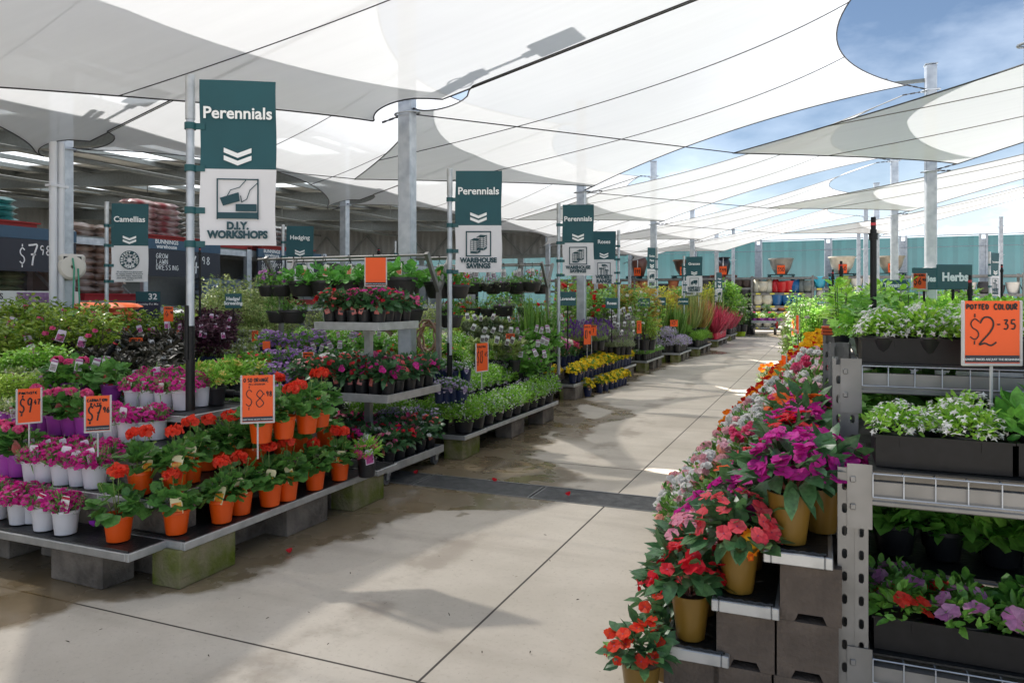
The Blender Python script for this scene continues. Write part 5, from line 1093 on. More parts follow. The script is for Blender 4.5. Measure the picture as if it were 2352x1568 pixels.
kind('begonia', mounddot(G1, SCAR, n=150, r=.085, h=.08, ph=.12, ls=.05, nd=16, ds=.04, tp=T_OVAL, ft=T_RUFF), 3, pot=('black', .12, .06, .047), tag='white', cat='potted begonia')
def columbine():
    a = MB(); mound(a, T_LOBED, 95, .13, .15, .17, .062, inner=.15, up=.2, zmin=-.5, lump=.25); P = crown_pts(10, .12, .15, .16)[0]; s = MB(); stems(s, P, .12, .002); fl_ = []
    for q in range(4): b = MB(); blooms(b, T_CUP, 1, .12, .16, .18, .024, zmin=.3, lump=.05); fl_.append(('flower', b, petal((.30, .04, .18), (.6, .4, .55))))
    return V([('foliage', a, G1), ('stems', s, STEM)] + fl_)
kind('columbine', columbine, 4, pot=('black', .13, .065, .05), tag='purwhite', cat='potted columbine', tagh=.18)
def silver():
    a = MB()
    for k in range(9):
        an = rng.uniform(0, 6.28); r = rng.uniform(0, .09); z = rng.uniform(.16, .34); c = (r*math.cos(an), r*math.sin(an))
        D = rdir(22, -.1); P = np.array((c[0], c[1], z))+D*.01; scatter(a, T_LANCE, P, unit(D*np.array((1,1,.6))+np.array((0,0,.35))), D+np.array((0,0,.6)), .085*rng.uniform(.8, 1.2, 22))
        a.tube([(0, 0, .1), (c[0], c[1], z)], .003, 5)
    return V([('foliage', a, VAR if rng.random() < .5 else SIL)])
kind('euphorbia', silver, 3, pot=('black', .14, .07, .055), tag='white', cat='potted euphorbia', tagh=.2)
def lavender(lf, fl, n=260, ns=34, hh=.2, flh=.035):
    def f():
        a = MB(); b = MB(); mound(a, T_NEEDLE, n, .1, hh*.55, .13, .055, inner=.1, up=.9, rnd=.3, zmin=0)
        P = crown_pts(ns, .12, hh, .14, zmin=.35)[0]
        for p in P:
            for q in range(5): head(b, (p[0], p[1], p[2]-q*flh*.2), .005, .012, 3)
        stems(a, P, .14, .0011)
        return V([('foliage', a, lf), ('flowers', b, petal(*fl))])
    return f
kind('lavender', lavender(LAV, PURP), 3, pot=('black', .13, .062, .05), tag=None, cat='potted lavender')
kind('silverlav', lavender(SIL, ((.22, .10, .26), (.34, .2, .38)), n=420, ns=8), 3, pot=('black', .13, .065, .05), tag='white', cat='potted lavender', tagh=.2)
kind('greenlav', lavender(GRN((.08, .22, .04), (.2, .38, .1)), PURP, n=240, ns=0, hh=.13), 3, pot=('black', .13, .058, .046), tag='white', cat='potted lavender', tagh=.02)
kind('lilacmound', mounddot(GRN((.12, .2, .08), (.25, .33, .15)), LILAC, n=330, r=.17, h=.16, ph=.16, ls=.04, nd=190, ds=.026, tp=T_NEEDLE, ft=T_FLAT5), 4, pot=('black', .18, .085, .065), tag='violet', cat='potted fan flower', tagh=-.05)
kind('fernmound', mounddot(GRN((.07, .19, .02), (.18, .34, .04)), YEL, n=800, r=.19, h=.17, ph=.17, ls=.07, nd=0, tp=T_NEEDLE), 4, pot=('black', .18, .085, .065), tag=None, cat='potted shrub')
def dahlia(c):
    def f():
        a = MB(); b = MB(); mound(a, T_OVAL, 60, .095, .09, .15, .075, inner=.3, zmin=-.3)
        for p in crown_pts(9, .09, .13, .19, zmin=.25)[0]: head(b, p, .026, .036, 24, T_SMALL)
        return V([('foliage', a, G3), ('flowers', b, petal(*c))])
    return f
for nm, c in (('white', ((.82, .80, .68), (.88, .86, .78))), ('pink', ((.75, .12, .45), (.85, .3, .6))), ('orange', ((.85, .25, .06), (.9, .45, .12))), ('cerise', ((.65, .03, .16), (.8, .12, .25)))): kind('dahlia_'+nm, dahlia(c), 2, pot=('navy', .13, .06, .046), tag='bronze', cat='potted dahlia', tagh=.01)
def azalea(c, c2=None, r=.17, h=.15, ph=.15, nh=34):
    def f():
        a = MB(); b = MB(); mound(a, T_OVAL, 330, r, h, ph+.05, .042, inner=.25, lump=.3, zmin=-.35); bs = [(b, c)]
        if c2: bs.append((MB(), c2))
        for i, p in enumerate(crown_pts(nh, r*1.02, h*1.05, ph+.055, zmin=-.2, lump=.25)[0]):
            bb = bs[i % len(bs)][0]; head(bb, p, .019, .036, 12)
        return V([('foliage', a, GRN((.03, .1, .02), (.12, .26, .05), rough=.3))] + [('flowers', q, petal(*cc)) for q, cc in bs])
    return f
AP = ('black', .15, .095, .075)
kind('azalea_white', azalea(WHT), 3, pot=AP, tag=None, cat='potted azalea'); kind('azalea_salmon', azalea(SALM, PALE), 3, pot=AP, tag=None, cat='potted azalea'); kind('azalea_pale', azalea(PALE, WHT), 3, pot=AP, tag=None, cat='potted azalea'); kind('azalea_pink', azalea(((.85, .5, .6), (.9, .72, .76)), ((.75, .05, .2), (.85, .2, .35))), 3, pot=AP, tag=None, cat='potted azalea')
def gazania(c):
    def f():
        a = MB(); b = MB(); s = MB(); mound(a, T_LANCE, 210, .13, .11, .14, .075, inner=.2, up=.5)
        P, D = crown_pts(22, .13, .19, .16, zmin=.3); N = face_up(22, D, .4); scatter(b, T_CUP, P, perp(N), N, .062*rng.uniform(.8, 1.15, 22)); stems(s, P, .14, .002)
        return V([('foliage', a, GRN((.09, .16, .08), (.19, .27, .15))), ('flowers', b, petal(*c)), ('stems', s, STEM)])
    return f
kind('gaz_red', gazania(((.45, .008, .008), (.68, .03, .012))), 3, pot=AP, tag=None, cat='potted gazania'); kind('gaz_yellow', gazania(((.88, .42, .01), (.92, .6, .03))), 3, pot=AP, tag=None, cat='potted gazania'); kind('gaz_orange', gazania(((.85, .2, .01), (.9, .36, .03))), 3, pot=AP, tag=None, cat='potted gazania')
# ---- shrubs and taller stock
def shrub(lf, tp, n, r, h, ls, ph=.2, nst=5, fl=None, nf=0, fs=.04, ft=None, lump=.35, narrow=1.0, ntag=0):
    def f():
        a = MB(); s = MB(); b = MB(); top = ph + h
        for k in range(nst):
            an = 6.28*k/nst + rng.uniform(-.4, .4); rr = r*rng.uniform(.15, .6); p = (rr*math.cos(an), rr*math.sin(an), ph + h*rng.uniform(.7, 1.0)); s.tube([(0, 0, ph*.8), (p[0]*.4, p[1]*.4, ph+h*.35), p], [.008, .005, .0025], 5)
            m_ = n//nst; t = rng.random(m_)**.7; an2 = rng.uniform(0, 6.28, m_); q = r*.55*(1-.45*t)*rng.random(m_)**.5
            P = np.stack([p[0]*(.3+.7*t)+q*np.cos(an2), p[1]*(.3+.7*t)+q*np.sin(an2), ph + (p[2]-ph)*(.12+.95*t)], 1)
            A = unit(np.stack([np.cos(an2), np.sin(an2), rng.uniform(-.3, .8, m_)], 1)+.3*rng.standard_normal((m_, 3))); scatter(a, tp, P, A, np.array((0, 0, 1.))+.5*rng.standard_normal((m_, 3)), ls*rng.uniform(.6, 1.25, m_))
        if nf:
            fl_ = []
            for q in range(nf):
                b = MB(); P, D = crown_pts(1, r*.9, h*.5, ph+h*.5, zmin=-.4, lump=.1); head(b, P[0], fs*.3, fs*.55, 12); fl_.append(('flower', b, petal(*(fl or WHT))))
            return V([('foliage', a, lf), ('stems', s, TRUNK)] + fl_)
        if 0:
            P, D = crown_pts(nf, r*.9, h*.5, ph+h*.5, zmin=-.4, lump=.3); N = face_up(nf, D); scatter(b, ft or T_RUFF, P, perp(N), N, fs*rng.uniform(.7, 1.2, nf))
        return V([('foliage', a, lf), ('stems', s, TRUNK), ('flowers', b, petal(*(fl or WHT)))])
    return f
SP = ('black', .22, .12, .095)
kind('camellia', shrub(CAM, T_OVAL, 1000, .30, .75, .052, nst=7, fl=PINK, nf=5, fs=.05), 5, pot=SP, tag='pinktag', cat='camellia shrub', tagh=.5)
kind('hedge', shrub(VAR, T_SMALL, 1500, .36, .95, .045, nst=7), 4, pot=SP, tag=None, cat='hedge shrub')
kind('maroon', shrub(DKP, T_OVAL, 520, .26, .5, .055, nst=6), 4, pot=('navy', .2, .11, .09), tag='pinktag', cat='maroon shrub', tagh=.3)
kind('greenshrub', shrub(G2, T_OVAL, 700, .33, .8, .07, nst=6), 4, pot=SP, tag=None, cat='green shrub')
kind('darkshrub', shrub(G3, T_OVAL, 640, .33, .75, .07, nst=6), 3, pot=SP, tag=None, cat='green shrub')
kind('limeshrub', shrub(G4, T_SMALL, 900, .3, .6, .05, nst=7), 3, pot=SP, tag=None, cat='lime shrub')
kind('rose', shrub(GRN((.05, .16, .03), (.2, .36, .07)), T_OVAL, 420, .3, .95, .06, nst=5, fl=((.8, .78, .7), (.88, .86, .8)), nf=9, fs=.08), 3, pot=SP, tag='white', cat='rose bush', tagh=.5)
kind('redrose', shrub(GRN((.05, .16, .03), (.2, .36, .07)), T_OVAL, 420, .28, .95, .06, nst=5, fl=SCAR, nf=8, fs=.075), 3, pot=SP, tag='white', cat='rose bush', tagh=.5)
kind('goldshrub', shrub(GRN((.3, .36, .03), (.62, .58, .06)), T_SMALL, 700, .28, .8, .06, nst=6), 2, pot=SP, tag=None, cat='golden shrub')
kind('autumn', shrub(GRN((.2, .2, .04), (.48, .3, .08)), T_LOBED, 420, .28, .9, .08, nst=5), 2, pot=SP, tag=None, cat='maple sapling')
def grass(lf, n, h, r, tp=None, ph=.16, lean=.45):
    def f():
        a = MB(); an = rng.uniform(0, 6.28, n); q = rng.random(n); P = np.stack([.05*np.cos(an)*q, .05*np.sin(an)*q, np.full(n, ph*.9)], 1)
        A = unit(np.stack([np.cos(an)*lean*q*1.6, np.sin(an)*lean*q*1.6, np.full(n, 1.)], 1)+.06*rng.standard_normal((n, 3))); scatter(a, tp or T_BLADE, P, A, np.stack([np.cos(an), np.sin(an), np.full(n, .3)], 1), h*rng.uniform(.55, 1.15, n), wob=.05)
        return V([('foliage', a, lf)])
    return f
kind('blackgrass', shrub(BLK, T_LANCE, 420, .24, .34, .105, ph=.17, nst=6), 4, pot=('black', .18, .1, .08), tag='white', cat='dark-leaved shrub', tagh=.2)
kind('tallgrass', grass(GRS, 120, .72, .3, lean=.85), 4, pot=SP, tag=None, cat='ornamental grass')
kind('greengrass', grass(GRN((.05, .14, .02), (.13, .25, .05)), 130, .6, .3, lean=.8), 4, pot=SP, tag=None, cat='ornamental grass')
kind('browngrass', grass(BRN, 120, .68, .3, lean=.85), 3, pot=SP, tag=None, cat='ornamental grass')
kind('cordyline', grass(CORD, 110, .62, .3, T_SPIKY, ph=.16, lean=.7), 4, pot=('red', .17, .085, .065), tag='white', cat='red cordyline', tagh=-.05)
kind('cordyline_black', grass(CORD, 100, .55, .3, T_SPIKY, ph=.16, lean=.6), 3, pot=('black', .17, .085, .065), tag='white', cat='red cordyline', tagh=-.05)
def seedling(h, ls, n, tp, lf, ph=.07, r=.1, whorl=True):
    def f():
        a = MB(); s = MB()
        for k in range(rng.integers(2, 4)):
            x, y = rng.uniform(-.03, .03, 2); hh = h*rng.uniform(.75, 1.1); s.tube([(x, y, ph*.8), (x*1.2, y*1.2, ph+hh*.5), (x*1.5, y*1.5, ph+hh)], .0028, 5); m_ = n//2
            t = np.linspace(.25, 1, m_); an = np.arange(m_)*2.4+rng.uniform(0, 6); P = np.stack([x*(1+.5*t), y*(1+.5*t), ph+hh*t], 1)
            A = np.stack([np.cos(an), np.sin(an), .35-.35*(1-t)+.5*(t > .9)], 1)+.15*rng.standard_normal((m_, 3)); scatter(a, tp, P+unit(A)*.018, A, np.array((0, 0, 1.))+.25*rng.standard_normal((m_, 3)), ls*(1.15-.55*t)*rng.uniform(.8, 1.15, m_))
        return V([('foliage', a, lf), ('stems', s, STEM)])
    return f
SPOT = ('black', .075, .048, .036)
kind('capsicum', seedling(.27, .095, 30, T_OVAL, GRN((.10, .27, .02), (.24, .46, .06))), 5, pot=SPOT, tag=None, cat='vegetable seedling')
kind('herb', mounddot(GRN((.10, .28, .02), (.26, .50, .07)), WHT, n=150, r=.085, h=.10, ph=.07, ls=.052, nd=0, tp=T_OVAL, lump=.35), 5, pot=SPOT, tag=None, cat='herb pot')
kind('mint', mounddot(GRN((.07, .22, .02), (.18, .40, .06)), WHT, n=190, r=.09, h=.10, ph=.07, ls=.045, nd=0, tp=T_LOBED, lump=.35), 4, pot=SPOT, tag=None, cat='herb pot')
kind('lettuce', mounddot(GRN((.05, .17, .02), (.15, .34, .06)), WHT, n=110, r=.09, h=.075, ph=.055, ls=.06, nd=0, tp=T_ROUND, lump=.3), 4, pot=SPOT, tag=None, cat='vegetable seedling')
kind('beet', mounddot(GRN((.04, .10, .02), (.16, .10, .03)), WHT, n=70, r=.09, h=.09, ph=.055, ls=.09, nd=0, tp=T_OVAL, lump=.3), 2, pot=SPOT, tag=None, cat='vegetable seedling')
kind('basil', mounddot(GRN((.04, .16, .025), (.11, .30, .05)), WHT, n=110, r=.075, h=.08, ph=.055, ls=.055, nd=0, tp=T_OVAL), 3, pot=SPOT, tag=None, cat='vegetable seedling')
kind('bedding_red', mounddot(G1, ((.78, .03, .02), (.88, .08, .05)), n=120, r=.085, h=.06, ph=.06, ls=.04, nd=7, ds=.062, tp=T_OVAL, ft=T_FLAT5), 3, pot=('black', .065, .062, .048), tag=None, cat='potted impatiens')
kind('bedding_pink', mounddot(G1, ((.65, .2, .5), (.78, .4, .65)), n=120, r=.085, h=.06, ph=.06, ls=.04, nd=7, ds=.062, tp=T_OVAL, ft=T_FLAT5), 3, pot=('black', .065, .062, .048), tag=None, cat='potted impatiens')
def tomato():
    a = MB(); s = MB(); 
    for k in range(3):
        an = rng.uniform(0, 6.28); s.tube([(0, 0, .06), (.05*math.cos(an), .05*math.sin(an), .2), (.13*math.cos(an), .13*math.sin(an), .26)], .003, 5)
    mound(a, T_LOBED, 120, .15, .13, .2, .052, inner=.3, droop=.5, up=.1, zmin=-.6)
    return V([('foliage', a, G1), ('stems', s, STEM)])
kind('tomato', tomato, 3, pot=SPOT, tag=None, cat='vegetable seedling')
# ---- generic placing
PLANT_NAME = {}
def put(k, loc, label, group, s=1.0, rz=None, tagp=.8, face=None, tag2=False, potk=None, name=None):
    d = K[k]; v = d['vars'][random.randrange(len(d['vars']))]; loc = Vector(loc)
    o = thing(name or d['cat'].replace(' ', '_'), label, d['cat'], loc, 0, group); o.scale = (s, s, s)
    pk = potk or d['pot']; link('pot', pot(*pk), o, None, random.uniform(0, 6.28))
    rz = random.uniform(0, 6.28) if rz is None else rz
    for n, me in v: link(n, me, o, None, rz)
    tg = d.get('tag2') if tag2 and d.get('tag2') else d.get('tag')
    if tg and random.random() < tagp:
        fa = math.atan2(-loc.y, -loc.x) if face is None else face
        fa += random.uniform(-.5, .5); r = pk[2]*1.0; th = d.get('tagh')
        tz = pk[1]*.72 if th is None else pk[1]+th
        rr = r + .004 if th is None else r*.9 + (.1 if th > .15 else 0)
        link('tag', TAG[tg](), o, (rr*math.cos(fa), rr*math.sin(fa), tz), (R(random.uniform(-18, 4)), R(random.uniform(-22, 22)), fa + math.pi/2 + random.uniform(-.4, .4)))
    return o
AUTO = {'azalea_salmon': 'salmon azalea', 'azalea_white': 'white azalea', 'azalea_pale': 'pale pink azalea', 'azalea_pink': 'pink azalea', 'sun_red': 'gold pot of red impatiens', 'sun_coral': 'gold pot of coral impatiens', 'sun_pink': 'gold pot of pink impatiens', 'sun_magenta': 'gold pot of magenta impatiens', 'sun_orange': 'gold pot of orange impatiens', 'dahlia_white': 'navy pot of white dahlias', 'dahlia_pink': 'navy pot of pink dahlias', 'dahlia_cerise': 'navy pot of cerise dahlias', 'dahlia_orange': 'navy pot of orange dahlias', 'gaz_red': 'dark red gazania', 'gaz_orange': 'orange gazania', 'gaz_yellow': 'yellow gazania', 'lobelia': 'black pot of white lobelia', 'lobelia_violet': 'black pot of violet lobelia', 'greenmound': 'bright green mound', 'begonia': 'small red begonia', 'pinkdaisy': 'pink daisy pot', 'whitedaisy': 'white daisy pot', 'yellowdaisy': 'yellow daisy pot', 'stock': 'purple stock pot', 'whitebell': 'white bellflower pot', 'bellflower': 'violet bellflower pot', 'rose': 'white rose bush', 'redrose': 'red rose bush', 'greenshrub': 'green shrub', 'limeshrub': 'lime shrub', 'hedge': 'variegated sapling', 'alyssum': 'white alyssum', 'basil': 'green seedling'}
def row(ks, p0, p1, n, desc, where, frm, group, jit=.008, s=1.0, **kw):
    """n plants from p0 to p1, counted from p0"""
    p0, p1 = Vector(p0), Vector(p1)
    for i in range(n):
        t = (i+.5)/n; p = p0.lerp(p1, t) + Vector((random.uniform(-jit, jit), random.uniform(-jit, jit), 0))
        k = ks if isinstance(ks, str) else ks[i % len(ks)]
        d = desc if isinstance(desc, str) else desc[i % len(desc)]
        if not isinstance(ks, str) and len(set(ks)) > 1: d = AUTO.get(k, d)
        put(k, p, f"{d}, {ORD[i]} from {frm}, {where}", group, s*random.uniform(.92, 1.07), **kw)
# ================================================================== LEFT SIDE: benches, trolley, hanging rails and their plants
random.seed(5)
# ---- boards and blocks
def block_me(hollow, seed):
    r = np.random.default_rng(seed); mb = MB()
    if hollow:
        mb.box((0, -.08, .095), (.39, .03, .19), bev=.004); mb.box((0, .08, .095), (.39, .03, .19), bev=.004)
        for x in (-.18, 0, .18): mb.box((x, 0, .095), (.03, .13, .188))
    else: mb.box((0, 0, .095), (.39, .19, .19), bev=.006)
    return mb
BLK_C = [block_me(0, s).mesh('concrete_block', M['concrete']) for s in range(2)]; BLK_M = block_me(0, 4).mesh('concrete_block', M['moss']); BLK_H = block_me(1, 5).mesh('concrete_block', M['concrete'])
def cblock(x, y, z, rz, label, me=None, flip=False):
    o = link('concrete_block', me or random.choice(BLK_C), None, (x, y, z), (R(90) if flip else 0, 0, rz + R(random.uniform(-2, 2)))); return tag(o, label, 'block', 'concrete blocks under the benches')
_bn = {}
def board_(x0, y0, x1, y1, z, label):
    w, d = x1-x0, y1-y0; o = thing('display_board', label, 'bench board', ((x0+x1)/2, (y0+y1)/2, z-.045), R(random.uniform(-.5, .5)), 'aluminium edged bench boards')
    f = MB()
    for sx_ in (-1, 1): f.box((sx_*(w/2-.012), 0, .02), (.024, d, .04), bev=.003)
    for sy in (-1, 1): f.box((0, sy*(d/2-.012), .02), (w-.05, .024, .04), bev=.003)
    link('frame', f.mesh('frame', M['alu']), o)
    b = MB(); b.box((0, 0, .03), (w-.03, d-.03, .022)); n_ = 18
    for sy in (-1, 1): b.tube([(-w/2+.02+ (w-.04)*k/n_, sy*(d/2-.018), .042+.002*math.sin(k*1.9)) for k in range(n_+1)], .006, 5)
    link('mat', b.mesh('mat', M['film'], 40), o)
def bench(nm, x0, x1, y0, y1, tiers, blocks=True, step=.2):
    """a stepped display: each tier is set back on the aisle side (x1) and the near side (y0)"""
    for i, z in enumerate(tiers):
        a, b, c, d_ = x0, x1 - i*step*1.15, y0 + i*step, y1
        if i < len(tiers)-1:
            board_(a, c, b, c + step*1.6, z, f"black matted board, {ORD[i]} step at the near end of the {nm}")
            board_(b - step*1.7, c + step*1.6 + .01, b, d_, z + .002, f"black matted board, {ORD[i]} step on the aisle side of the {nm}")
        else: board_(a, c, b, d_, z, f"wide black matted top board of the {nm}")
        lv = int(round((z-.045)/.19))
        for q, (bx, by, rz) in enumerate([(b-.14, c + .22, R(90)), (b - .14, (c+d_)/2+.1, R(90)), (b-.14, d_-.22, R(90)), (b - .55, c + .12, 0), (b-1.05, c+.12, 0), (b-1.6, c+.12, 0)]):
            if bx - .2 < a: continue
            for k in range(lv):
                if k and i == 0: continue
                cblock(bx, by, k*.1905, rz, f"{'mossy ' if (q+i) % 3 == 0 else ''}concrete block {['near aisle corner', 'mid aisle side', 'far aisle corner', 'near end', 'near end', 'near end'][q]} spot {q+1}, step {i+1}, layer {k+1}, {nm}", BLK_M if (q+i) % 3 == 0 else None)
# bench one (front left, geraniums and carnations), built board by board
F1 = 'front geranium bench'
board_(-7.6, 2.57, -5.35, 2.86, .23, 'long low front board at the far left of the front geranium bench'); board_(-5.34, 2.57, -3.09, 2.85, .23, 'low front board whose corner points at the aisle, front geranium bench')
board_(-3.42, 2.80, -2.97, 4.52, .232, 'low aisle board carrying orange geraniums, front geranium bench'); board_(-3.36, 4.53, -2.95, 4.80, .231, 'short end board beside the trolley, front geranium bench')
board_(-7.6, 2.79, -3.56, 3.08, .42, 'second step board under white pots, front geranium bench'); board_(-3.56, 2.80, -3.20, 4.55, .421, 'second step aisle board under geraniums, front geranium bench')
board_(-7.6, 3.06, -3.50, 3.36, .61, 'third step board under purple and white pots, front geranium bench')
board_(-7.6, 3.33, -3.52, 3.95, .76, 'top board of the front geranium bench'); board_(-3.95, 3.5, -3.45, 4.75, .61, 'third step aisle board, front geranium bench')
cblock(-3.07, 2.97, 0, R(90), 'mossy green concrete block at the front corner beside the aisle', BLK_M); cblock(-3.52, 2.72, 0, 0, 'dark concrete block under the corner of the low front board')
cblock(-3.92, 2.95, 0, 0, 'concrete block deep behind the front corner block'); cblock(-5.2, 2.72, 0, 0, 'concrete block under the far left low front board'); cblock(-3.07, 4.46, 0, R(90), 'mossy concrete block at the trolley end of the low aisle board', BLK_M)
cblock(-3.12, 3.85, .0, R(90), 'hollow concrete block on its side under the low aisle board', BLK_H); cblock(-3.3, 3.5, 0, R(90), 'concrete block hidden behind the hollow block')
for k, (x, y, n_) in enumerate(((-3.68, 2.93, 2), (-4.3, 2.93, 2), (-3.35, 2.97, 2), (-3.35, 3.8, 2), (-3.35, 4.35, 2), (-3.65, 3.2, 3), (-4.6, 3.2, 3), (-3.62, 3.62, 3), (-3.62, 4.4, 3), (-3.7, 3.5, 3), (-4.5, 3.5, 3))):
    for q in range(n_): cblock(x, y, q*.1905, R(90) if k % 2 else 0, f"concrete block in the {ORD[k]} hidden pier, layer {q+1}, front geranium bench")
GB = 'orange potted geraniums'
def pxrow(k, pts, z, desc, where, frm, group, **kw):
    for i, (px, py) in enumerate(pts):
        kk = k if isinstance(k, str) else k[i % len(k)]
        put(kk, G(px, py - 6, z), f"{desc}, {ORD[i]} from {frm}, {where}", group, random.uniform(.95, 1.06)*(1.1 if 'eranium' in desc or 'red oval' in desc else 1.04), **kw)
pxrow('geranium', [(272, 1246)], .23, 'lone orange geranium pot on the front corner', 'low front step', 'the corner', GB)
pxrow('geranium', [(405, 1230), (509, 1204), (552, 1185), (620, 1166), (659, 1153), (723, 1129), (780, 1107)], .232, 'orange geranium pot', 'low aisle board', 'the mossy corner', GB)
pxrow('geranium', [(322, 1140), (400, 1136), (437, 1112), (477, 1084), (522, 1082), (555, 1072), (587, 1080), (650, 1056), (685, 1048), (748, 1031)], .421, 'orange geranium pot', 'second step', 'the corner', GB)
pxrow('geranium', [(600, 1022), (652, 1012), (705, 1000), (640, 980), (735, 985)], .61, 'orange geranium pot', 'third step', 'the $8.98 sign', GB)
WD = 'white potted carnations'; PD = 'purple potted geraniums'
pxrow('dianthus', [(-8, 1196), (46, 1207), (78, 1204), (103, 1221), (151, 1230)], .23, 'white pot of magenta carnations', 'low front step', 'the left edge', WD, face=R(-60))
pxrow('dianthus', [(78, 1110), (107, 1111), (145, 1117), (182, 1120), (218, 1125), (256, 1108)], .42, 'white pot of magenta carnations', 'second step', 'the purple pots', WD, face=R(-60), tag2=True)
pxrow('dianthus', [(60, 1090), (96, 1090), (130, 1092), (170, 1094), (205, 1096), (240, 1097)], .42, 'white pot of carnations', 'back of the second step', 'the left', WD, face=R(-60), tag2=True)
pxrow(['pinkgeranium', 'pinkgeranium'], [(8, 1092), (24, 1096), (47, 1098), (-20, 1090)], .42, 'purple pot with red oval tag', 'second step', 'the left edge', PD, face=R(-60), tagp=1)
pxrow('dianthus', [(228, 1010), (260, 1014), (295, 1020), (333, 1016), (360, 1014)], .61, 'white pot of magenta carnations', 'third step', 'the $7.96 sign', WD, face=R(-60), tag2=True)
pxrow(['bacopa', 'bacopa', 'pinkgeranium', 'pinkgeranium', 'pinkgeranium', 'pinkgeranium', 'pinkgeranium'], [(15, 988), (45, 992), (82, 994), (108, 1000), (133, 1004), (165, 1005), (197, 1007)], .61, 'purple pot', 'third step', 'the left edge', PD, face=R(-60), tagp=1)
pxrow('dianthus', [(308, 942), (343, 944), (377, 946), (419, 947), (459, 938)], .76, 'white pot of magenta carnations', 'top step', 'the purple pots', WD, face=R(-60))
pxrow(['bacopa', 'bacopa', 'bacopa', 'bacopa', 'pinkgeranium', 'pinkgeranium', 'pinkgeranium', 'greengeranium'], [(5, 905), (38, 911), (68, 908), (95, 914), (133, 921), (160, 922), (190, 923), (256, 930)], .76, 'purple pot', 'top step', 'the left edge', PD, face=R(-60), tagp=1)
pxrow('greengeranium', [(222, 921), (170, 905), (120, 895)], .76, 'big-leaved purple pot', 'back of the top step', 'the carnations', PD)
pxrow('bacopa', [(10, 880), (40, 884), (70, 884)], .76, 'small white-flowered purple pot', 'back of the top step', 'the left edge', PD)
pxrow('yellowdaisy', [(496, 935)], .76, 'black pot of yellow daisies', 'end of the top step', 'the white pots', 'potted daisies')
pxrow('dianthus', [(330, 915), (365, 918), (400, 920)], .76, 'white pot of carnations', 'back of the top step', 'the left', WD, tag2=True)
put('pinkdaisy', G(842, 1094, .231), 'black pot of pink daisies at the trolley end of the low board', 'potted daisies', 1.15, tagp=1, face=R(-40))
# fallen flower and loose hose on the boards
o = tag(link('fallen_flower', (lambda b: (scatter(b, T_CUP, [(0, 0, .02)], [(1, 0, .2)], [(0, .3, 1)], .055, wob=0), b)[1])(MB()).mesh('fallen_flower', petal((.35, .03, .5))), None, G(215, 1217, .236)), 'single purple flower fallen on the low front board', 'flower')
hb = MB(); hb.tube([(-3.9, 3.86, .83), (-3.62, 3.98, .80), (-3.50, 4.25, .80)], .021, 10); hb.tube([(-3.55, 4.1, .80), (-3.53, 4.17, .80)], .03, 10); hb.tube([(-3.78, 3.9, .815), (-3.72, 3.94, .81)], .03, 10)
tag(link('irrigation_pipe', hb.mesh('irrigation_pipe', M['black'], 40)), 'black irrigation pipe running off the top board by the $8.98 sign', 'pipe')
# table behind bench one and across the back: plain bench tables
def table_(x0, y0, x1, y1, z, label):
    o = thing('plant_table', label, 'table', ((x0+x1)/2, (y0+y1)/2, 0), 0, 'low tables under the plants'); w, d = x1-x0, y1-y0
    b = MB(); b.box((0, 0, z-.03), (w, d, .05)); link('tabletop', b.mesh('tabletop', M['film']), o)
    b = MB()
    for sx_ in (-1, 1):
        for sy in (-1, 1): b = MB(); b.box((sx_*(w/2-.1), sy*(d/2-.1), (z-.055)/2), (.19, .19, z-.055)); link('leg', b.mesh('leg', M['concrete']), o)
def trow(k, px0, t0, px1, t1, z, n, desc, where, frm, group, jit=.03, **kw):
    a = T(px0, t0); b = T(px1, t1); row(k, (a.x, a.y, z), (b.x, b.y, z), n, desc, where, frm, group, jit=jit, **kw)
table_(-9.0, 4.9, -5.0, 6.1, .50, 'low dark table under black-leaved plants and camellias'); table_(-9.0, 6.25, -5.7, 8.3, .62, 'dark table under maroon shrubs and small grey pots'); table_(-6.9, 4.3, -4.4, 4.85, .62, 'narrow dark table behind the front bench')
CAMG = 'camellia shrubs'
for i, t in enumerate((6.9, 7.7, 8.5)): trow('camellia', -40 + 18*i, t, 250 - 12*i, t+.1, .22, 6, 'glossy camellia shrub', f"{ORD[i]} row by the hose reel", 'the left', CAMG, jit=.08, s=1.12+.05*i)
trow('camellia', -60, 9.0, 110, 9.0, .3, 4, 'tall camellia shrub', 'back row before the printed boxes', 'the left', CAMG, jit=.1, s=1.2)
for i, t in enumerate((5.9, 6.5, 7.0, 7.5)): trow('blackgrass', 165 + 8*i, t, 375 + 12*i, t, .51 + .05*i, 7, 'black-leaved strappy plant', f"{ORD[i]} row behind the front bench", 'the left', 'black-leaved plants', jit=.05, s=.85)
trow('greenshrub', 0, 5.6, 145, 5.6, .52, 5, 'leafy green perennial', 'row behind the purple pots', 'the left', 'leafy green perennials', s=.55); trow('limeshrub', -10, 5.2, 90, 5.2, .52, 4, 'yellowish green perennial', 'left edge row', 'the left', 'leafy green perennials', s=.5)
trow('columbine', 130, 5.2, 260, 5.2, .66, 5, 'green ferny perennial', 'row behind the top step', 'the left', 'leafy green perennials')
trow(['begonia', 'whitedaisy', 'pinkdaisy'], 262, 5.1, 420, 5.15, .64, 7, 'small mixed flower pot', 'row behind the top white pots', 'the left', 'small mixed flower pots')
trow(['begonia', 'yellowdaisy'], 380, 5.4, 445, 5.4, .70, 4, 'bright red and yellow flower pot', 'behind the banner pole', 'the left', 'small mixed flower pots')
trow('camellia', 650*.42, 9.3, 420, 9.3, .35, 4, 'upright camellia with tags', 'row behind the black-leaved plants', 'the pole', CAMG, s=1.0)
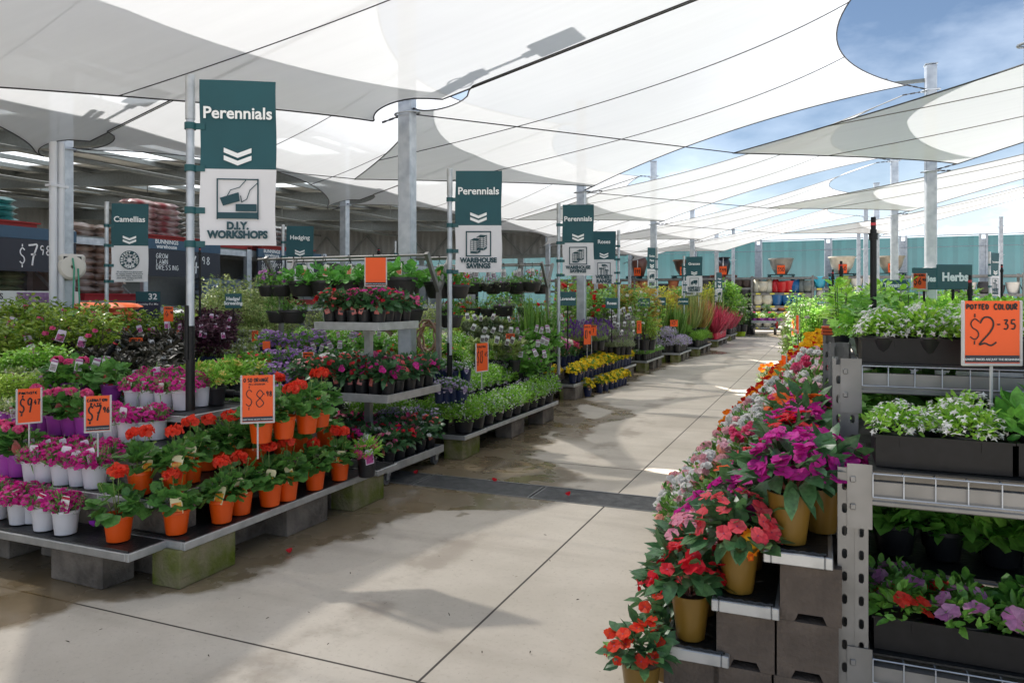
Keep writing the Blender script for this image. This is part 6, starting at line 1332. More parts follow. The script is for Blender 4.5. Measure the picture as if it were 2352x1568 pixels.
# ---- maroon shrubs, grey pots, hedge
for i, t in enumerate((8.7, 9.2, 9.8)): trow('maroon', 400 + 12*i, t, 520 + 10*i, t, .63 + .08*i, 5, 'maroon-leaved shrub with pink tags', f"{ORD[i]} row right of the banner pole", 'the pole', 'maroon shrubs', s=.78, tagp=1, face=R(-50))
kind('greypot', mounddot(VAR, WHT, n=170, r=.08, h=.085, ph=.12, ls=.04, nd=10, ds=.03, tp=T_LANCE, lump=.35), 4, pot=('grey', .125, .06, .047), tag='white', cat='potted shrub', tagh=.01)
for i, (a, b, t, z) in enumerate(((435, 530, 8.9, .64), (505, 600, 9.3, .68), (515, 610, 9.9, .74), (530, 620, 10.5, .82))): trow('greypot', a, t, b, t, z, 7, 'variegated plant in grey pot', f"{ORD[i]} row by the $9 sign", 'the left', 'small grey pots', tagp=.9, face=R(-55))
table_(-8.6, 8.4, -5.4, 10.2, .62, 'dark table at the hedge plants')
for i, t in enumerate((11.0, 11.9, 12.9)): trow('hedge', 445 + 10*i, t, 640 + 15*i, t, .15 + .1*i, 6, 'variegated hedge shrub', f"{ORD[i]} row by the Hedge board", 'the left', 'variegated hedge shrubs', jit=.1, s=1.1 + .05*i)
trow('hedge', 640, 12.2, 1010, 12.6, .2, 7, 'pale hedge shrub', 'row behind the hanging rail', 'the left', 'variegated hedge shrubs', jit=.1, s=1.05)
trow('limeshrub', 880, 10.2, 960, 10.2, .45, 4, 'bright lime fluffy shrub', 'row beside the thick steel post', 'the left', 'lime shrubs', s=.9)
trow('darkshrub', 300, 10.6, 440, 10.8, .2, 4, 'dark upright shrub', 'row beside the aisle marker', 'the left', 'dark shrubs', jit=.1, s=.95)
# ---- around the trolley
table_(-6.6, 5.5, -4.35, 6.15, .44, 'low dark table behind the trolley'); table_(-6.5, 6.85, -3.9, 7.6, .62, 'dark table behind the hanging rail'); table_(-6.8, 7.8, -3.9, 9.4, .70, 'dark table under columbines and euphorbias')
STK = 'purple stocks'
for i, (a, b, t, z) in enumerate(((572, 660, 6.3, .42), (585, 690, 6.8, .55), (600, 720, 7.4, .66), (600, 740, 8.0, .80))): trow('stock', a, t, b, t, z, 5, 'navy pot of purple stocks', f"{ORD[i]} row left of the trolley", 'the left', STK, s=1.15)
trow('whitedaisy', 515, 5.5, 575, 5.5, .50, 4, 'navy pot of white daisies', 'row left of the $8.98 sign', 'the left', 'potted daisies'); trow('yellowdaisy', 440, 5.55, 560, 5.6, .72, 6, 'pot of pale yellow daisies', 'row right of the banner pole', 'the pole', 'potted daisies', s=1.05)
trow(['pinkdaisy', 'whitedaisy', 'yellowdaisy'], 480, 6.3, 590, 6.3, .70, 6, 'mixed bright daisy pot', 'second row right of the banner pole', 'the pole', 'potted daisies'); trow(['begonia', 'pinkdaisy'], 520, 7.1, 620, 7.1, .70, 5, 'small red flower pot', 'third row right of the banner pole', 'the pole', 'small mixed flower pots')
trow('whitedaisy', 612, 6.35, 750, 6.35, .44, 8, 'navy pot of white daisies', 'row behind the trolley middle shelf', 'the left', 'potted daisies', tagp=1, face=R(-60))
trow('whitedaisy', 640, 7.5, 740, 7.5, .64, 6, 'navy pot of white daisies', 'row by the $10.98 sign', 'the left', 'potted daisies'); trow('columbine', 690, 8.0, 850, 8.0, .62, 7, 'green leafy perennial', 'row above the trolley middle shelf', 'the left', 'leafy green perennials')
trow('columbine', 690, 8.9, 880, 8.9, .72, 7, 'green leafy perennial', 'row behind the trolley post', 'the left', 'leafy green perennials'); trow(['begonia', 'lobelia', 'stock'], 660, 9.4, 880, 9.4, .80, 8, 'mixed flower pot', 'row below the lower hanging baskets', 'the left', 'small mixed flower pots')
trow('bellflower', 868, 7.3, 985, 7.35, .62, 7, 'navy pot of violet bellflowers', 'row right of the trolley post', 'the left', 'violet bellflowers', tagp=1, face=R(-60)); trow(['whitebell', 'bellflower'], 985, 7.35, 1075, 7.3, .64, 5, 'navy pot of bellflowers', 'row below the second Perennials pole', 'the left', 'violet bellflowers', tagp=1, face=R(-60))
trow('bellflower', 1000, 6.9, 1070, 6.85, .50, 4, 'navy pot of violet bellflowers', 'lower row beside the lobelias', 'the left', 'violet bellflowers', tagp=1, face=R(-60)); trow('bellflower', 870, 6.75, 1000, 6.75, .24, 7, 'navy pot of violet bellflowers', 'low row behind the trolley', 'the left', 'violet bellflowers', tagp=1, face=R(-60))
trow(['begonia', 'yellowdaisy'], 900, 8.2, 1060, 8.2, .72, 8, 'red and yellow flower pot', 'row behind the bellflowers', 'the left', 'small mixed flower pots'); trow(['whitebell', 'lobelia'], 880, 9.2, 1060, 9.2, .74, 8, 'white-flowered pot', 'row beside the coiled hose', 'the left', 'small mixed flower pots')
# ---- trolley with three shelves
t = thing('flower_trolley', 'three-shelf aluminium plant trolley on wheels filled with impatiens', 'trolley', (-3.6, 5.39, 0))
for nm_, (x0_, x1_, y0_, y1_, z) in enumerate(((-4.1, -3.12, 4.93, 5.86, .155), (-4.1, -3.12, 4.93, 5.80, .70), (-3.82, -3.20, 4.93, 5.55, 1.265))):
    b = MB(); w_, d_ = x1_-x0_, y1_-y0_; cx, cy = (x0_+x1_)/2+3.6, (y0_+y1_)/2-5.39
    for s_ in (-1, 1): b.box((cx+s_*(w_/2-.006), cy, z-.02), (.012, d_, .065), bev=.002); b.box((cx, cy+s_*(d_/2-.006), z-.02), (w_-.026, .012, .065), bev=.002)
    b.box((cx, cy, z-.025), (w_-.026, d_-.026, .012)); link('shelf', b.mesh('shelf', M['alu']), t)
b = MB(); b.box((0.0, 0, .71), (.055, .055, 1.06)); b.box((0, 0, 1.2), (.075, .075, .09)); 
for z in (.4, .5, .6, .85, .95, 1.05): b.tube([(-.0, -.0285, z), (0, -.0275, z)], .011, 8)
link('post', b.mesh('post', M['alu']), t)
b = MB(); b.bar((.03, -.05, 1.215), (.22, -.06, 1.2), .02, .03); b.bar((.22, -.06, 1.2), (.27, -.06, 1.165), .02, .03); link('handle', b.mesh('handle', plain((.25, .2, .15), .4, metal=.7)), t)
for x in (-.42, .42):
    for y in (-.4, .40):
        w_ = MB(); w_.tube([(x-.016, y, .05), (x+.016, y, .05)], .05, 16); o = link('wheel', w_.mesh('wheel', plain((.10, .10, .105), .5), 40), t); w_ = MB(); w_.box((x, y+.01, .09), (.055, .06, .04)); w_.box((x-.024, y, .07), (.006, .04, .06)); w_.box((x+.024, y, .07), (.006, .04, .06)); link('caster_fork', w_.mesh('caster_fork', M['alu']), o)
IMPL = ['imp_white', 'imp_red', 'imp_coral', 'imp_mag', 'imp_pink', 'imp_red', 'imp_pale']; IG = 'impatiens on the trolley'
NM = {'imp_white': 'white', 'imp_red': 'red', 'imp_coral': 'coral', 'imp_mag': 'magenta', 'imp_pink': 'pink', 'imp_pale': 'pale pink', 'imp_orange': 'orange red'}
def tshelf(z, x0_, x1_, y0_, y1_, nx_, ny_, nm_, seed):
    r = random.Random(seed)
    for i in range(nx_):
        for j in range(ny_):
            k = r.choice(IMPL if not (i > nx_*.4 and j == 0 and z > .5) else ['imp_mag', 'imp_mag', 'imp_red'])
            x = x0_ + (i+.5)*(x1_-x0_)/nx_; y = y0_ + (j+.5)*(y1_-y0_)/ny_
            put(k, (x + random.uniform(-.01, .01), y + random.uniform(-.01, .01), z), f"{NM[k]} impatiens in black pot, trolley {nm_} shelf, {ORD[j]} row, {ORD[i]} from the left", IG, random.uniform(.98, 1.12), tagp=1 if j == 0 else .4, face=R(-70))
tshelf(.145, -4.05, -3.14, 4.97, 5.84, 7, 5, 'bottom', 1); tshelf(.69, -4.07, -3.14, 4.97, 5.78, 8, 5, 'middle', 2); tshelf(1.255, -3.80, -3.22, 4.96, 5.52, 5, 4, 'top', 3)
# ---- bench two: lobelias
bench('lobelia bench', -5.2, -2.98, 6.0, 8.55, (.23, .42, .61), step=.3)
LB = 'potted lobelias'
row(['lobelia', 'lobelia_violet', 'lobelia', 'lobelia', 'lobelia_violet'], (-3.08, 6.05, .23), (-3.06, 8.45, .23), 10, 'black pot of white lobelia', 'lowest step of the lobelia bench', 'the near corner', LB, tagp=.6, face=R(-30), s=1.05)
row('lobelia', (-3.2, 6.14, .23), (-4.3, 6.14, .23), 5, 'white lobelia pot', 'lowest step, near end of the lobelia bench', 'the aisle', LB, tagp=.8, face=R(-70)); row(['lobelia', 'lobelia', 'lobelia_violet'], (-3.44, 6.4, .42), (-3.42, 8.45, .42), 9, 'black pot of lobelia', 'second step of the lobelia bench', 'the near corner', LB, face=R(-30))
row('lobelia', (-3.6, 6.46, .42), (-4.5, 6.46, .42), 4, 'black pot of lobelia', 'second step, near end of the lobelia bench', 'the aisle', LB, face=R(-70)); row(['lobelia', 'greenmound'], (-3.80, 6.7, .61), (-3.78, 8.45, .61), 7, 'leafy lobelia pot', 'top step of the lobelia bench', 'the near corner', LB, face=R(-30)); row('greenmound', (-4.1, 6.8, .61), (-4.1, 8.4, .61), 6, 'bright green mound in black pot', 'back of the lobelia bench', 'the near end', LB)
for i, (a, b, t, z) in enumerate(((1085, 1190, 8.6, .62), (1080, 1180, 9.4, .72), (1060, 1170, 10.0, .84))): trow('euphorbia', a, t, b, t, z, 5, 'silver-leaved euphorbia', f"{ORD[i]} row behind the lobelias", 'the left', 'silver euphorbias', tagp=.9, face=R(-55))
for i, (a, b, t, z) in enumerate(((1160, 1235, 8.75, .46), (1180, 1262, 9.3, .56), (1190, 1275, 9.9, .70), (1180, 1285, 10.7, .82))): trow('columbine', a, t, b, t, z, 5, 'columbine with hanging tags', f"{ORD[i]} row between lobelias and dahlias", 'the left', 'columbines', tagp=1, face=R(-60), s=1.1)
trow('limeshrub', 1045, 11.0, 1100, 11.0, .5, 3, 'yellow lime shrub', 'row below the second rail', 'the left', 'lime shrubs', s=.9); trow('darkshrub', 1090, 11.6, 1270, 11.8, .35, 7, 'green shrub', 'row below the second rail', 'the left', 'green shrubs', s=.85); trow('redrose', 1040, 12.6, 1280, 12.8, .3, 8, 'rose bush with small blooms', 'row behind the second rail', 'the left', 'rose bushes')
trow('greengrass', 1200, 10.4, 1250, 10.4, .62, 2, 'arching bright green strappy plant', 'row among the columbines', 'the left', 'strappy plants', s=.9)
table_(-6.5, 9.6, -4.0, 12.2, .55, 'dark table beneath the second hanging rail')
# ---- bench three: yellow bidens and dahlias
bench('dahlia bench', -5.6, -3.34, 10.28, 14.2, (.23, .42, .61), step=.3)
cblock(-3.42, 10.5, 0, R(90), 'pale concrete block at the corner of the dahlia bench'); BD = 'potted yellow bidens'
pxrow('bidens', [(1350, 916), (1377, 907), (1390, 903), (1402, 899), (1412, 896), (1420, 893), (1427, 890), (1433, 887)], 0, 'navy pot of yellow bidens standing on the floor', 'floor row', 'the near end', BD, face=R(-40))
row('bidens', (-3.42, 10.34, .23), (-3.44, 14.1, .23), 17, 'navy pot of yellow bidens', 'lowest step of the dahlia bench', 'the near corner', BD, tagp=.6, face=R(-40), s=1.15); row('bidens', (-3.6, 10.44, .23), (-4.1, 10.44, .23), 3, 'navy pot of yellow bidens', 'near end of the dahlia bench', 'the corner', BD, tagp=1, face=R(-70))
row('columbine', (-4.1, 10.44, .23), (-4.6, 10.44, .23), 3, 'dark purple columbine pot', 'near end of the dahlia bench', 'the bidens', 'columbines', potk=('dkpurple', .13, .06, .046), tagp=1, face=R(-70), s=.9)
row('bidens', (-3.60, 11.6, .25), (-3.62, 14.0, .25), 11, 'navy pot of yellow bidens', 'inner step of the dahlia bench', 'the near end', BD, tagp=.5, face=R(-40), s=1.1)
row(['dahlia_white', 'dahlia_pink', 'dahlia_white', 'dahlia_cerise', 'dahlia_orange', 'dahlia_white'], (-3.78, 10.7, .42), (-3.80, 14.1, .42), 15, 'navy pot of mixed dahlias', 'second step of the dahlia bench', 'the near end', 'potted dahlias', tagp=.8, face=R(-40), s=1.2); row(['dahlia_orange', 'dahlia_white', 'dahlia_pink'], (-3.9, 10.75, .42), (-4.4, 10.75, .42), 3, 'navy pot of dahlias', 'near end, second step', 'the aisle', 'potted dahlias', face=R(-60))
row(['dahlia_white', 'dahlia_cerise', 'dahlia_orange'], (-4.15, 11.0, .61), (-4.15, 14.1, .61), 12, 'navy pot of dahlias', 'top step of the dahlia bench', 'the near end', 'potted dahlias', s=1.2)
LV = 'potted lavenders'
table_(-6.4, 12.5, -4.5, 14.3, .62, 'dark table under the lavender'); trow('lavender', 1285, 12.3, 1385, 12.4, .62, 7, 'purple lavender', 'first row by the Lavender board', 'the left', LV, s=1.15); trow('lavender', 1285, 13.0, 1400, 13.0, .72, 7, 'purple lavender', 'second row by the Lavender board', 'the left', LV, s=1.2)
trow('begonia', 1282, 13.5, 1340, 13.5, .86, 5, 'maroon potted shrub with tag', 'row beneath the Lavender board', 'the left', 'small mixed flower pots', potk=('red', .13, .06, .046))
for i, (t, z) in enumerate(((13.2, .48), (13.6, .60), (14.0, .74), (14.4, .86))): trow('silverlav', 1380, t, 1450, t, z, 5, 'silver lavender with white tags', f"{ORD[i]} row by the Roses pole", 'the left', LV, tagp=1, face=R(-60), s=1.1)
# ---- benches four to eight along the aisle
bench('lavender bench', -5.4, -3.28, 14.85, 16.6, (.23, .42, .61), step=.28)
row('greenlav', (-3.36, 14.92, .23), (-3.34, 16.5, .23), 12, 'small green lavender pot', 'aisle edge of the lavender bench', 'the near corner', LV, tagp=1, face=R(-40)); row('greenlav', (-3.45, 14.98, .23), (-4.2, 14.98, .23), 6, 'small green lavender pot', 'near end of the lavender bench', 'the corner', LV, face=R(-70)); row('lavender', (-3.66, 15.2, .42), (-3.66, 16.5, .42), 8, 'purple lavender pot', 'second step of the lavender bench', 'the near end', LV); row('lavender', (-3.75, 15.25, .42), (-4.4, 15.25, .42), 5, 'purple lavender pot', 'near end, second step of the lavender bench', 'the aisle', LV); row('lavender', (-4.0, 15.5, .61), (-4.9, 15.6, .61), 6, 'purple lavender pot', 'top step of the lavender bench', 'the aisle', LV, s=1.1)
bench('fan flower bench', -5.2, -3.05, 17.3, 18.9, (.23, .42), step=.3)
LM = 'lilac fan flowers'; row('lilacmound', (-3.17, 17.42, .23), (-3.17, 18.8, .23), 6, 'lilac fan flower in black pot', 'aisle edge of its bench', 'the near corner', LM, tagp=1, face=R(-40)); row('lilacmound', (-3.35, 17.44, .23), (-4.0, 17.44, .23), 3, 'lilac fan flower in black pot', 'near end of its bench', 'the corner', LM, face=R(-70)); row('lilacmound', (-3.55, 17.8, .42), (-3.55, 18.8, .42), 4, 'lilac fan flower in black pot', 'second step of its bench', 'the near end', LM); row('lilacmound', (-3.9, 17.85, .42), (-4.7, 17.9, .42), 3, 'lilac fan flower in black pot', 'back of the second step', 'the aisle', LM)
bench('feathery shrub bench', -5.0, -2.95, 19.6, 21.9, (.23, .42), step=.3)
FM = 'feathery green shrubs'; row('fernmound', (-3.1, 19.75, .23), (-3.1, 21.8, .23), 7, 'feathery bright green shrub', 'aisle edge of its bench', 'the near corner', FM); row('fernmound', (-3.35, 19.76, .23), (-3.9, 19.76, .23), 2, 'feathery bright green shrub', 'near end of its bench', 'the corner', FM); row('fernmound', (-3.55, 20.1, .42), (-3.55, 21.8, .42), 5, 'feathery bright green shrub', 'second step of its bench', 'the near end', FM, s=1.05); row('fernmound', (-4.0, 20.2, .42), (-4.0, 21.8, .42), 4, 'feathery bright green shrub', 'back of its bench', 'the near end', FM, s=1.1)
bench('red cordyline bench', -4.8, -2.98, 23.6, 26.2, (.23,), step=.3); bench('second cordyline bench', -4.8, -3.0, 27.3, 29.2, (.23,), step=.3)
CD = 'red cordylines'; row('cordyline', (-3.12, 23.7, .23), (-3.12, 26.1, .23), 8, 'red cordyline in red pot', 'aisle edge of its bench', 'the near end', CD, s=1.25, tagp=1, face=R(-40)); row('cordyline', (-3.45, 23.8, .23), (-3.45, 26.1, .23), 7, 'red cordyline in red pot', 'inner row of its bench', 'the near end', CD, s=1.4); row('cordyline', (-3.9, 23.9, .23), (-3.9, 26.0, .23), 5, 'red cordyline in red pot', 'back row of its bench', 'the near end', CD, s=1.45)
row('cordyline_black', (-3.12, 27.4, .23), (-3.12, 29.1, .23), 6, 'red cordyline in black pot', 'aisle edge of the second bench', 'the near end', CD, s=1.2, tagp=1, face=R(-40)); row('cordyline_black', (-3.5, 27.5, .23), (-3.5, 29.1, .23), 5, 'red cordyline in black pot', 'inner row of the second bench', 'the near end', CD, s=1.3)
put('rose', G(1701, 772, 0), 'white rose bush in a bright lime pot at the far end of the aisle', 'rose bushes', 1.15, potk=('lime', .3, .2, .15), tagp=0); put('redrose', G(1684, 768, 0), 'small shrub in a blue pot beside the lime pot', 'rose bushes', .6, potk=('blue', .3, .16, .13), tagp=0); put('darkshrub', G(1722, 768, 0), 'dark shrub in a black pot beside the lime pot', 'dark shrubs', 1.0, potk=('black', .36, .19, .15))
# standard ball tree
def balltree(loc, label, s=1.0, lf=None):
    o = thing('ball_tree', label, 'tree', loc); o.scale = (s, s, s); link('pot', pot('black', .34, .2, .16), o)
    b = MB(); b.tube([(0, 0, .28), (.01, 0, .8), (0, .01, 1.45)], [.02, .016, .012], 7)
    for k in range(7): an = k*.9; b.tube([(0, 0, 1.2+.04*k), (.18*math.cos(an), .18*math.sin(an), 1.5), (.32*math.cos(an), .32*math.sin(an), 1.6+.1*math.sin(k))], [.009, .006, .003], 5)
    link('trunk', b.mesh('trunk', TRUNK), o); a = MB(); mound(a, T_OVAL, 1100, .48, .42, 1.62, .085, inner=.3, zmin=-.8, lump=.3); link('crown', a.mesh('crown', lf or G1), o)
balltree((-4.0, 33.5, 0), 'round-headed standard tree in front of the brown pot shelves', 1.15); balltree((-6.2, 14.6, .3), 'slender standard rose tree under the Roses banner', .78, G1)
SHR = 'taller plants around the rose beds'; sn = 0
SHK = [('rose', 'white-flowered rose bush'), ('redrose', 'red-flowered rose bush'), ('greenshrub', 'leafy green shrub'), ('autumn', 'golden leafed maple sapling'), ('limeshrub', 'lime green shrub'), ('greengrass', 'green ornamental grass'), ('tallgrass', 'pale ornamental grass'), ('browngrass', 'bronze ornamental grass'), ('goldshrub', 'golden shrub'), ('darkshrub', 'dark green shrub')]
SHD = dict(SHK)
for i, (ks, a, b, t, z, n, s_, wh) in enumerate([
    (['rose', 'redrose'], 1285, 1400, 14.6, .35, 6, 1.1, 'below the Roses banner'), (['redrose', 'rose', 'greenshrub'], 1290, 1420, 15.8, .4, 6, 1.25, 'behind the lavender'), (['rose', 'autumn'], 1400, 1500, 16.2, .35, 6, 1.15, 'by the Grasses board'), (['greenshrub', 'rose'], 1300, 1500, 17.8, .3, 9, 1.3, 'behind the Roses board'),
    (['rose', 'limeshrub'], 1440, 1500, 15.2, .45, 4, .9, 'above the lavender bench'), (['autumn', 'greenshrub', 'goldshrub'], 1410, 1560, 19.5, .3, 7, 1.4, 'before the terracotta shelf'), (['greengrass', 'tallgrass', 'greengrass'], 1480, 1570, 19.0, .3, 7, 1.15, 'above the fan flowers'), (['browngrass', 'tallgrass'], 1500, 1610, 21.0, .4, 7, 1.25, 'by the Cordylines board'),
    (['greengrass', 'browngrass'], 1560, 1625, 22.6, .3, 5, 1.35, 'under the Grasses banner'), (['tallgrass', 'goldshrub', 'greengrass'], 1580, 1650, 24.6, .4, 6, 1.5, 'behind the feathery shrubs'), (['greenshrub', 'limeshrub', 'darkshrub'], 1560, 1680, 27.0, .3, 7, 1.7, 'before the brown pots'), (['rose', 'darkshrub'], 1655, 1715, 29.8, .2, 5, 1.3, 'behind the second cordyline bench'),
    (['darkshrub', 'greenshrub'], 1600, 1700, 31.5, .2, 6, 1.7, 'under the brown pots'), (['greenshrub', 'darkshrub', 'autumn'], 1420, 1600, 24.0, .3, 8, 1.5, 'under the terracotta shelf')]):
    for q in range(n):
        k = ks[q % len(ks)]; p = T(a + (b-a)*(q+.5)/n + random.uniform(-5, 5), t + random.uniform(-.3, .3)); put(k, (p.x, p.y, z), f"{SHD[k]}, {ORD[q]} from the left {wh}", SHR, s_*random.uniform(.88, 1.1), tagp=.4)
for i, (x, y, z, w_) in enumerate(((-5.6, 14.8, .35, 2.4), (-5.8, 16.4, .35, 3.2), (-5.8, 18.5, .3, 3), (-5.6, 20.5, .3, 3))): table_(x-w_/2, y-.5, x+w_/2, y+.5, z, f"low dark table under roses and grasses, {ORD[i]} along the aisle")
# ---- hanging rails with baskets
def rail(x0, x1, y, z, label, zb=0.0):
    o = thing('hanging_rail', label, 'plant rail', ((x0+x1)/2, y, 0)); hl = (x1-x0)/2
    for dy in (-.24, .24): b = MB(); b.tube([(-hl-.1, dy, z), (hl, dy, z)], .0125, 8); link('rail', b.mesh('rail', M['rack'], 60), o)
    for sx_ in (-1, 1):
        b = MB(); b.box((sx_*(hl-.01), 0, (z-.33)/2), (.042, .042, z-.33)); link('post', b.mesh('post', M['rack']), o)
        for s_ in (-1, 1): b = MB(); b.bar((sx_*(hl-.01), 0, z-.35), (sx_*(hl-.01), s_*.25, z+.02), .036, .042); link('arm', b.mesh('arm', M['rack']), o)
rail(-5.5, -3.52, 6.52, 1.89, 'Y-framed galvanised hanging rail of strawberry baskets behind the trolley'); rail(-5.5, -3.86, 10.6, 2.0, 'Y-framed galvanised hanging rail of lamium baskets by the second banner')
bask = [(.03, 0), (.085, .002), (.1, .02), (.125, .11), (.135, .115), (.135, .135), (.128, .137), (.12, .11), (0, .105)]
bask_me = MB().lathe(bask, 22).mesh('pot', plain((.032, .031, .030), .5, var=.2), 35)
def basket(x, y, zrail, drop, kindn, label, s=1.0, tagc=None):
    o = thing('hanging_basket', label, 'hanging basket', (x, y, zrail-drop), random.uniform(-.5, .5), 'hanging baskets on the rails'); o.scale = (1, 1, 1)
    p = link('pot', bask_me, o); s *= 1.14; p.scale = (s, s, s)
    a = MB(); b = MB(); fl = None; r = .125*s; z0 = .125*s
    if kindn == 'straw': mound(a, T_ROUND, 70, r*1.35, .12, z0+.02, .075, inner=.4, droop=.15, up=.2, zmin=-.3); lf = STW
    elif kindn == 'petunia': mound(a, T_OVAL, 130, r*1.1, .13, z0+.02, .045, inner=.2, zmin=-.3); blooms(b, T_FLAT5, 9, r*1.1, .15, z0+.03, .05); lf = G1; fl = ((.35, .03, .36), (.7, .4, .65))
    elif kindn == 'lamium': mound(a, T_SMALL, 230, r*1.25, .1, z0, .036, inner=.2, zmin=-.5); blooms(b, T_RUFF, 16, r*1.2, .12, z0+.02, .03, zmin=-.2); lf = SIL if random.random() < .6 else G1; fl = ((.45, .18, .5), (.65, .4, .68))
    elif kindn == 'red': mound(a, T_OVAL, 110, r*1.2, .13, z0+.02, .045, inner=.2, zmin=-.3); blooms(b, T_RUFF, 16, r*1.1, .15, z0+.03, .04, zmin=-.2); lf = G1; fl = SCAR
    elif kindn == 'yellow': mound(a, T_OVAL, 90, r*1.2, .12, z0+.02, .065, inner=.2, zmin=-.3); blooms(b, T_RUFF, 5, r*1.1, .15, z0+.03, .04, zmin=0); lf = STW; fl = YEL
    elif kindn == 'pansy': mound(a, T_OVAL, 100, r*1.1, .13, z0+.02, .045, inner=.2, zmin=-.3); blooms(b, T_FLAT5, 5, r*1.1, .15, z0+.03, .055); lf = G1; fl = ((.03, .004, .02), (.08, .01, .04))
    else: mound(a, T_NEEDLE, 330, r*1.15, .12, z0+.02, .06, inner=.2, zmin=-.4); lf = G1
    link('foliage', a.mesh('foliage', lf), o)
    if b.n: link('flowers', b.mesh('flowers', petal(*fl)), o)
    w = MB(); top = drop - .03
    for k in range(3): an = k*2.09+.4; w.tube([(r*math.cos(an), r*math.sin(an), z0), (0, 0, top)], .0022, 4)
    w.tube([(0, 0, top), (.0, .0, drop+.005), (.0, -.018, drop+.02), (0, -.026, drop)], .004, 5); link('hanger', w.mesh('hanger', M['black']), o)
    if tagc: tg = link('tag', tagm('pic', .075, .12, *tagc), o, (.01, -.02, drop-.19), (R(-6), R(random.uniform(-14, 14)), 0))
SW = ((.82, .82, .72), (.3, .5, .1), (.75, .10, .05), (.9, .45, .3))
for i, (dx, kd, s_) in enumerate(((-.95, 'petunia', .78), (-.78, 'petunia', .78), (-.5, 'straw', 1.05), (-.22, 'straw', 1.05), (.08, 'straw', 1.05), (.36, 'straw', 1.05), (.66, 'straw', 1.2))): basket(-4.5+dx, 6.28, 1.89, .40, kd, f"{'petunia' if kd == 'petunia' else 'strawberry'} hanging basket, {ORD[i]} from the left, front rail behind the trolley", s_, SW if kd == 'straw' else None)
for i, (dx, kd, s_) in enumerate(((-.6, 'straw', 1.05), (-.25, 'straw', 1.0), (.1, 'red', 1.0), (.45, 'straw', 1.05), (.85, 'straw', 1.1), (1.05, 'red', .9))): basket(-4.5+dx, 6.76, 1.89, .42, kd, f"{'red-flowered' if kd == 'red' else 'strawberry'} hanging basket, {ORD[i]} from the left, rear rail behind the trolley", s_, SW if kd == 'straw' else None)
for i, (dx, kd, s_, y, dr) in enumerate(((-.82, 'fern', .85, 6.28, .68), (-.62, 'pansy', .9, 6.28, .68), (.48, 'straw', 1.0, 6.5, .72), (.66, 'yellow', .9, 6.5, .66), (.98, 'red', .85, 6.76, .72))): basket(-4.5+dx, y, 1.89, dr, kd, f"low {dict(fern='ferny', pansy='dark pansy', straw='strawberry', yellow='yellow-flowered', red='red-flowered')[kd]} hanging basket, {ORD[i]} from the left, behind the trolley", s_)
LT = ((.8, .8, .8), (.3, .1, .4), (.25, .08, .3), (.4, .5, .3))
for i, (dx, kd, s_) in enumerate(((-.75, 'straw', 1.05), (-.48, 'lamium', .85), (-.28, 'lamium', .9), (-.06, 'lamium', .8), (.18, 'lamium', .95), (.45, 'lamium', .9), (.66, 'red', .95))): basket(-4.68+dx, 10.36, 2.0, .42, kd, f"{dict(straw='strawberry', lamium='mauve lamium', red='red-flowered')[kd]} hanging basket, {ORD[i]} from the left, second rail upper row", s_, LT)
for i, (dx, kd, s_) in enumerate(((-.8, 'lamium', .85), (-.55, 'fern', .85), (-.32, 'fern', .85), (-.08, 'fern', .8), (.2, 'lamium', 1.1), (.55, 'fern', .9))): basket(-4.68+dx, 10.36, 2.0, .80, kd, f"{dict(fern='ferny green', lamium='trailing lilac')[kd]} hanging basket, {ORD[i]} from the left, second rail lower row", s_)
for i, dx in enumerate((-.6, -.2, .2, .62)): basket(-4.68+dx, 10.84, 2.0, .45, ['fern', 'lamium'][i % 2], f"{['ferny green', 'trailing lilac'][i % 2]} hanging basket, {ORD[i]} from the left, second rail rear row", .95, LT)
hc = MB(); hc.tube([(.11*math.cos(a*.5)*(1+.25*math.sin(a*1.3)), .05*math.sin(a*.9), .16*math.sin(a*.5)*(1+.2*math.cos(a*.7))) for a in range(70)], .011, 6)
tag(link('hose_coil', hc.mesh('hose_coil', plain((.40, .24, .17), .5), 60), None, (-3.86, 6.9, 1.06)), 'pinkish brown garden hose hung in loose coils by the steel post', 'hose')
# ================================================================== RIGHT SIDE: racks, trays, steps of flowers
random.seed(9)
def upright_me(h):
    """slotted rack upright: channel section with two columns of key slots modelled as openings"""
    mb = MB(); w = .092; d = .07; pitch = .075; n = int(h/pitch)
    cols = [(-w/2, -.034), (-.018, -.010), (.010, .018), (.034, w/2)]      # solid strips between the two slot columns
    for a, b in ((-w/2, -.033), (-.017, -.006), (.006, .017), (.033, w/2)): mb.box(((a+b)/2, 0, h/2), (b-a, .003, h))
    mb.box((-.0, .004, h/2), (.0125, .006, h))                             # raised groove
    for cx in (-.025, .025):
        for k in range(n+1):
            z0_ = k*pitch + .032; z1_ = min((k+1)*pitch, h)
            if z1_ > z0_: mb.box((cx, 0, (z0_+z1_)/2), (.0165, .003, z1_-z0_))
            if k*pitch + .03 < h:
                for s_ in (-1, 1):
                    q = .0082
                    for z_, dz in ((k*pitch, 1), (k*pitch+.032, -1)): mb.add([(cx+s_*q, -.0015, z_), (cx+s_*q, -.0015, z_+dz*.007), (cx+s_*.004, -.0015, z_)], [(0, 1, 2) if s_*dz < 0 else (0, 2, 1)])
    for s_ in (-1, 1): mb.box((s_*(w/2-.0015), d/2+.0015, h/2), (.003, d, h)); mb.box((s_*(w/2-.011), d+.003, h/2), (.022, .003, h))
    return mb.mesh('upright', M['rack'])
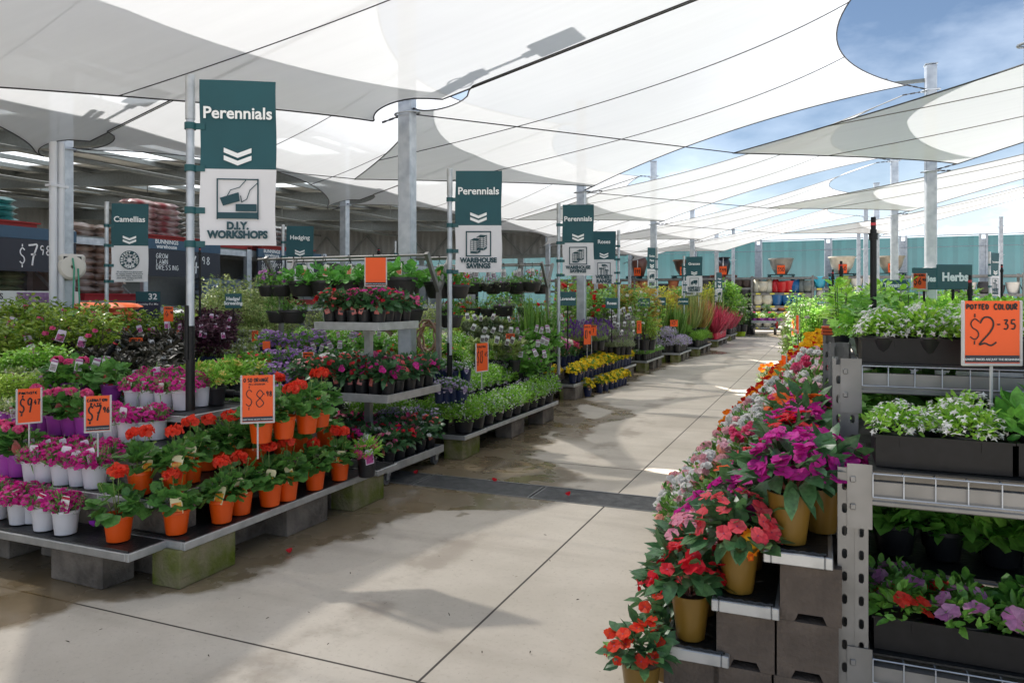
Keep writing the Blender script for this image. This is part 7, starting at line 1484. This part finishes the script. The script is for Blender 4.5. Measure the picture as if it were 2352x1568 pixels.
def rack(label, x0, x1, y0, y1, top, levels, front_mesh=True, ups=True):
    o = thing('slotted_rack', label, 'shelving', (x0, y0, 0), 0, 'slotted steel display racks'); um = upright_me(top); W_ = x1-x0; D_ = y1-y0
    for x in (.046, W_-.046):
        link('upright', um, o, (x, 0, 0)); link('upright', um, o, (x, D_, 0), R(180))
    b = MB(); 
    for k in range(int(top/.35)): b.bar((.046, .05, .12+.35*k), (.046, D_-.05, .3+.35*k), .025, .025)
    link('side_brace', b.mesh('side_brace', M['rack']), o)
    for z in levels:
        for y, s_ in ((-.002, 1), (D_+.002, -1)):
            b = MB(); b.box((W_/2, y+s_*.02, z-.062), (W_-.19, .035, .075)); b.box((W_/2, y+s_*.012, z-.093), (W_-.19, .03, .018), bev=.004)
            for x in (.066, W_-.066): b.box((x, y-s_*.0035, z-.075), (.075, .004, .21)); b.box((x-.02*(1 if x < 1 else -1), y-s_*.008, z-.02), (.018, .008, .02), bev=.003); b.box((x-.02*(1 if x < 1 else -1), y-s_*.008, z-.11), (.018, .008, .02), bev=.003)
            link('beam', b.mesh('beam', M['rack']), o)
        m_ = MB(); n_ = int((W_-.2)/.088)
        for k in range(n_+1):
            x = .105 + k*(W_-.21)/n_; m_.tube([(x, -.012, z-.072), (x, -.012, z+.002), (x, D_, z+.002)], .0024, 5)
        for y, zz in ((-.014, z-.072), (-.014, z+.004)) + tuple((D_*q/5, z-.002) for q in range(1, 5)): m_.tube([(.105, y, zz), (W_-.105, y, zz)], .0026, 5)
        link('mesh_deck', m_.mesh('mesh_deck', M['galv'], 60), o)
        s_ = MB(); s_.box((W_/2, D_/2, z+.009), (W_-.2, D_-.03, .006)); link('shelf_liner', s_.mesh('shelf_liner', M['film']), o)
    return o
rack('low slotted steel rack nearest the camera with alyssum tray on top', .045, 2.75, 2.68, 3.06, .90, (.285, .885))
rack('taller slotted steel rack behind the low near rack', .035, 2.75, 3.16, 4.35, 1.225, (.42, .83, 1.195))
for i, (a, b) in enumerate(((4.6, 6.35), (6.5, 8.4), (8.6, 10.5), (10.7, 12.6))):
    rack(f"slotted steel herb rack, {ORD[i]} behind the taller near rack", .0, 2.75, a, b, 1.2, (.45, 1.18))
for i, (a, b) in enumerate(((4.4, 6.6), (7.0, 9.6))): rack(f"slotted steel herb rack, {ORD[i]} in the right-hand row", 3.3, 6.2, a, b, 1.15, (.45, 1.12))
# ---- seedling trays
def traymesh(w, d, h):
    mb = MB(); t = .004
    for s_ in (-1, 1): mb.box((s_*(w/2-t/2), 0, h/2), (t, d, h)); mb.box((0, s_*(d/2-t/2), h/2), (w-2*t, t, h))
    mb.box((0, 0, .003), (w-2*t, d-2*t, .006))
    for s_ in (-1, 1): mb.box((s_*w/2, 0, h-.004), (.014, d+.016, .008)); mb.box((0, s_*d/2, h-.004), (w-.014, .014, .008))
    for k in (-.3, .3): mb.box((k*w, -d/2-.0015, h*.8), (.012, .003, h*.3))
    return mb.mesh('tray', M['black'])
_tm = {}
def tray(x, y, z, w, d, h, label):
    if (w, d, h) not in _tm: _tm[(w, d, h)] = traymesh(w, d, h)
    o = link('seedling_tray', _tm[(w, d, h)], None, (x, y, z), R(random.uniform(-1.5, 1.5))); return tag(o, label, 'tray', 'black seedling trays')
def fill(x, y, z, w, d, nx_, ny_, k, desc, where, group, s=1.0, skip=(), **kw):
    for j in range(ny_):
        for i in range(nx_):
            if (i, j) in skip: continue
            kk = k if isinstance(k, str) else k[(i+j*nx_) % len(k)]
            dd = AUTO.get(kk, desc) if not isinstance(k, str) and kk in ('alyssum',) else desc
            put(kk, (x-w/2+(i+.5)*w/nx_ + random.uniform(-.008, .008), y-d/2+(j+.5)*d/ny_, z), f"{dd}, {where}, {ORD[j]} row, {ORD[i]} from the left", group, s*random.uniform(.92, 1.08), **kw)
AL = 'white alyssums'
tray(.355, 2.885, .90, .385, .29, .105, 'black tray on the low rack holding two white alyssums at its front'); fill(.34, 2.88, .945, .36, .27, 2, 2, 'alyssum', 'white alyssum in black pot', 'tray on the low rack', AL, 1.12, skip=((0, 1),))
tray(.76, 2.885, .90, .385, .29, .105, 'black tray on the low rack behind the price sign stem'); fill(.75, 2.88, .945, .36, .27, 3, 2, 'basil', 'pale green stock seedling', 'second tray on the low rack', 'green seedlings on the low rack', 1.05)
tray(1.17, 2.885, .90, .385, .29, .105, 'black tray third along the low rack'); fill(1.17, 2.88, .93, .36, .27, 3, 2, 'basil', 'pale green seedling', 'third tray on the low rack', 'green seedlings on the low rack', 1.05)
tray(.44, 3.35, 1.205, .60, .30, .10, 'black tray of white alyssum behind the Potted Colour sign'); fill(.44, 3.35, 1.245, .58, .30, 4, 3, 'alyssum', 'white alyssum', 'tray behind the Potted Colour sign', AL, 1.15)
tray(1.06, 3.35, 1.205, .60, .30, .10, 'black tray right of the Potted Colour sign'); fill(1.06, 3.35, 1.245, .58, .30, 4, 2, ['alyssum', 'basil'], 'green seedling', 'tray right of the price sign', AL, 1.1)
tray(.45, 2.87, .30, .58, .30, .11, 'black tray of red and pink impatiens on the bottom shelf'); fill(.43, 2.86, .345, .56, .29, 3, 2, ['bedding_red', 'bedding_pink', 'bedding_pink', 'bedding_pink', 'bedding_red', 'basil'], 'small impatiens', 'tray on the bottom shelf', 'bedding impatiens', 1.05)
tray(1.07, 2.87, .30, .58, .30, .11, 'second black tray on the bottom shelf'); fill(1.07, 2.86, .345, .56, .29, 3, 2, ['bedding_pink', 'bedding_red'], 'small impatiens', 'second tray on the bottom shelf', 'bedding impatiens', 1.2)
fill(.72, 3.42, .435, 1.1, .28, 6, 2, ['basil', 'basil', 'lettuce', 'lettuce', 'beet', 'beet'], 'leafy vegetable seedling', 'middle shelf behind the low rack', 'leafy seedlings on the middle shelf', 1.7)
fill(.9, 3.55, .845, 1.5, .5, 7, 2, ['greengeranium', 'lettuce', 'basil', 'lettuce'], 'broad-leaved seedling', 'shelf below the alyssum tray', 'broad-leaved seedlings', 1.15, potk=('black', .06, .058, .045), tagp=0)
HB = 'herb and vegetable seedlings'
fill(.75, 3.75, 1.21, 1.3, .32, 8, 2, ['mint', 'herb'], 'green herb seedling', 'behind the alyssum tray', HB, 1.0); fill(1.7, 3.75, 1.21, 1.2, .9, 8, 4, ['herb', 'mint'], 'bright green herb', 'top of the taller near rack', HB, 1.05)
fill(.22, 3.78, 1.21, .26, .7, 1, 4, 'tomato', 'drooping tomato seedling', 'aisle edge of the taller rack', HB, .8); fill(.3, 4.2, 1.21, .3, .2, 2, 1, 'capsicum', 'tall leafy capsicum seedling', 'back of the taller near rack', HB, .95); fill(.75, 4.15, 1.21, .5, .3, 3, 2, 'herb', 'green herb', 'back of the taller near rack', HB, 1.0)
fill(.21, 5.05, 1.19, .42, .8, 2, 3, 'capsicum', 'tall leafy capsicum seedling', 'first herb rack', HB, .98); fill(.24, 5.95, 1.19, .5, .7, 2, 3, 'capsicum', 'tall leafy capsicum seedling', 'back of the first herb rack', HB, 1.05); fill(.92, 5.4, 1.19, .9, 1.6, 5, 7, ['mint', 'herb'], 'bright green herb', 'middle of the first herb rack', HB, 1.0)
fill(2.05, 5.4, 1.19, 1.2, 1.6, 7, 7, ['herb', 'mint'], 'bright green herb', 'first herb rack right side', HB, 1.05)
fill(.38, 7.4, 1.19, .7, 1.6, 3, 5, ['capsicum', 'capsicum', 'tomato'], 'leafy seedling', 'second herb rack', HB, 1.0); fill(1.2, 7.4, 1.19, .9, 1.6, 4, 5, ['herb', 'mint'], 'green herb', 'middle of the second herb rack', HB, 1.1); fill(2.2, 7.4, 1.19, .9, 1.6, 4, 5, 'herb', 'bright green herb', 'second herb rack right side', HB, 1.1)
fill(1.3, 9.5, 1.19, 2.4, 1.6, 8, 4, ['herb', 'mint'], 'leafy herb', 'third herb rack', HB, 1.2); fill(1.3, 11.6, 1.19, 2.4, 1.6, 7, 4, ['mint', 'herb'], 'leafy herb', 'fourth herb rack', HB, 1.3)
fill(4.7, 5.5, 1.135, 2.7, 2.0, 11, 8, ['herb', 'mint', 'herb'], 'bright green herb', 'right-hand herb rack', HB, 1.2); fill(4.7, 8.2, 1.135, 2.7, 2.2, 9, 6, ['herb', 'mint'], 'bright green herb', 'second right-hand herb rack', HB, 1.3)
for i, (px, py, t) in enumerate(((2090, 790, 3.9), (1915, 760, 5.2), (2060, 730, 4.9))):
    p = T(px, t, py); o = thing('punnet_stack', f"stack of orange-labelled seedling punnets, {ORD[i]} among the herbs", 'punnet', (p.x, p.y, 1.205))
    for k in range(3): b = MB(); b.box((0, 0, .012+.022*k), (.16, .1, .018), bev=.004); link('punnet', b.mesh('punnet', plain((.55, .08, .015), .5)), o)
# ---- stepped boards of flowers along the aisle side
nb_ = MB(); pr = [(-.095, 0), (-.05, 0), (-.038, .028), (.038, .028), (.05, 0), (.095, 0), (.095, .19), (-.095, .19)]
nb_.poly(pr, .39); NOTCH = nb_.mesh('concrete_block', pmat('brown_block', (.135, .108, .088), .92, col2=(.085, .068, .056), scale=8, bump=1.0, spec=.2))
STEPS = [(-.535, -.30, .24), (-.355, -.135, .43), (-.185, .03, .62)]
for i, (a, b, z) in enumerate(STEPS):
    for q, (y0, y1) in enumerate(((2.61, 4.4), (4.42, 6.3), (6.32, 8.2), (8.22, 10.2), (10.22, 12.4))): board_(a, y0, b, y1, z, f"narrow black matted step board, {ORD[i]} step up, {ORD[q]} length from the camera, beside the racks")
    for q, y in enumerate((2.64, 3.6, 4.6, 6.4, 8.3, 10.3)):
        for k in range(i+1):
            o = link('concrete_block', NOTCH, None, ((a+b)/2 + .01*((q+k) % 3-1) + (.03 if i == 2 else 0), y + .03*k*0, k*.191)); tag(o, f"notched concrete block under the {ORD[i]} flower step, layer {k+1}, {ORD[q]} pier from the camera", 'block', 'concrete blocks under the flower steps')
SI = 'impatiens in gold pots'
def gp(k, x, y, z, label, s=1.0, tagp=0): put(k, (x, y, z), label, SI, s, tagp=tagp, face=R(-80))
gp('sun_redorange', -.60, 2.62, 0, 'gold pot of red-orange impatiens standing on the floor nearest the camera', 1.0); gp('sun_redorange', -.545, 2.86, 0, 'gold pot of orange red impatiens on the floor behind the nearest one', 1.0)
gp('sun_red', -.44, 2.71, .24, 'gold pot of red impatiens at the near end of the lowest step', 1.0); gp('sun_coral', -.275, 2.72, .43, 'gold pot of coral impatiens with sun-shaped tag on the second step', 1.02, 1)
gp('sun_magenta', -.105, 2.73, .62, 'gold pot of magenta impatiens at the near end of the top step', 1.08); gp('sun_magenta', -.005, 2.90, .62, 'gold pot of magenta impatiens beside the rack upright', 1.0)
row(['sun_pink', 'sun_coral', 'sun_magenta', 'sun_pink'], (-.43, 2.86, .24), (-.43, 3.55, .24), 4, 'gold pot of pink impatiens', 'lowest step', 'the near end', SI, tagp=0); row(['sun_magenta', 'sun_pink', 'sun_orange', 'sun_magenta', 'sun_coral'], (-.26, 2.88, .43), (-.26, 3.8, .43), 5, 'gold pot of bright impatiens', 'second step', 'the near end', SI, tagp=0)
row(['sun_magenta', 'sun_red', 'sun_magenta', 'sun_magenta', 'sun_orange', 'sun_magenta'], (-.09, 2.92, .62), (-.09, 4.1, .62), 6, 'gold pot of magenta impatiens', 'top step', 'the near end', SI, tagp=0, s=1.08); row(['sun_red', 'sun_pink'], (-.60, 3.05, 0), (-.60, 3.4, 0), 2, 'gold pot of red impatiens', 'floor row by the steps', 'the near end', SI, tagp=0)
AZ = 'potted azaleas'
row(['azalea_salmon', 'azalea_white', 'azalea_pale', 'azalea_salmon'], (-.70, 4.0, 0), (-.74, 6.2, 0), 8, 'salmon or white azalea', 'floor row by the flower steps', 'the near end', AZ); row(['azalea_pale', 'azalea_salmon', 'azalea_white', 'azalea_white'], (-.47, 3.75, .24), (-.47, 6.4, .24), 9, 'salmon and white azalea', 'lowest step', 'the near end', AZ, s=1.05)
row(['azalea_pink', 'azalea_white', 'azalea_white', 'azalea_white'], (-.27, 4.0, .43), (-.27, 6.8, .43), 10, 'white azalea', 'second step', 'the near end', AZ, s=1.05); row(['azalea_pink', 'azalea_white', 'azalea_pink'], (-.07, 4.4, .62), (-.07, 7.0, .62), 9, 'pink and white azalea', 'top step', 'the near end', AZ, s=1.08)
GZ = 'potted gazanias'
row(['gaz_red', 'gaz_red', 'gaz_orange'], (-.72, 6.5, 0), (-.72, 9.8, 0), 11, 'red gazania on the floor', 'floor row by the flower steps', 'the near end', GZ, s=1.1); row(['gaz_red', 'gaz_red', 'gaz_orange'], (-.47, 6.6, .24), (-.47, 10.5, .24), 13, 'red gazania', 'lowest step', 'the near end', GZ, s=1.1)
row(['gaz_red', 'gaz_orange', 'gaz_red', 'gaz_yellow'], (-.27, 7.0, .43), (-.27, 10.8, .43), 13, 'red and orange gazania', 'second step', 'the near end', GZ, s=1.1); row(['gaz_red', 'gaz_yellow', 'gaz_yellow'], (-.08, 7.2, .62), (-.08, 11.0, .62), 13, 'yellow and red gazania', 'top step', 'the near end', GZ, s=1.1)
CW = 'climbers and saplings at the end of the flower steps'
row(['azalea_white', 'rose'], (-.3, 11.0, .43), (-.3, 13.0, .43), 6, 'white-flowered bush', 'far end of the second step', 'the near end', CW, s=.9, tagp=0); row(['greenshrub', 'limeshrub', 'rose'], (-.1, 11.5, .5), (-.3, 17.0, .4), 12, 'green climber', 'row past the flower steps', 'the near end', CW, s=.9, tagp=0); row(['hedge', 'greenshrub', 'hedge'], (-.5, 14.0, .1), (-.6, 22.0, .1), 12, 'pale green sapling', 'outer row past the flower steps', 'the near end', CW, s=.95, tagp=0)
row(['greenshrub', 'limeshrub', 'greenshrub', 'hedge'], (.9, 13.5, .4), (.6, 21.0, .4), 14, 'leafy green sapling', 'inner row past the herb racks', 'the near end', CW, s=1.1, tagp=0); row(['greenshrub', 'limeshrub'], (2.2, 14, .5), (3.0, 24, .5), 12, 'leafy green shrub', 'row right of the saplings', 'the near end', CW, s=1.1, tagp=0)
put('gaz_orange', (-.75, 12.3, 0), 'bushy plant in a terracotta pot at the end of the flower steps', CW, 1.3, potk=('terra', .2, .12, .09))
price_sign(1762, 968, 4.55, .16, .24, R(108), 'orange price sign turned edge-on among the azaleas', L2('AZALEA', '12', '98'), stem=.16); price_sign(1801, 846, 6.9, .16, .24, R(108), 'orange price sign turned edge-on among the gazanias', L2('GAZANIA', '9', '98'), stem=.2)
price_sign(1832, 745, 10.5, .16, .26, R(106), 'orange edge-on price sign near the far gazanias', L2('ROSE', '14', '98'), stem=.2); price_sign(1822, 752, 11.6, .16, .26, R(106), 'orange edge-on price sign at the end of the flower steps', L2('DAISY', '9', '98'), stem=.2)
# ---- two plant carts at the far shelves
def cart(x, y, label):
    o = thing('garden_cart', label, 'cart', (x, y, 0)); b = MB(); b.box((0, 0, .52), (1.0, .6, .05)); b.box((0, -.3, .57), (1.0, .02, .06)); link('tray', b.mesh('tray', M['galv']), o)
    b = MB(); b.tube([(-.42, -.2, .5), (-.2, -.22, .28), (.2, -.22, .28), (.42, -.2, .5)], .022, 6); b.tube([(-.42, .2, .5), (-.2, .2, .28), (.2, .2, .28), (.42, .2, .5)], .022, 6); link('frame', b.mesh('frame', M['alu'], 50), o)
    for sx_ in (-1, 1):
        for sy in (-1, 1):
            w_ = MB(); w_.tube([(sx_*.44-.04, sy*.22, .2), (sx_*.44+.04, sy*.22, .2)], .2, 18); wo = link('wheel', w_.mesh('wheel', M['rubber'], 40), o); w_ = MB(); w_.tube([(sx_*.44-.045, sy*.22, .2), (sx_*.44+.045, sy*.22, .2)], .09, 12); link('rim', w_.mesh('rim', M['alu'], 40), wo)
    b = MB(); b.box((.5, -.1, .42), (.12, .1, .3), bev=.02); link('handle', b.mesh('handle', plain((.5, .02, .02), .4)), o)
for i, (x, ks) in enumerate(((-2.3, ['pinkgeranium', 'yellowdaisy', 'whitedaisy', 'greenmound']), (-1.15, ['yellowdaisy', 'pinkgeranium', 'pinkdaisy', 'imp_mag']))):
    cart(x, 33.2, f"flat plant cart with rubber wheels, {['left', 'right'][i]} one of two before the far shelves")
    for q in range(6): put(ks[q % 4], (x-.4+.16*q, 33.05+.2*(q % 2), .55), f"small flower pot, {ORD[q]} from the left on the {['left', 'right'][i]} plant cart", 'flower pots on the carts', 1.5, potk=('purple', .1, .062, .05), tagp=0)
    put('darkshrub', (x+.1, 33.4, .55), f"small dark shrub standing on the {['left', 'right'][i]} plant cart", 'flower pots on the carts', .75, tagp=0)
# second hose reel on the first herb-rack post
t = thing('hose_reel', 'cream hose reel on the post behind the Herbs board', 'hose reel', (1.4, 12.58, 1.75), R(-20)); b = MB(); b.lathe([(.02, -.1), (.13, -.1), (.16, -.075), (.165, 0), (.16, .075), (.13, .1), (.02, .1)], 20); b.v = [np.stack([v[:, 0], v[:, 2]*1.15, v[:, 1]*1.05+.02], 1) for v in b.v]; b.box((0, 0, .13), (.3, .21, .11), bev=.03); link('housing', b.mesh('housing', plain((.66, .62, .56), .4), 40), t); b = MB(); b.box((0, -.108, .13), (.2, .006, .045)); link('slot', b.mesh('slot', M['rubber']), t)
# ---- litter on the floor
def litter(px, py, me, label, cat, name, s=1.0):
    o = link(name, me, None, G(px, py, .004), (R(random.uniform(-6, 6)), R(random.uniform(-6, 6)), random.uniform(0, 6.28))); o.scale = (s, s, s); tag(o, label, cat, 'litter on the concrete')
def lit(tp, size, mat, n=1):
    b = MB(); scatter(b, tp, rng.uniform(-.02, .02, (n, 3))*np.array((1, 1, .1))+np.array((0, 0, .006)), rng.standard_normal((n, 3))*np.array((1, 1, .15)), np.tile((0, 0, 1.), (n, 1))+.2*rng.standard_normal((n, 3)), size, wob=.1); return b.mesh('litter', mat)
for i, (px, py, w_) in enumerate(((660, 1272, 'before the mossy block'), (1310, 1140, 'below the trench drain'), (958, 1087, 'near the trolley wheel'), (1128, 1106, 'on the trench drain'))): litter(px, py, lit(T_CUP, .045, petal(*SCAR)), f"red petal fallen on the concrete {w_}", 'petal', 'fallen_petal')
pp = MB(); D = rdir(60, -1); pp_v = D*np.array((.045, .035, .03))*(1+.35*rng.standard_normal((60, 1))); head(pp, (0, 0, .03), .03, .05, 40)
litter(1543, 1146, pp.mesh('crumpled_paper', plain((.72, .70, .66), .7)), 'crumpled white paper lying on the trench drain', 'paper', 'crumpled_paper'); litter(1402, 1492, lit(T_OVAL, .06, G1, 3), 'green leaf lying on the concrete beside the gold pots', 'leaf', 'fallen_leaf')
dl = pmat('dry_leaf', (.05, .035, .02), .8, var=.4)
for i, (px, py) in enumerate(((232, 1449), (148, 1478), (166, 1343), (700, 1410), (805, 1316), (470, 1505), (1110, 1500), (1215, 1500), (1000, 1280), (1250, 1230), (1180, 1330), (860, 1240), (1090, 1290), (620, 1420), (1320, 1380), (560, 1370), (880, 1385), (1040, 1420), (760, 1480), (1270, 1290))): litter(px, py, lit(T_LANCE, .019, dl), f"tiny dry leaf scrap on the open concrete, {ORD[i]} of the scraps", 'leaf scrap', 'dry_leaf')
